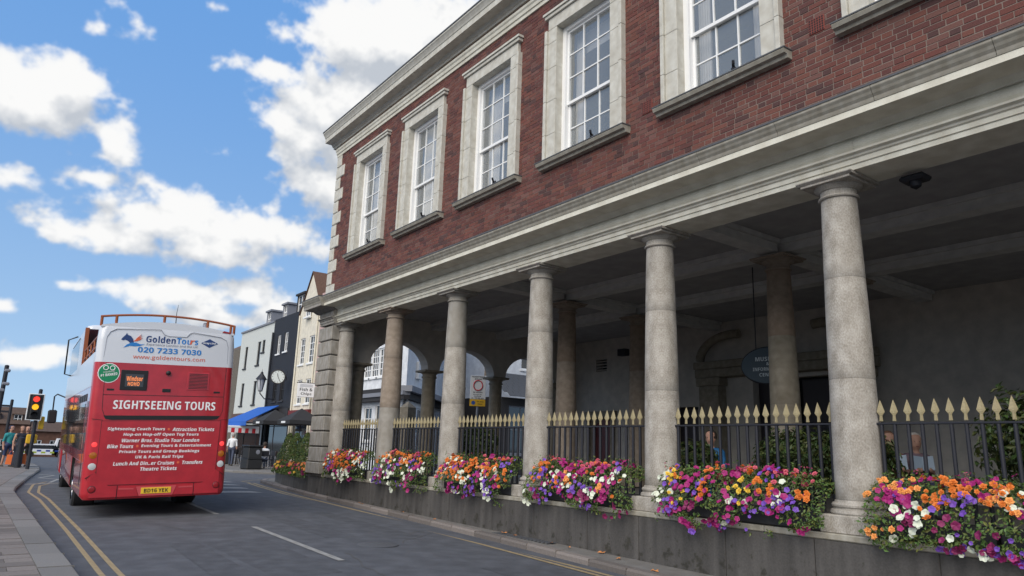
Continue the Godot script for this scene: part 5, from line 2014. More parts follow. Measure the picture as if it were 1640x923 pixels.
func begonia_mesh(seed_: int) -> Mesh:
	var r := RandomNumberGenerator.new()
	r.seed = seed_
	var s := surf()
	for ring in 3:
		for i in 6:
			var a := TAU * (i + ring * 0.5) / 6.0 + r.randf_range(-0.2, 0.2)
			var rad: float = [0.52, 0.38, 0.2][ring] * r.randf_range(0.85, 1.15)
			var h: float = [0.0, 0.14, 0.24][ring]
			var d := Vector3(cos(a), sin(a), 0)
			var e := Vector3(-sin(a), cos(a), 0)
			var base := d * 0.04 + Vector3(0, 0, h - 0.1)
			var tip := d * rad + Vector3(0, 0, h + r.randf_range(-0.04, 0.06))
			var m1 := d * rad * 0.6 + e * rad * 0.42 + Vector3(0, 0, h + 0.05)
			var m2 := d * rad * 0.6 - e * rad * 0.42 + Vector3(0, 0, h + 0.05)
			tri(s, base, m1, tip)
			tri(s, base, tip, m2)
	return meshed(s)

func trough_curve(t: float, fall: float) -> Vector2:
	# outline across the trough, from the railing over the mound and down the front
	var pts := [Vector2(8.36, 1.30), Vector2(8.22, 1.53), Vector2(8.05, 1.47), Vector2(7.90, 1.28), Vector2(7.80, 1.08), Vector2(7.80, 0.90), Vector2(7.86, 0.90 - fall)]
	var u := clampf(t, 0, 0.999) * (pts.size() - 1)
	var i := int(u)
	return pts[i].lerp(pts[i + 1], u - i)

func build_flowers() -> void:
	var pet := []
	var beg := []
	for k in 4:
		pet.append(petunia_mesh(100 + k))
		beg.append(begonia_mesh(200 + k))
	var clump := FastNoiseLite.new()
	clump.seed = 77
	clump.frequency = 1.0
	var where := ["against the rusticated corner pier", "between the brown column and the third column", "under the zone sign", "with a gap showing its black side", "with yellow blooms and long trailing white petunias", "in the photo's near corner, apricot begonias at its end", "past the last visible column"]
	for i in 7:
		var za := col_z(i) + 0.30
		var zb := col_z(i + 1) - 0.30
		var o := thing("flower_trough", "black trough of petunias and begonias " + where[i], "planter", Vector3.ZERO, 0.0, "flower troughs on the plinth wall")
		var n := 2
		for k in n:
			var a := za + (zb - za) * k / n + 0.02
			var b := za + (zb - za) * (k + 1) / n - 0.02
			var s := surf()
			bevel_box(s, Vector3(8.06, 0.868, a), Vector3(8.34, 1.08, b), 0.02)
			put(s, "trough", M.trough, o)
		var falls := func(z: float) -> float:
			return 0.05 + (0.22 if i < 5 else 0.10) * clampf(clump.get_noise_2d(z * 0.9, 40.0 + i) * 1.6 + 0.3, 0, 1.2)
		var bump := func(z: float, t: float) -> float:
			return 0.07 * clump.get_noise_2d(z * 2.2, t * 2.0 + i * 9.0)
		var s := surf()
		for k in 4200:
			var z := rng.randf_range(za - 0.08, zb + 0.08)
			var t := rng.randf()
			var thin := clump.get_noise_2d(z * 1.3, t * 1.6 + i * 5.0)
			if t > 0.72 and thin < -0.12:
				continue
			var endf := clampf(minf(z - za + 0.12, zb + 0.12 - z) / 0.3, 0.15, 1.0)
			var f: float = falls.call(z)
			var p := trough_curve(t, f)
			var q := trough_curve(minf(t + 0.02, 1), f) - trough_curve(maxf(t - 0.02, 0), f)
			var nn := Vector2(q.y, -q.x).normalized()
			if nn.x > 0.3:
				nn = -nn
			var d: float = bump.call(z, t) - rng.randf() * 0.11
			var c := Vector2(8.15, 1.0)
			p = c + (p - c) * lerpf(0.75, 1.0, endf) + nn * d
			leaf(s, Vector3(p.x, p.y, z), Vector3(nn.x, nn.y + 0.3, 0) + Vector3(rng.randf_range(-0.8, 0.8), rng.randf_range(-0.8, 0.8), rng.randf_range(-0.8, 0.8)), rng.randf_range(0.028, 0.062), green())
		# upright sprigs with small hanging blooms
		for k in 26:
			var z := rng.randf_range(za, zb)
			var p0 := Vector3(rng.randf_range(8.0, 8.3), 1.35, z)
			var p1 := p0 + Vector3(rng.randf_range(-0.1, 0.06), rng.randf_range(0.1, 0.26), rng.randf_range(-0.12, 0.12))
			for j in 9:
				leaf(s, p0.lerp(p1, j / 8.0) + Vector3(rng.randf_range(-0.02, 0.02), 0, rng.randf_range(-0.02, 0.02)), Vector3(rng.randf_range(-1, 1), rng.randf(), rng.randf_range(-1, 1)), rng.randf_range(0.025, 0.045), green() * (1.2 if rng.randf() < 0.6 else 0.8))
			if rng.randf() < 0.6:
				for j in 5:
					leaf(s, p1 + Vector3(rng.randf_range(-0.05, 0.05), rng.randf_range(-0.1, 0.03), rng.randf_range(-0.05, 0.05)), Vector3(rng.randf_range(-1, 0), rng.randf(), rng.randf_range(-1, 1)), 0.028, Color(0.34, 0.035, 0.11))
		put(s, "foliage", M.leaves, o, "stuff")
		# blooms, grown in patches of one kind with leaves between
		var patches := 54
		for c in patches:
			var t0 := rng.randf_range(0.1, 0.97)
			var z0 := za + (zb - za) * (c + rng.randf_range(0.1, 0.9)) / patches
			z0 = lerpf(z0, rng.randf_range(za, zb), 0.08)
			if t0 > 0.72 and clump.get_noise_2d(z0 * 1.3, t0 * 1.6 + i * 5.0) < -0.10:
				t0 -= 0.35
			var pick := rng.randf()
			var kind := ""
			if t0 < 0.32:
				kind = "orange" if pick < (0.3 if i > 2 else 0.6) else ("magenta" if pick < 0.75 else "pink")
			elif t0 < 0.62:
				kind = "orange" if pick < (0.24 if i > 2 else 0.5) else ("apricot" if pick < (0.32 if i > 2 else 0.6) else ("magenta" if pick < (0.6 if i > 2 else 0.78) else ("purple" if pick < 0.86 else "white")))
				if i == 4 and kind == "apricot":
					kind = "yellow"
			else:
				kind = "white" if pick < 0.3 else ("magenta" if pick < 0.55 else ("purple" if pick < 0.80 else "deep_pink"))
			if i == 5 and z0 < za + 0.35 and t0 > 0.25:
				kind = "apricot" if rng.randf() < 0.6 else "magenta"
			var wide := rng.randf_range(0.07, 0.2)
			for j in rng.randi_range(4, 11):
				var z := clampf(z0 + rng.randfn() * wide * 0.6, za - 0.08, zb + 0.08)
				var t := clampf(t0 + rng.randfn() * wide * 0.42, 0.05, 1.0)
				var f: float = falls.call(z)
				var p := trough_curve(t, f)
				var q := trough_curve(minf(t + 0.02, 1), f) - trough_curve(maxf(t - 0.02, 0), f)
				var nn := Vector2(q.y, -q.x).normalized()
				if nn.x > 0.3:
					nn = -nn
				var endf := clampf(minf(z - za + 0.12, zb + 0.12 - z) / 0.3, 0.15, 1.0)
				p = Vector2(8.15, 1.0) + (p - Vector2(8.15, 1.0)) * lerpf(0.75, 1.0, endf)
				var d: float = bump.call(z, t) + rng.randf_range(-0.015, 0.05)
				var at := Vector3(p.x + nn.x * d, p.y + nn.y * d, z)
				var rosette: bool = kind in ["orange", "apricot", "yellow", "pink"]
				var fl := inst((beg if rosette else pet)[rng.randi_range(0, 3)], "begonia_bloom" if rosette else "petunia_bloom", M["petal_" + kind], o)
				var look := Vector3(nn.x - 0.25, nn.y * 0.8 + 0.15, 0.25) + Vector3(rng.randf_range(-0.7, 0.7), rng.randf_range(-0.6, 0.6), rng.randf_range(-0.8, 0.8))
				var sz := rng.randf_range(0.05, 0.1) if not rosette else rng.randf_range(0.048, 0.088)
				if kind == "purple":
					sz *= 0.8
				fl.transform = Transform3D(Basis.looking_at(-look.normalized(), Vector3.UP).rotated(look.normalized(), rng.randf() * TAU).scaled(Vector3.ONE * sz), at)
	# clipped cones and bedding in the raised planter
	var gaps := ["farthest left", "in the middle", "closest to the corner pier"]
	for k in 3:
		var c: Vector3 = [Vector3(8.98, 0.68, -25.0), Vector3(8.78, 0.68, -23.75), Vector3(8.66, 0.68, -22.5)][k]
		var t := thing("clipped_cone_bush", "clipped dark green cone bush in the raised planter, the one " + gaps[k], "bush", c, 0.0, "cone bushes in the raised planter")
		var s := surf()
		lathe(s, [Vector2(0.05, 0), Vector2(0.04, 0.4)], 8)
		put(s, "trunk", M.bark, t)
		s = surf()
		for j in 2600:
			var y := rng.randf()
			var a := rng.randf() * TAU
			var r := (0.42 * pow(1.0 - y, 0.7) + 0.03) * rng.randf_range(0.78, 1.04) * (1.0 + 0.07 * sin(a * 5 + y * 9))
			var p := Vector3(cos(a) * r, 0.12 + y * 1.22, sin(a) * r)
			leaf(s, p, Vector3(cos(a), 0.4, sin(a)) + Vector3(rng.randf_range(-0.6, 0.6), rng.randf_range(-0.6, 0.6), rng.randf_range(-0.6, 0.6)), rng.randf_range(0.035, 0.07), green() * 0.95)
		put(s, "crown", M.leaves, t)
	var bed := thing("bedding_plants", "trailing bed of orange and pink begonias spilling over the raised planter", "flowers")
	var s2 := surf()
	for k in 4200:
		var z := rng.randf_range(-25.3, -20.7)
		var u := rng.randf()
		var edge_x := 8.1 + clampf((-20.6 - z) / 4.8, 0, 1) * 0.62
		leaf(s2, Vector3(edge_x - 0.16 + u * 0.6, 0.62 + 0.42 * sin(u * 2.6 + 0.25) * rng.randf_range(0.7, 1.15), z), Vector3(rng.randf_range(-1, 0.4), rng.randf(), rng.randf_range(-1, 1)), rng.randf_range(0.04, 0.085), green())
	put(s2, "foliage", M.leaves, bed, "stuff")
	for k in 110:
		var z := rng.randf_range(-25.3, -20.7)
		var u := rng.randf()
		var edge_x := 8.1 + clampf((-20.6 - z) / 4.8, 0, 1) * 0.62
		var kind: String = ["orange", "apricot", "orange", "pink", "deep_pink", "yellow"][rng.randi_range(0, 5)]
		var fl := inst(beg[k % 4], "begonia_bloom", M["petal_" + kind], bed)
		var look := Vector3(-0.7, 0.5, 0.4) + Vector3(rng.randf_range(-0.5, 0.5), rng.randf_range(-0.5, 0.5), rng.randf_range(-0.5, 0.5))
		fl.transform = Transform3D(Basis.looking_at(-look.normalized(), Vector3.UP).scaled(Vector3.ONE * rng.randf_range(0.07, 0.11)), Vector3(edge_x - 0.2 + u * 0.55, 0.66 + 0.44 * sin(u * 2.6 + 0.25), z))
	# evergreen shrubs standing in tubs behind the railings
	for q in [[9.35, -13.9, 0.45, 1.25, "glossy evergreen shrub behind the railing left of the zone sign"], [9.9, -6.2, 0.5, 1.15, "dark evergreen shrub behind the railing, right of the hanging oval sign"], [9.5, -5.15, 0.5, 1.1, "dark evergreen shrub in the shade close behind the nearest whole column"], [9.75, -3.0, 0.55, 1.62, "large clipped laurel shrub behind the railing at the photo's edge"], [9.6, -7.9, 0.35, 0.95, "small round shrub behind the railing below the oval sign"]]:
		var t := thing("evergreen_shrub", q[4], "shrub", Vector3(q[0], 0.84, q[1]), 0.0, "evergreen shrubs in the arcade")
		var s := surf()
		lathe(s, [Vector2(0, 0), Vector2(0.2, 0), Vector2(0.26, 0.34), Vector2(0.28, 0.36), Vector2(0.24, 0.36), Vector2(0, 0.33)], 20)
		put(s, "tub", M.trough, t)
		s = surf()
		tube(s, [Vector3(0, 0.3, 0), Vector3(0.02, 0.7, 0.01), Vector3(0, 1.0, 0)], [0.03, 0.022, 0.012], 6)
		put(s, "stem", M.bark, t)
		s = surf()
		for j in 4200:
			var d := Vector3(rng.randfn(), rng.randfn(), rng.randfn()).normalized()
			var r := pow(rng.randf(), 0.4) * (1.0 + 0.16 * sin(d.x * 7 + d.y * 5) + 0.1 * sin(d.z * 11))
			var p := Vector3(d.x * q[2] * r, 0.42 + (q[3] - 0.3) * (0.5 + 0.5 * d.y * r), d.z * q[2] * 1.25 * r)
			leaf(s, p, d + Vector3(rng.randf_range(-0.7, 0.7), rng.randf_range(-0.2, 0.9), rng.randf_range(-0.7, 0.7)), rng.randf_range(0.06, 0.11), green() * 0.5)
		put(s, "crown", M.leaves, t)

# ---------------------------------------------------------------- street furniture
func pole(s: SurfaceTool, at: Vector3, h: float, r: float) -> void:
	lathe(s, [Vector2(0, 0), Vector2(r, 0), Vector2(r, h), Vector2(r * 0.6, h + 0.02), Vector2(0, h + 0.03)], 12, at)

func build_street_things() -> void:
	var s := surf()
	# traffic light with its second head facing the other way
	var gy := ground_y(-33.7) + 0.1
	var tl := thing("traffic_light", "black traffic light showing red and amber beside the kerb", "traffic light", Vector3(2.02, gy, -33.7))
	pole(s, Vector3.ZERO, 3.02, 0.065)
	put(s, "pole", M.iron, tl)
	var head := part("signal_head", tl, Vector3(-0.10, 1.83, 0.14))
	s = surf()
	bevel_box(s, Vector3(-0.3, 0.0, -0.03), Vector3(0.3, 1.16, 0.0), 0.02)
	put(s, "white_border", M.sign_white, head)
	head.scale = Vector3.ONE * 0.88
	s = surf()
	bevel_box(s, Vector3(-0.27, 0.03, -0.05), Vector3(0.27, 1.13, 0.012), 0.02)
	bevel_box(s, Vector3(-0.17, 0.06, -0.2), Vector3(0.17, 1.1, 0.05), 0.04)
	put(s, "backboard", M.bus_black, head)
	for q in [[0.92, M.signal_red, "red_signal"], [0.58, M.signal_amber, "amber_signal"], [0.24, M.dark_void, "green_signal"]]:
		s = surf()
		lathe(s, [Vector2(0.125, -0.05), Vector2(0.125, 0.012), Vector2(0.08, 0.03), Vector2(0, 0.036)], 20, Vector3.ZERO, Transform3D(Basis(Vector3.RIGHT, PI / 2), Vector3(0, q[0], 0.045)))
		put(s, q[2], q[1], head)
		s = surf()
		for j in 9:
			var a0 := PI * j / 9.0
			var a1 := PI * (j + 1) / 9.0
			quad(s, Vector3(0.14 * cos(a0), q[0] + 0.14 * sin(a0), 0.045), Vector3(0.14 * cos(a1), q[0] + 0.14 * sin(a1), 0.045), Vector3(0.14 * cos(a1), q[0] + 0.14 * sin(a1), 0.2), Vector3(0.14 * cos(a0), q[0] + 0.14 * sin(a0), 0.2))
		put(s, "visor", M.bus_black, head)
	s = surf()
	bevel_box(s, Vector3(0.12, 1.5, -0.22), Vector3(0.3, 2.0, -0.1), 0.03)
	bevel_box(s, Vector3(-0.2, 0.95, -0.26), Vector3(0.16, 1.3, -0.12), 0.03)
	put(s, "far_side_head", M.sign_yellow, tl)
	s = surf()
	pole(s, Vector3.ZERO, 1.15, 0.11)
	tag(put(s, "bollard", M.iron), "short black bollard standing just behind the traffic light pole", "bollard").position = Vector3(1.75, ground_y(-34.9) + 0.1, -34.9)
	# tall camera pole and finger-post frame at the edge of the picture
	var cp := thing("camera_pole", "tall slim dark pole with small cameras at the photo's edge", "pole", Vector3(0.79, ground_y(-33.7) + 0.1, -33.7))
	s = surf()
	pole(s, Vector3.ZERO, 3.85, 0.075)
	put(s, "pole", M.iron, cp)
	for q in [[3.1, 0.12], [2.85, -0.14], [3.6, 0.08]]:
		s = surf()
		bevel_box(s, Vector3(minf(0, q[1]) - 0.06, q[0], -0.1), Vector3(maxf(0, q[1]) + 0.06, q[0] + 0.12, 0.1), 0.03)
		put(s, "camera", M.dormer_grey, cp)
	var fp := thing("sign_frame", "dark metal sign frame with two bars behind the pedestrians", "sign", Vector3(1.32, ground_y(-38.5) + 0.1, -38.5))
	s = surf()
	pole(s, Vector3.ZERO, 2.75, 0.06)
	put(s, "post", M.iron, fp)
	s = surf()
	for y in [2.2, 2.45]:
		box(s, Vector3(-1.6, y, -0.03), Vector3(0.0, y + 0.08, 0.03))
	put(s, "sign_bar", M.iron, fp)
	# litter bin
	var lb := thing("litter_bin", "large black litter bin with a round crest on the far pavement", "bin", Vector3(11.2, ground_y(-36.1) + 0.1, -36.1), 0.3)
	s = surf()
	bevel_box(s, Vector3(-0.42, 0.0, -0.3), Vector3(0.42, 0.5, 0.3), 0.05)
	put(s, "base", M.bin_black, lb)
	s = surf()
	bevel_box(s, Vector3(-0.38, 0.501, -0.27), Vector3(0.38, 1.05, 0.27), 0.04)
	put(s, "body", M.bin_black, lb)
	s = surf()
	bevel_box(s, Vector3(-0.43, 1.051, -0.31), Vector3(0.43, 1.14, 0.31), 0.03)
	bevel_box(s, Vector3(-0.41, 0.47, -0.315), Vector3(0.41, 0.52, 0.315), 0.02)
	put(s, "lid", M.bin_black, lb)
	s = surf()
	lathe(s, [Vector2(0.11, 0), Vector2(0.11, 0.012), Vector2(0.08, 0.016), Vector2(0, 0.016)], 16, Vector3.ZERO, Transform3D(Basis(Vector3.RIGHT, PI / 2), Vector3(0.12, 0.82, 0.268)))
	put(s, "crest", M.print_grey, lb)
	# blue awning over the shop, on the house front
	var aw := thing("shop_awning", "bright blue sloping shop awning with faded white lettering", "awning")
	s = surf()
	var ax := facing_street(15.0)
	hexa(s, [ax * Vector3(-47.6, 2.82, 2.3), ax * Vector3(-42.7, 2.82, 2.3), ax * Vector3(-43.6, 3.86, 0.18), ax * Vector3(-47.6, 3.86, 0.18), ax * Vector3(-47.6, 2.86, 2.3), ax * Vector3(-42.7, 2.86, 2.3), ax * Vector3(-43.6, 3.9, 0.18), ax * Vector3(-47.6, 3.9, 0.18)])
	put(s, "canvas", M.awning_blue, aw)
	s = surf()
	box(s, Vector3(-47.6, 2.6, 2.29), Vector3(-42.7, 2.82, 2.32), ax)
	put(s, "valance", M.awning_blue, aw)
	s = surf()
	for z in [-47.4, -42.9]:
		tube(s, [ax * Vector3(z, 2.8, 2.25), ax * Vector3(z + 0.3, 2.7, 0.1)], 0.025, 6)
	put(s, "arm", M.iron, aw)
	# black parasols outside the cafe
	var spots := [[13.6, -40.5, "with a white printed edge, next to the blue awning"], [13.9, -37.3, "in front of the cream house"]]
	for q in spots:
		var g := ground_y(q[1]) + 0.1
		var p := thing("cafe_parasol", "black square cafe parasol " + q[2], "parasol", Vector3(q[0], g, q[1]), 0.0, "black cafe parasols")
		s = surf()
		pole(s, Vector3.ZERO, 3.05, 0.03)
		lathe(s, [Vector2(0, 0), Vector2(0.32, 0), Vector2(0.3, 0.08), Vector2(0.05, 0.12)], 16)
		put(s, "pole", M.iron, p)
		s = surf()
		for k in 4:
			var a := PI / 4 + PI / 2 * k
			var e0 := Vector3(cos(a), 0, sin(a)) * 1.3 + Vector3.UP * 2.45
			var e1 := Vector3(cos(a + PI / 2), 0, sin(a + PI / 2)) * 1.3 + Vector3.UP * 2.45
			tri(s, Vector3(0, 3.1, 0), e0, e1)
			tri(s, Vector3(0, 3.07, 0), e1 - Vector3.UP * 0.02, e0 - Vector3.UP * 0.02)
			quad(s, e0, e1, e1 - Vector3.UP * 0.2, e0 - Vector3.UP * 0.2)
		put(s, "canopy", M.canvas_black, p)
		s = surf()
		box(s, Vector3(-0.932, 2.30, -0.3), Vector3(-0.922, 2.40, 0.3))
		put(s, "print_band", M.sign_white, p)
	# cafe tables and chairs
	for k in 4:
		var at: Vector3 = [Vector3(11.9, 0, -37.2), Vector3(12.4, 0, -39.9), Vector3(13.4, 0, -36.6), Vector3(12.9, 0, -42.2)][k]
		at.y = ground_y(at.z) + 0.1
		var t := thing("cafe_table", "small round cafe table " + ["behind the white T-shirt sitter", "between the first two parasols", "close to the hall corner", "farthest up the pavement"][k], "table", at, 0.0, "cafe tables under the parasols")
		s = surf()
		lathe(s, [Vector2(0, 0.71), Vector2(0.34, 0.71), Vector2(0.35, 0.725), Vector2(0.34, 0.74), Vector2(0, 0.74)], 20)
		put(s, "table_top", M.wood_bench, t)
		s = surf()
		lathe(s, [Vector2(0, 0), Vector2(0.24, 0), Vector2(0.22, 0.03), Vector2(0.03, 0.05), Vector2(0.03, 0.71)], 14)
		put(s, "pedestal", M.iron, t)
		for q in [0.0, PI * 0.6, PI * 1.3]:
			var c := thing("cafe_chair", "dark metal cafe chair at the table " + ["where a T-shirt sitter sits", "between the first two parasols", "close to the hall corner", "farthest up the pavement"][k], "chair", at + Vector3(sin(q) * 0.65, 0, cos(q) * 0.65), q, "cafe chairs under the parasols")
			s = surf()
			bevel_box(s, Vector3(-0.2, 0.43, -0.2), Vector3(0.2, 0.465, 0.2), 0.015)
			put(s, "seat", M.iron, c)
			s = surf()
			bevel_box(s, Vector3(-0.2, 0.62, 0.18), Vector3(0.2, 0.88, 0.21), 0.012)
			put(s, "backrest", M.iron, c)
			for e in [[-0.18, -0.18, 0.43], [0.18, -0.18, 0.43], [-0.18, 0.19, 0.86], [0.18, 0.19, 0.86]]:
				s = surf()
				tube(s, [Vector3(e[0] * 1.1, 0, e[1] * 1.1), Vector3(e[0], e[2], e[1])], 0.014, 6)
				put(s, "leg", M.chrome, c)
	# stall with a striped valance
	var sl := thing("market_stall", "small dark stall with a white roof edge and red-striped valance", "stall", Vector3(12.6, ground_y(-45) + 0.1, -45.0))
	s = surf()
	bevel_box(s, Vector3(-1.2, 2.05, -1.3), Vector3(1.2, 2.2, 1.3), 0.03)
	put(s, "roof", M.sign_white, sl)
	for j in 12:
		s = surf()
		box(s, Vector3(-1.2 + j * 0.2, 1.8, 1.29), Vector3(-1.0 + j * 0.2 - 0.002, 2.06, 1.3))
		box(s, Vector3(-1.21, 1.8, -1.3 + j * 0.217), Vector3(-1.2, 2.06, -1.3 + j * 0.217 + 0.2))
		put(s, "valance_strip", M.sign_red if j % 2 == 0 else M.sign_white, sl)
	for e in [[-1.1, -1.2], [1.1, -1.2], [-1.1, 1.2], [1.1, 1.2]]:
		s = surf()
		tube(s, [Vector3(e[0], 0, e[1]), Vector3(e[0], 2.06, e[1])], 0.03, 6)
		put(s, "post", M.iron, sl)
	s = surf()
	bevel_box(s, Vector3(-1.05, 0, -1.0), Vector3(1.05, 0.95, 1.0), 0.03)
	put(s, "counter", M.shop_dark, sl)
	# bracket clock
	var ck := thing("bracket_clock", "round white-faced clock on an iron bracket against the black house", "clock", Vector3(14.2, 5.5, -42.5))
	s = surf()
	var cx := Transform3D(Basis(Vector3(0, 1, 0), -0.3) * Basis(Vector3.RIGHT, PI / 2), Vector3.ZERO)
	lathe(s, [Vector2(0, -0.16), Vector2(0.62, -0.16), Vector2(0.66, -0.08), Vector2(0.66, 0.1), Vector2(0.6, 0.13), Vector2(0.56, 0.1)], 32, Vector3.ZERO, cx)
	put(s, "case", M.timber_dark, ck)
	s = surf()
	lathe(s, [Vector2(0.57, 0.1), Vector2(0, 0.1)], 32, Vector3.ZERO, cx)
	put(s, "clock_face", M.clock_face, ck)
	s = surf()
	for j in 12:
		var a := TAU * j / 12.0
		var d := Vector3(sin(a), 0, -cos(a))
		tube(s, [cx * (d * 0.43 + Vector3.UP * 0.108), cx * (d * 0.52 + Vector3.UP * 0.108)], 0.018, 5)
	put(s, "hour_mark", M.timber_dark, ck)
	s = surf()
	tube(s, [cx * Vector3(0, 0.115, 0), cx * Vector3(-0.07, 0.115, -0.3)], 0.025, 5)
	put(s, "hour_hand", M.timber_dark, ck)
	s = surf()
	tube(s, [cx * Vector3(0, 0.12, 0), cx * Vector3(0.2, 0.12, 0.38)], 0.02, 5)
	put(s, "minute_hand", M.timber_dark, ck)
	s = surf()
	tube(s, [Vector3(0.1, 0, -0.1), Vector3(0.8, 0, 0)], 0.05, 8)
	tube(s, [Vector3(0.75, -0.3, 0), Vector3(0.8, 0.6, 0)], 0.03, 8)
	put(s, "bracket", M.iron, ck)
	ck.scale = Vector3.ONE * 0.66
	# wall lantern
	var ln := thing("wall_lantern", "black glazed street lantern on a bracket against the white brick house", "lantern", Vector3(14.1, 4.75, -45.25))
	s = surf()
	tube(s, [Vector3(0.9, -0.4, 0), Vector3(0.3, -0.42, 0), Vector3(0, -0.1, 0), Vector3(0, 0.05, 0)], 0.035, 8)
	put(s, "bracket", M.iron, ln)
	s = surf()
	lathe(s, [Vector2(0.12, 0.05), Vector2(0.26, 0.75)], 6)
	put(s, "lantern_glass", M.lamp_clear, ln)
	s = surf()
	lathe(s, [Vector2(0, 0.0), Vector2(0.14, 0.02), Vector2(0.13, 0.06)], 6)
	lathe(s, [Vector2(0.36, 0.75), Vector2(0.33, 0.8), Vector2(0.1, 1.1), Vector2(0.08, 1.2), Vector2(0.02, 1.25), Vector2(0, 1.45)], 6)
	for k in 6:
		var a := TAU * k / 6
		tube(s, [Vector3(cos(a) * 0.125, 0.05, sin(a) * 0.125), Vector3(cos(a) * 0.265, 0.76, sin(a) * 0.265)], 0.015, 5)
	put(s, "lantern_frame", M.iron, ln)
	# hanging shop sign
	var fc := thing("chip_shop_sign", "white projecting fish and chips sign on the cream house", "sign", Vector3(14.35, 4.52, -38.15), -0.25)
	s = surf()
	bevel_box(s, Vector3(-0.62, -0.5, -0.05), Vector3(0.62, 0.5, 0.05), 0.02)
	put(s, "board", M.sign_white, fc)
	words("Fish &", M.timber_dark, fc, Vector3(0, 0.05, 0.052), 0.9, 0.24)
	words("Chips", M.timber_dark, fc, Vector3(0.02, -0.28, 0.052), 0.75, 0.24)
	s = surf()
	for j in 3:
		box(s, Vector3(-0.45, 0.24 + j * 0.07, 0.048), Vector3(0.45, 0.27 + j * 0.07, 0.053))
	put(s, "printed_lines", M.print_grey, fc)
	s = surf()
	box(s, Vector3(-0.7, 0.5, -0.02), Vector3(0.75, 0.55, 0.02))
	put(s, "bracket", M.iron, fc)
	fc.scale = Vector3.ONE * 0.75
	# pedestrian zone sign beyond the arches
	var zs := thing("zone_sign", "white pedestrian zone sign with red ring and yellow parking plate on a post", "sign", Vector3(15.42, 0.35, -23.0), deg_to_rad(-33))
	s = surf()
	pole(s, Vector3(0, 0, -0.05), 4.05, 0.04)
	put(s, "post", M.dormer_grey, zs)
	s = surf()
	bevel_box(s, Vector3(-0.3, 3.2, -0.01), Vector3(0.3, 4.1, 0.01), 0.008)
	put(s, "zone_plate", M.sign_white, zs)
	s = surf()
	bevel_box(s, Vector3(-0.3, 2.93, -0.01), Vector3(0.3, 3.19, 0.01), 0.008)
	put(s, "parking_plate", M.sign_yellow, zs)
	s = surf()
	var ring := []
	for j in 24:
		ring.append(Vector3(0.17 * cos(TAU * j / 24), 3.72 + 0.19 * sin(TAU * j / 24), 0.014))
	tube(s, ring, 0.022, 6, true)
	put(s, "red_ring", M.sign_red, zs)
	words("PEDESTRIAN", M.timber_dark, zs, Vector3(0, 4.05, 0.012), 0.5, 0.055)
	words("ZONE", M.timber_dark, zs, Vector3(0, 3.965, 0.012), 0.28, 0.06)
	words("No vehicles", M.timber_dark, zs, Vector3(0, 3.46, 0.012), 0.36, 0.05)
	words("Except for", M.timber_dark, zs, Vector3(0, 3.37, 0.012), 0.34, 0.045)
	words("loading", M.timber_dark, zs, Vector3(0, 3.305, 0.012), 0.26, 0.045)
	words("6 - 10.30 am", M.timber_dark, zs, Vector3(0, 3.24, 0.012), 0.46, 0.045)
	s = surf()
	lathe(s, [Vector2(0.075, 0), Vector2(0.075, 0.006), Vector2(0, 0.006)], 16, Vector3.ZERO, Transform3D(Basis(Vector3.RIGHT, PI / 2), Vector3(-0.16, 3.06, 0.01)))
	put(s, "no_waiting_disc", M.sign_blue, zs)
	words("At any", M.timber_dark, zs, Vector3(0.1, 3.1, 0.012), 0.26, 0.05)
	words("time", M.timber_dark, zs, Vector3(0.1, 3.02, 0.012), 0.18, 0.05)
	# stone post
	var ob := thing("stone_post", "square stone post with a pyramid cap beyond the railing", "post", Vector3(12.45, 0.3, -23.0), 0.3)
	s = surf()
	hexa(s, [Vector3(-0.26, 0, 0.26), Vector3(0.26, 0, 0.26), Vector3(0.26, 0, -0.26), Vector3(-0.26, 0, -0.26), Vector3(-0.2, 2.75, 0.2), Vector3(0.2, 2.75, 0.2), Vector3(0.2, 2.75, -0.2), Vector3(-0.2, 2.75, -0.2)])
	put(s, "shaft", M.inner_stone, ob)
	s = surf()
	for k in 4:
		var a := PI / 4 + PI / 2 * k
		tri(s, Vector3(0, 2.98, 0), Vector3(cos(a) * 0.29, 2.751, sin(a) * 0.29), Vector3(cos(a + PI / 2) * 0.29, 2.751, sin(a + PI / 2) * 0.29))
	put(s, "cap", M.inner_stone, ob)
	# oval hanging sign in the arcade
	var os := thing("hanging_sign", "dark oval museum sign hung on wires from the arcade ceiling", "sign", Vector3(12.83, 3.52, -8.57), deg_to_rad(-75))
	var fx := Transform3D(Basis(Vector3.RIGHT, PI / 2).scaled(Vector3(1, 1, 1)), Vector3.ZERO)
	s = surf()
	for z in [1.0, -1.0]:
		pass
	var outl := PackedVector2Array()
	for j in 36:
		outl.append(Vector2(0.54 * cos(TAU * j / 36), 0.36 * sin(TAU * j / 36)))
	prism(s, outl, Transform3D.IDENTITY, -0.06, 0.06)
	put(s, "board", M.sign_teal, os)
	s = surf()
	var rim := []
	for j in 36:
		rim.append(Vector3(0.54 * cos(TAU * j / 36), 0.36 * sin(TAU * j / 36), 0))
	tube(s, rim, 0.035, 6, true)
	put(s, "rim", M.iron, os)
	words("MUSEUM", M.sign_text, os, Vector3(0, 0.13, 0.063), 0.5, 0.085)
	words("&", M.sign_text, os, Vector3(0, 0.03, 0.063), 0.06, 0.06)
	words("INFORMATION", M.sign_text, os, Vector3(0, -0.075, 0.063), 0.62, 0.07)
	words("CENTRE", M.sign_text, os, Vector3(0, -0.19, 0.063), 0.36, 0.07)
	s = surf()
	for sx in [-0.25, 0.25]:
		tube(s, [Vector3(sx, 0.3, 0), Vector3(sx, 2.09, 0)], 0.012, 6)
	put(s, "wire", M.iron, os)
	# black metal birds on the sills
	var nth := ["first", "second", "third", "fourth", "fifth"]
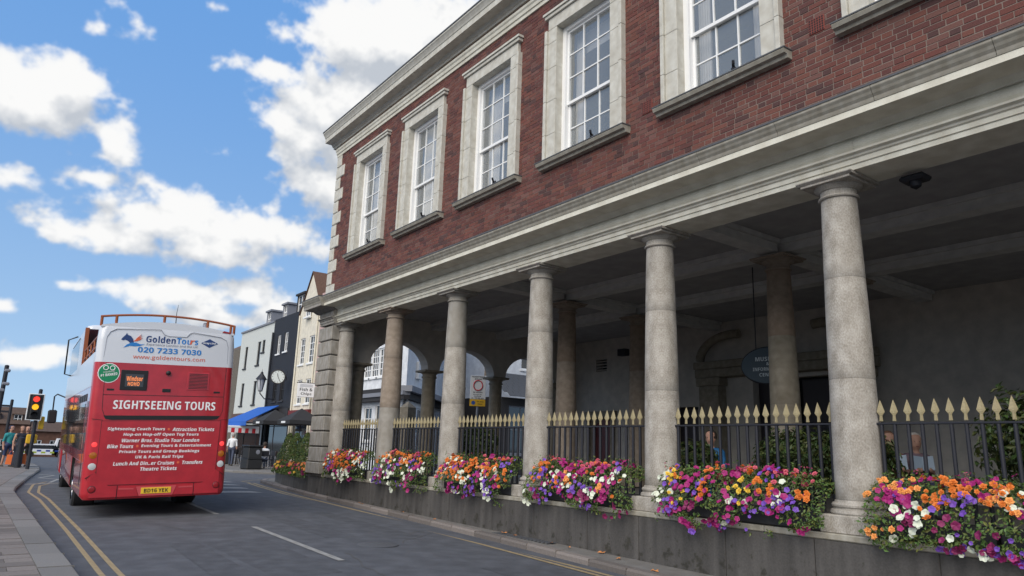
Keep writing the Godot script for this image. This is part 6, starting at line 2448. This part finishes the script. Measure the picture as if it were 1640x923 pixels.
	for k in 5:
		var c := Z0 + BAY * (k + 0.5)
		var bd := thing("sill_bird", "small black bird figure on the sill of the %s window from the far corner" % nth[k], "bird", Vector3(WALL_X - 0.06, 7.05, c + 0.28), 0.6, "black birds on the window sills")
		s = surf()
		lathe(s, [Vector2(0, -0.05), Vector2(0.02, -0.045), Vector2(0.038, -0.01), Vector2(0.036, 0.03), Vector2(0.018, 0.06), Vector2(0, 0.065)], 10, Vector3.ZERO, Transform3D(Basis(Vector3(0, 0, 1), -0.9), Vector3(0, 0.09, 0)))
		lathe(s, [Vector2(0, -0.022), Vector2(0.02, -0.012), Vector2(0.022, 0.006), Vector2(0, 0.024)], 8, Vector3(0.065, 0.15, 0))
		tri(s, Vector3(0.085, 0.155, 0.006), Vector3(0.085, 0.155, -0.006), Vector3(0.115, 0.148, 0))
		hexa(s, [Vector3(-0.03, 0.1, 0.02), Vector3(-0.01, 0.08, 0.02), Vector3(-0.01, 0.08, -0.02), Vector3(-0.03, 0.1, -0.02), Vector3(-0.11, 0.17, 0.02), Vector3(-0.09, 0.13, 0.02), Vector3(-0.09, 0.13, -0.02), Vector3(-0.11, 0.17, -0.02)])
		tube(s, [Vector3(0.005, 0.0, 0.012), Vector3(0.005, 0.06, 0.01)], 0.005, 5)
		tube(s, [Vector3(0.005, 0.0, -0.012), Vector3(0.005, 0.06, -0.01)], 0.005, 5)
		put(s, "bird_body", M.iron, bd)
	# small lamp under the cornice soffit
	s = surf()
	bevel_box(s, Vector3(8.62, 5.0, -3.85), Vector3(8.86, 5.08, -3.55), 0.03)
	lathe(s, [Vector2(0, -0.1), Vector2(0.06, -0.06), Vector2(0.07, 0)], 12, Vector3(8.74, 5.0, -3.7))
	tag(put(s, "soffit_camera", M.iron), "small black dome camera under the arcade lintel by the nearest capital", "camera")
	# police car and van far off
	vehicle("police_car", "white police car with yellow and blue checks at the far junction", "car", Vector3(7.2, 0, -97.0), 4.4, 1.45, M.car_white, true)
	vehicle("white_van", "white van parked at the far junction beside the bus", "van", Vector3(10.3, 0, -97.0), 5.0, 2.1, M.car_white, false)

func vehicle(called: String, label: String, cat: String, at: Vector3, l: float, h: float, m: Material, checks: bool) -> void:
	at.y = ground_y(at.z)
	var v := thing(called, label, cat, at)
	var s := surf()
	var roof := 0.62 if checks else 0.85
	var pr := PackedVector2Array([Vector2(-l / 2, 0.3), Vector2(l / 2, 0.3), Vector2(l / 2, 0.72), Vector2(l / 2 * 0.55 + (0.3 if not checks else 0.0), 0.9), Vector2(l / 2 * 0.35, h), Vector2(-l / 2 * roof, h), Vector2(-l / 2 * 0.97, 0.88)])
	prism(s, pr, Transform3D.IDENTITY, -0.85, 0.85)
	put(s, "body", m, v)
	s = surf()
	var top := h - 0.12
	prism(s, PackedVector2Array([Vector2(-l / 2 * roof + 0.1, top), Vector2(l / 2 * 0.33, top), Vector2(l / 2 * 0.48, 0.93), Vector2(-l / 2 * 0.85, 0.93)]), Transform3D.IDENTITY, -0.86, 0.86)
	put(s, "window", M.dark_glass, v)
	if checks:
		for j in 10:
			s = surf()
			box(s, Vector3(-l / 2 + 0.1 + j * 0.42, 0.45 + 0.18 * (j % 2), 0.852), Vector3(-l / 2 + 0.5 + j * 0.42, 0.63 + 0.18 * (j % 2), 0.858))
			put(s, "check", M.hi_vis if j % 2 == 0 else M.car_blue, v)
	for q in [-l * 0.31, l * 0.31]:
		for z in [-0.8, 0.8]:
			var w := part("wheel", v, Vector3(q, 0.32, z))
			s = surf()
			lathe(s, [Vector2(0, -0.1), Vector2(0.3, -0.1), Vector2(0.32, 0), Vector2(0.3, 0.1), Vector2(0, 0.1)], 16, Vector3.ZERO, Transform3D(Basis(Vector3.RIGHT, PI / 2), Vector3.ZERO))
			put(s, "tyre", M.rubber, w)

# ---------------------------------------------------------------- people: one continuous skin over a jointed skeleton
func body_mesh(bones: Array, cell: float) -> Mesh:
	# bones: [a, b, radius at a, radius at b, colour]; smooth union, meshed as surface nets
	var lo := Vector3.INF
	var hi := -Vector3.INF
	for b in bones:
		for k in 2:
			var r: float = b[2 + k] + cell * 2
			lo = lo.min(b[k] - Vector3.ONE * r)
			hi = hi.max(b[k] + Vector3.ONE * r)
	var n := Vector3i(((hi - lo) / cell).ceil()) + Vector3i.ONE
	var f := PackedFloat32Array()
	f.resize(n.x * n.y * n.z)
	f.fill(1.0)
	var own := PackedInt32Array()
	own.resize(f.size())
	var best := PackedFloat32Array()
	best.resize(f.size())
	best.fill(9.0)
	var soft := 0.03
	for bi in bones.size():
		var b: Array = bones[bi]
		var p0: Vector3 = b[0]
		var d: Vector3 = b[1] - p0
		var ll := maxf(d.length_squared(), 1e-6)
		var rm: float = maxf(b[2], b[3]) + cell * 2.5 + soft
		var blo: Vector3 = (p0.min(b[1]) - Vector3.ONE * rm - lo) / cell
		var bhi: Vector3 = (p0.max(b[1]) + Vector3.ONE * rm - lo) / cell
		for z in range(maxi(0, int(blo.z)), mini(n.z, int(bhi.z) + 2)):
			for y in range(maxi(0, int(blo.y)), mini(n.y, int(bhi.y) + 2)):
				var row := (z * n.y + y) * n.x
				for x in range(maxi(0, int(blo.x)), mini(n.x, int(bhi.x) + 2)):
					var q := lo + Vector3(x, y, z) * cell - p0
					var t := clampf(q.dot(d) / ll, 0, 1)
					var v := (q - d * t).length() - lerpf(b[2], b[3], t)
					var at := row + x
					var o := f[at]
					var h := maxf(soft - absf(o - v), 0.0) / soft
					f[at] = minf(o, v) - h * h * soft * 0.25
					if v < best[at]:
						best[at] = v
						own[at] = bi
	var s := surf(true)
	var vert := {}
	var step := [Vector3i(1, 0, 0), Vector3i(0, 1, 0), Vector3i(0, 0, 1)]
	var get_v := func(c: Vector3i) -> Array:
		if vert.has(c):
			return vert[c]
		var sum := Vector3.ZERO
		var cnt := 0
		var val := []
		for k in 8:
			val.append(f[((c.z + (k >> 2)) * n.y + c.y + ((k >> 1) & 1)) * n.x + c.x + (k & 1)])
		for e in [[0, 1], [2, 3], [4, 5], [6, 7], [0, 2], [1, 3], [4, 6], [5, 7], [0, 4], [1, 5], [2, 6], [3, 7]]:
			var a: float = val[e[0]]
			var b: float = val[e[1]]
			if (a < 0) != (b < 0):
				var t := a / (a - b)
				var pa := Vector3(e[0] & 1, (e[0] >> 1) & 1, e[0] >> 2)
				var pb := Vector3(e[1] & 1, (e[1] >> 1) & 1, e[1] >> 2)
				sum += pa.lerp(pb, t)
				cnt += 1
		var p := lo + (Vector3(c) + sum / maxi(cnt, 1)) * cell
		var col: Color = bones[own[(c.z * n.y + c.y) * n.x + c.x]][4]
		vert[c] = [p, col]
		return vert[c]
	for z in range(1, n.z - 1):
		for y in range(1, n.y - 1):
			for x in range(1, n.x - 1):
				var a := f[(z * n.y + y) * n.x + x]
				for ax in 3:
					var j := Vector3i(x, y, z) + Vector3i(step[ax])
					var b := f[(j.z * n.y + j.y) * n.x + j.x]
					if (a < 0) == (b < 0):
						continue
					var u: Vector3i = step[(ax + 1) % 3]
					var w: Vector3i = step[(ax + 2) % 3]
					var c := Vector3i(x, y, z)
					var q := [get_v.call(c - u - w), get_v.call(c - w), get_v.call(c), get_v.call(c - u)]
					if a < 0:
						q.reverse()
					for k in [0, 1, 2, 0, 2, 3]:
						s.set_color(q[k][1])
						s.add_vertex(q[k][0])
	s.generate_normals()
	return s.commit()

func person(label: String, at: Vector3, turn: float, pose: Dictionary) -> Node3D:
	# local axes: the person faces +z
	var skin: Color = pose.get("skin", Color(0.45, 0.25, 0.18))
	var top: Color = pose.top
	var leg: Color = pose.legs
	var shoe: Color = pose.get("shoes", Color(0.05, 0.045, 0.04))
	var sleeve: Color = pose.get("sleeve", top)
	var sit: bool = pose.get("sit", false)
	var hip_y := 0.47 if sit else 0.92
	var chest := Vector3(0, hip_y + 0.38, pose.get("lean", 0.0))
	var neck := chest + Vector3(0, 0.16, pose.get("lean", 0.0) * 0.3)
	var head := neck + Vector3(0, 0.15, 0.02)
	var b := []
	b.append([Vector3(-0.07, hip_y, 0), Vector3(0.07, hip_y, 0), 0.13, 0.13, pose.get("hip", leg)])
	b.append([Vector3(0, hip_y + 0.08, 0), chest - Vector3(0, 0.06, 0), 0.135, 0.145, top])
	b.append([chest + Vector3(-0.12, 0.04, 0), chest + Vector3(0.12, 0.04, 0), 0.105, 0.105, top])
	b.append([neck - Vector3(0, 0.04, 0), head - Vector3(0, 0.06, 0), 0.055, 0.05, skin])
	b.append([head - Vector3(0, 0.045, -0.02), head + Vector3(0, 0.05, 0), 0.07, 0.095, skin])
	b.append([head + Vector3(0, -0.01, 0.09), head + Vector3(0, -0.025, 0.112), 0.012, 0.014, skin])
	for sg in [-1.0, 1.0]:
		b.append([head + Vector3(sg * 0.085, -0.01, 0), head + Vector3(sg * 0.092, -0.03, 0), 0.014, 0.012, skin])
		var sh := chest + Vector3(sg * 0.19, 0.06, 0)
		var hand: Vector3 = pose.get("hand_l" if sg < 0 else "hand_r", Vector3(sg * 0.25, hip_y - 0.08, 0.05))
		var mid := (sh + hand) / 2
		var reach := sh.distance_to(hand)
		var bend := sqrt(maxf(0.0, 0.27 * 0.27 - reach * reach / 4))
		var elbow: Vector3 = mid + Vector3(sg * 0.35, -0.6, -0.7).normalized() * bend
		b.append([sh, elbow, 0.056, 0.044, sleeve])
		b.append([elbow, hand, 0.042, 0.03, skin if pose.get("short", true) else sleeve])
		var dir: Vector3 = (hand - elbow).normalized()
		b.append([hand, hand + dir * 0.07, 0.034, 0.03, skin])
		for k in 4:
			var off := Vector3(0.0, 0, 0) + dir.cross(Vector3(sg, 0, 0.3)).normalized() * (k - 1.5) * 0.019
			b.append([hand + dir * 0.08 + off, hand + dir * (0.14 + (0.015 if k in [1, 2] else 0.0)) + off - Vector3(sg * 0.015, 0, 0), 0.010, 0.008, skin])
		b.append([hand + dir * 0.02, hand + dir * 0.07 + Vector3(-sg * 0.02, 0, 0.05), 0.012, 0.009, skin])
		var hipj := Vector3(sg * 0.09, hip_y - 0.02, 0)
		var knee: Vector3
		var ank: Vector3
		if sit:
			knee = Vector3(sg * 0.12, hip_y + 0.02, 0.42)
			ank = Vector3(sg * 0.12, 0.09, 0.44)
		else:
			var st: float = pose.get("stride", 0.05) * sg
			knee = Vector3(sg * 0.1, 0.49, st * 0.6 + 0.03)
			ank = Vector3(sg * 0.11, 0.09, st)
		var bare: bool = pose.get("bare", false)
		b.append([hipj, knee, 0.092, 0.062, leg])
		b.append([knee, ank, 0.058, 0.04, skin if bare else leg])
		b.append([ank + Vector3(0, -0.045, -0.03), ank + Vector3(sg * 0.02, -0.055, 0.15), 0.042, 0.033, shoe])
	if pose.has("skirt"):
		b.append([Vector3(0, hip_y, 0), Vector3(0, pose.skirt, 0), 0.16, 0.2, leg])
	var p := thing("person", label, "person", at, turn)
	inst(body_mesh(b, 0.024), "body", M.person, p)
	p.scale = Vector3.ONE * float(pose.get("size", 1.0))
	# hair, laid over the skull
	var s := surf()
	var hl: float = pose.get("hair_down", 0.02)
	lathe(s, [Vector2(0.085, -0.02 - hl), Vector2(0.103, 0.0), Vector2(0.106, 0.06), Vector2(0.085, 0.115), Vector2(0.045, 0.148), Vector2(0, 0.155)], 16, head + Vector3(0, 0.005, -0.024))
	put(s, pose.get("cover", "hair"), M[pose.get("hair", "hair_dark")], p)
	for sg in [-1.0, 1.0]:
		s = surf()
		lathe(s, [Vector2(0, -0.008), Vector2(0.009, 0), Vector2(0, 0.008)], 8, head + Vector3(sg * 0.034, 0.012, 0.089))
		put(s, "eye", M.hair_dark, p)
	s = surf()
	box(s, head + Vector3(-0.022, -0.068, 0.078), head + Vector3(0.022, -0.06, 0.092))
	put(s, "mouth", M.maroon_door, p)
	return p

func bag(label: String, at: Vector3, w: float, h: float, m: Material) -> void:
	var g := thing("carrier_bag", label, "bag", at)
	var s := surf()
	hexa(s, [Vector3(-w / 2, 0, 0.07), Vector3(w / 2, 0, 0.07), Vector3(w / 2, 0, -0.07), Vector3(-w / 2, 0, -0.07), Vector3(-w * 0.42, h, 0.02), Vector3(w * 0.42, h, 0.02), Vector3(w * 0.42, h, -0.02), Vector3(-w * 0.42, h, -0.02)])
	put(s, "sack", m, g)
	s = surf()
	tube(s, [Vector3(-w * 0.25, h, 0), Vector3(-w * 0.12, h + 0.14, 0), Vector3(w * 0.12, h + 0.14, 0), Vector3(w * 0.25, h, 0)], 0.008, 5)
	put(s, "handle", m, g)

func build_people() -> void:
	var g := ground_y(-36) + 0.1
	mat("bag_orange", Color(0.75, 0.16, 0.03), 0.6)
	mat("cap_navy", Color(0.015, 0.02, 0.05), 0.8)
	mat("leaflet", Color(0.20, 0.26, 0.33), 0.6)
	person("person in a teal top, shorts and dark cap carrying an orange bag", Vector3(1.40, g, -36.2), 0.5, {"top": Color(0.02, 0.23, 0.24), "legs": Color(0.03, 0.05, 0.12), "bare": true, "short": true, "hair": "cap_navy", "cover": "cap", "stride": 0.1, "size": 0.93})
	bag("orange carrier bag held low by the person in teal", Vector3(1.52, g + 0.1, -35.85), 0.3, 0.38, M.bag_orange)
	person("person in a long dark dress and sunglasses beside the kerb", Vector3(1.75, g, -35.8), 0.2, {"top": Color(0.015, 0.018, 0.03), "legs": Color(0.015, 0.018, 0.03), "hip": Color(0.015, 0.018, 0.03), "sleeve": Color(0.45, 0.26, 0.18), "skirt": 0.15, "hair": "hair_brown", "hair_down": 0.08, "hand_r": Vector3(0.16, 0.95, 0.2), "size": 0.93})
	person("person in black shorts lifting a phone to their face", Vector3(1.98, g, -36.3), -0.3, {"top": Color(0.018, 0.018, 0.02), "legs": Color(0.02, 0.02, 0.02), "bare": true, "hair": "hair_brown", "hair_down": 0.06, "hand_r": Vector3(0.12, 1.56, 0.2), "hand_l": Vector3(-0.24, 0.9, 0.1), "size": 0.93})
	bag("orange carrier bag hanging by the person in black shorts", Vector3(1.93, g + 0.12, -36.0), 0.26, 0.4, M.bag_orange)
	var pz := ground_y(-37.2) + 0.1
	person("person in a white T-shirt sitting at a cafe table, back to the street", Vector3(11.92, pz, -36.55), PI * 0.95, {"sit": true, "top": Color(0.66, 0.68, 0.72), "legs": Color(0.05, 0.07, 0.12), "hand_l": Vector3(-0.2, 0.74, 0.42), "hand_r": Vector3(0.2, 0.74, 0.42)})
	person("person in a white shirt and cap walking past the shops beside the bus", Vector3(11.6, ground_y(-42) + 0.1, -41.0), 2.6, {"top": Color(0.68, 0.69, 0.70), "legs": Color(0.05, 0.06, 0.1), "stride": 0.22, "hair": "hair_grey"})
	# sitting in the arcade
	for q in [[11.6, -5.72, "person in a patterned dark top reading a leaflet behind the nearest column", Color(0.16, 0.055, 0.05), "hair_brown"], [12.25, -5.62, "person with short grey hair sitting in the arcade behind the railing", Color(0.12, 0.08, 0.10), "hair_grey"]]:
		var st := thing("arcade_stool", "dark wooden stool of the " + ("reader" if q[4] == "hair_brown" else "grey-haired sitter") + " in the arcade", "stool", Vector3(q[0], 0.84, q[1]), -0.8)
		var s := surf()
		bevel_box(s, Vector3(-0.25, 0.3, -0.2), Vector3(0.25, 0.345, 0.22), 0.015)
		put(s, "seat", M.wood_bench, st)
		for e in [[-0.2, -0.15], [0.2, -0.15], [-0.2, 0.17], [0.2, 0.17]]:
			s = surf()
			tube(s, [Vector3(e[0], 0, e[1]), Vector3(e[0], 0.3, e[1])], 0.02, 6)
			put(s, "leg", M.wood_bench, st)
		var pp := person(q[2], Vector3(q[0], 0.84, q[1]), -0.8, {"sit": true, "top": q[3], "legs": Color(0.04, 0.05, 0.1), "hair": q[4], "skin": Color(0.30, 0.17, 0.125), "lean": 0.06, "hand_l": Vector3(-0.12, 0.72, 0.32), "hand_r": Vector3(0.12, 0.72, 0.32)})
		var lf := surf()
		quad(lf, Vector3(-0.15, 0.0, 0), Vector3(-0.15, 0.21, 0.06), Vector3(0.0, 0.21, 0.02), Vector3(0.0, 0, -0.03))
		quad(lf, Vector3(0.0, 0.0, -0.03), Vector3(0.0, 0.21, 0.02), Vector3(0.15, 0.21, 0.06), Vector3(0.15, 0, 0))
		var lo := put(lf, "leaflet", M.leaflet)
		tag(lo, "folded pale leaflet in the hands of the " + ("reader in the patterned top" if q[4] == "hair_brown" else "grey-haired sitter"), "leaflet")
		lo.transform = pp.transform * Transform3D(Basis(Vector3.RIGHT, -0.5), Vector3(0, 0.74, 0.40))
	person("person in a blue top sitting in the shade behind the railing", Vector3(10.9, 0.84, -8.55), -1.2, {"sit": true, "top": Color(0.015, 0.11, 0.28), "legs": Color(0.01, 0.11, 0.26), "hair": "hair_dark", "hand_l": Vector3(-0.15, 0.62, 0.3), "hand_r": Vector3(0.15, 0.62, 0.3)})
	var st2 := thing("arcade_stool", "dark stool under the person in the blue top", "stool", Vector3(10.9, 0.84, -8.55), -1.2)
	var s3 := surf()
	bevel_box(s3, Vector3(-0.22, 0.29, -0.2), Vector3(0.22, 0.342, 0.2), 0.015)
	put(s3, "seat", M.wood_bench, st2)
	s3 = surf()
	lathe(s3, [Vector2(0, 0), Vector2(0.2, 0), Vector2(0.18, 0.03), Vector2(0.04, 0.05), Vector2(0.04, 0.29)], 14)
	put(s3, "pedestal", M.iron, st2)
	# figures at the far junction
	person("distant person in dark clothes standing at the far junction", Vector3(8.6, ground_y(-88), -88), 0.4, {"top": Color(0.05, 0.05, 0.07), "legs": Color(0.03, 0.03, 0.05)})
	person("distant police officer in a yellow vest beside the white van", Vector3(10.0, ground_y(-87), -87), -0.3, {"top": Color(0.4, 0.5, 0.05), "legs": Color(0.03, 0.03, 0.05)})
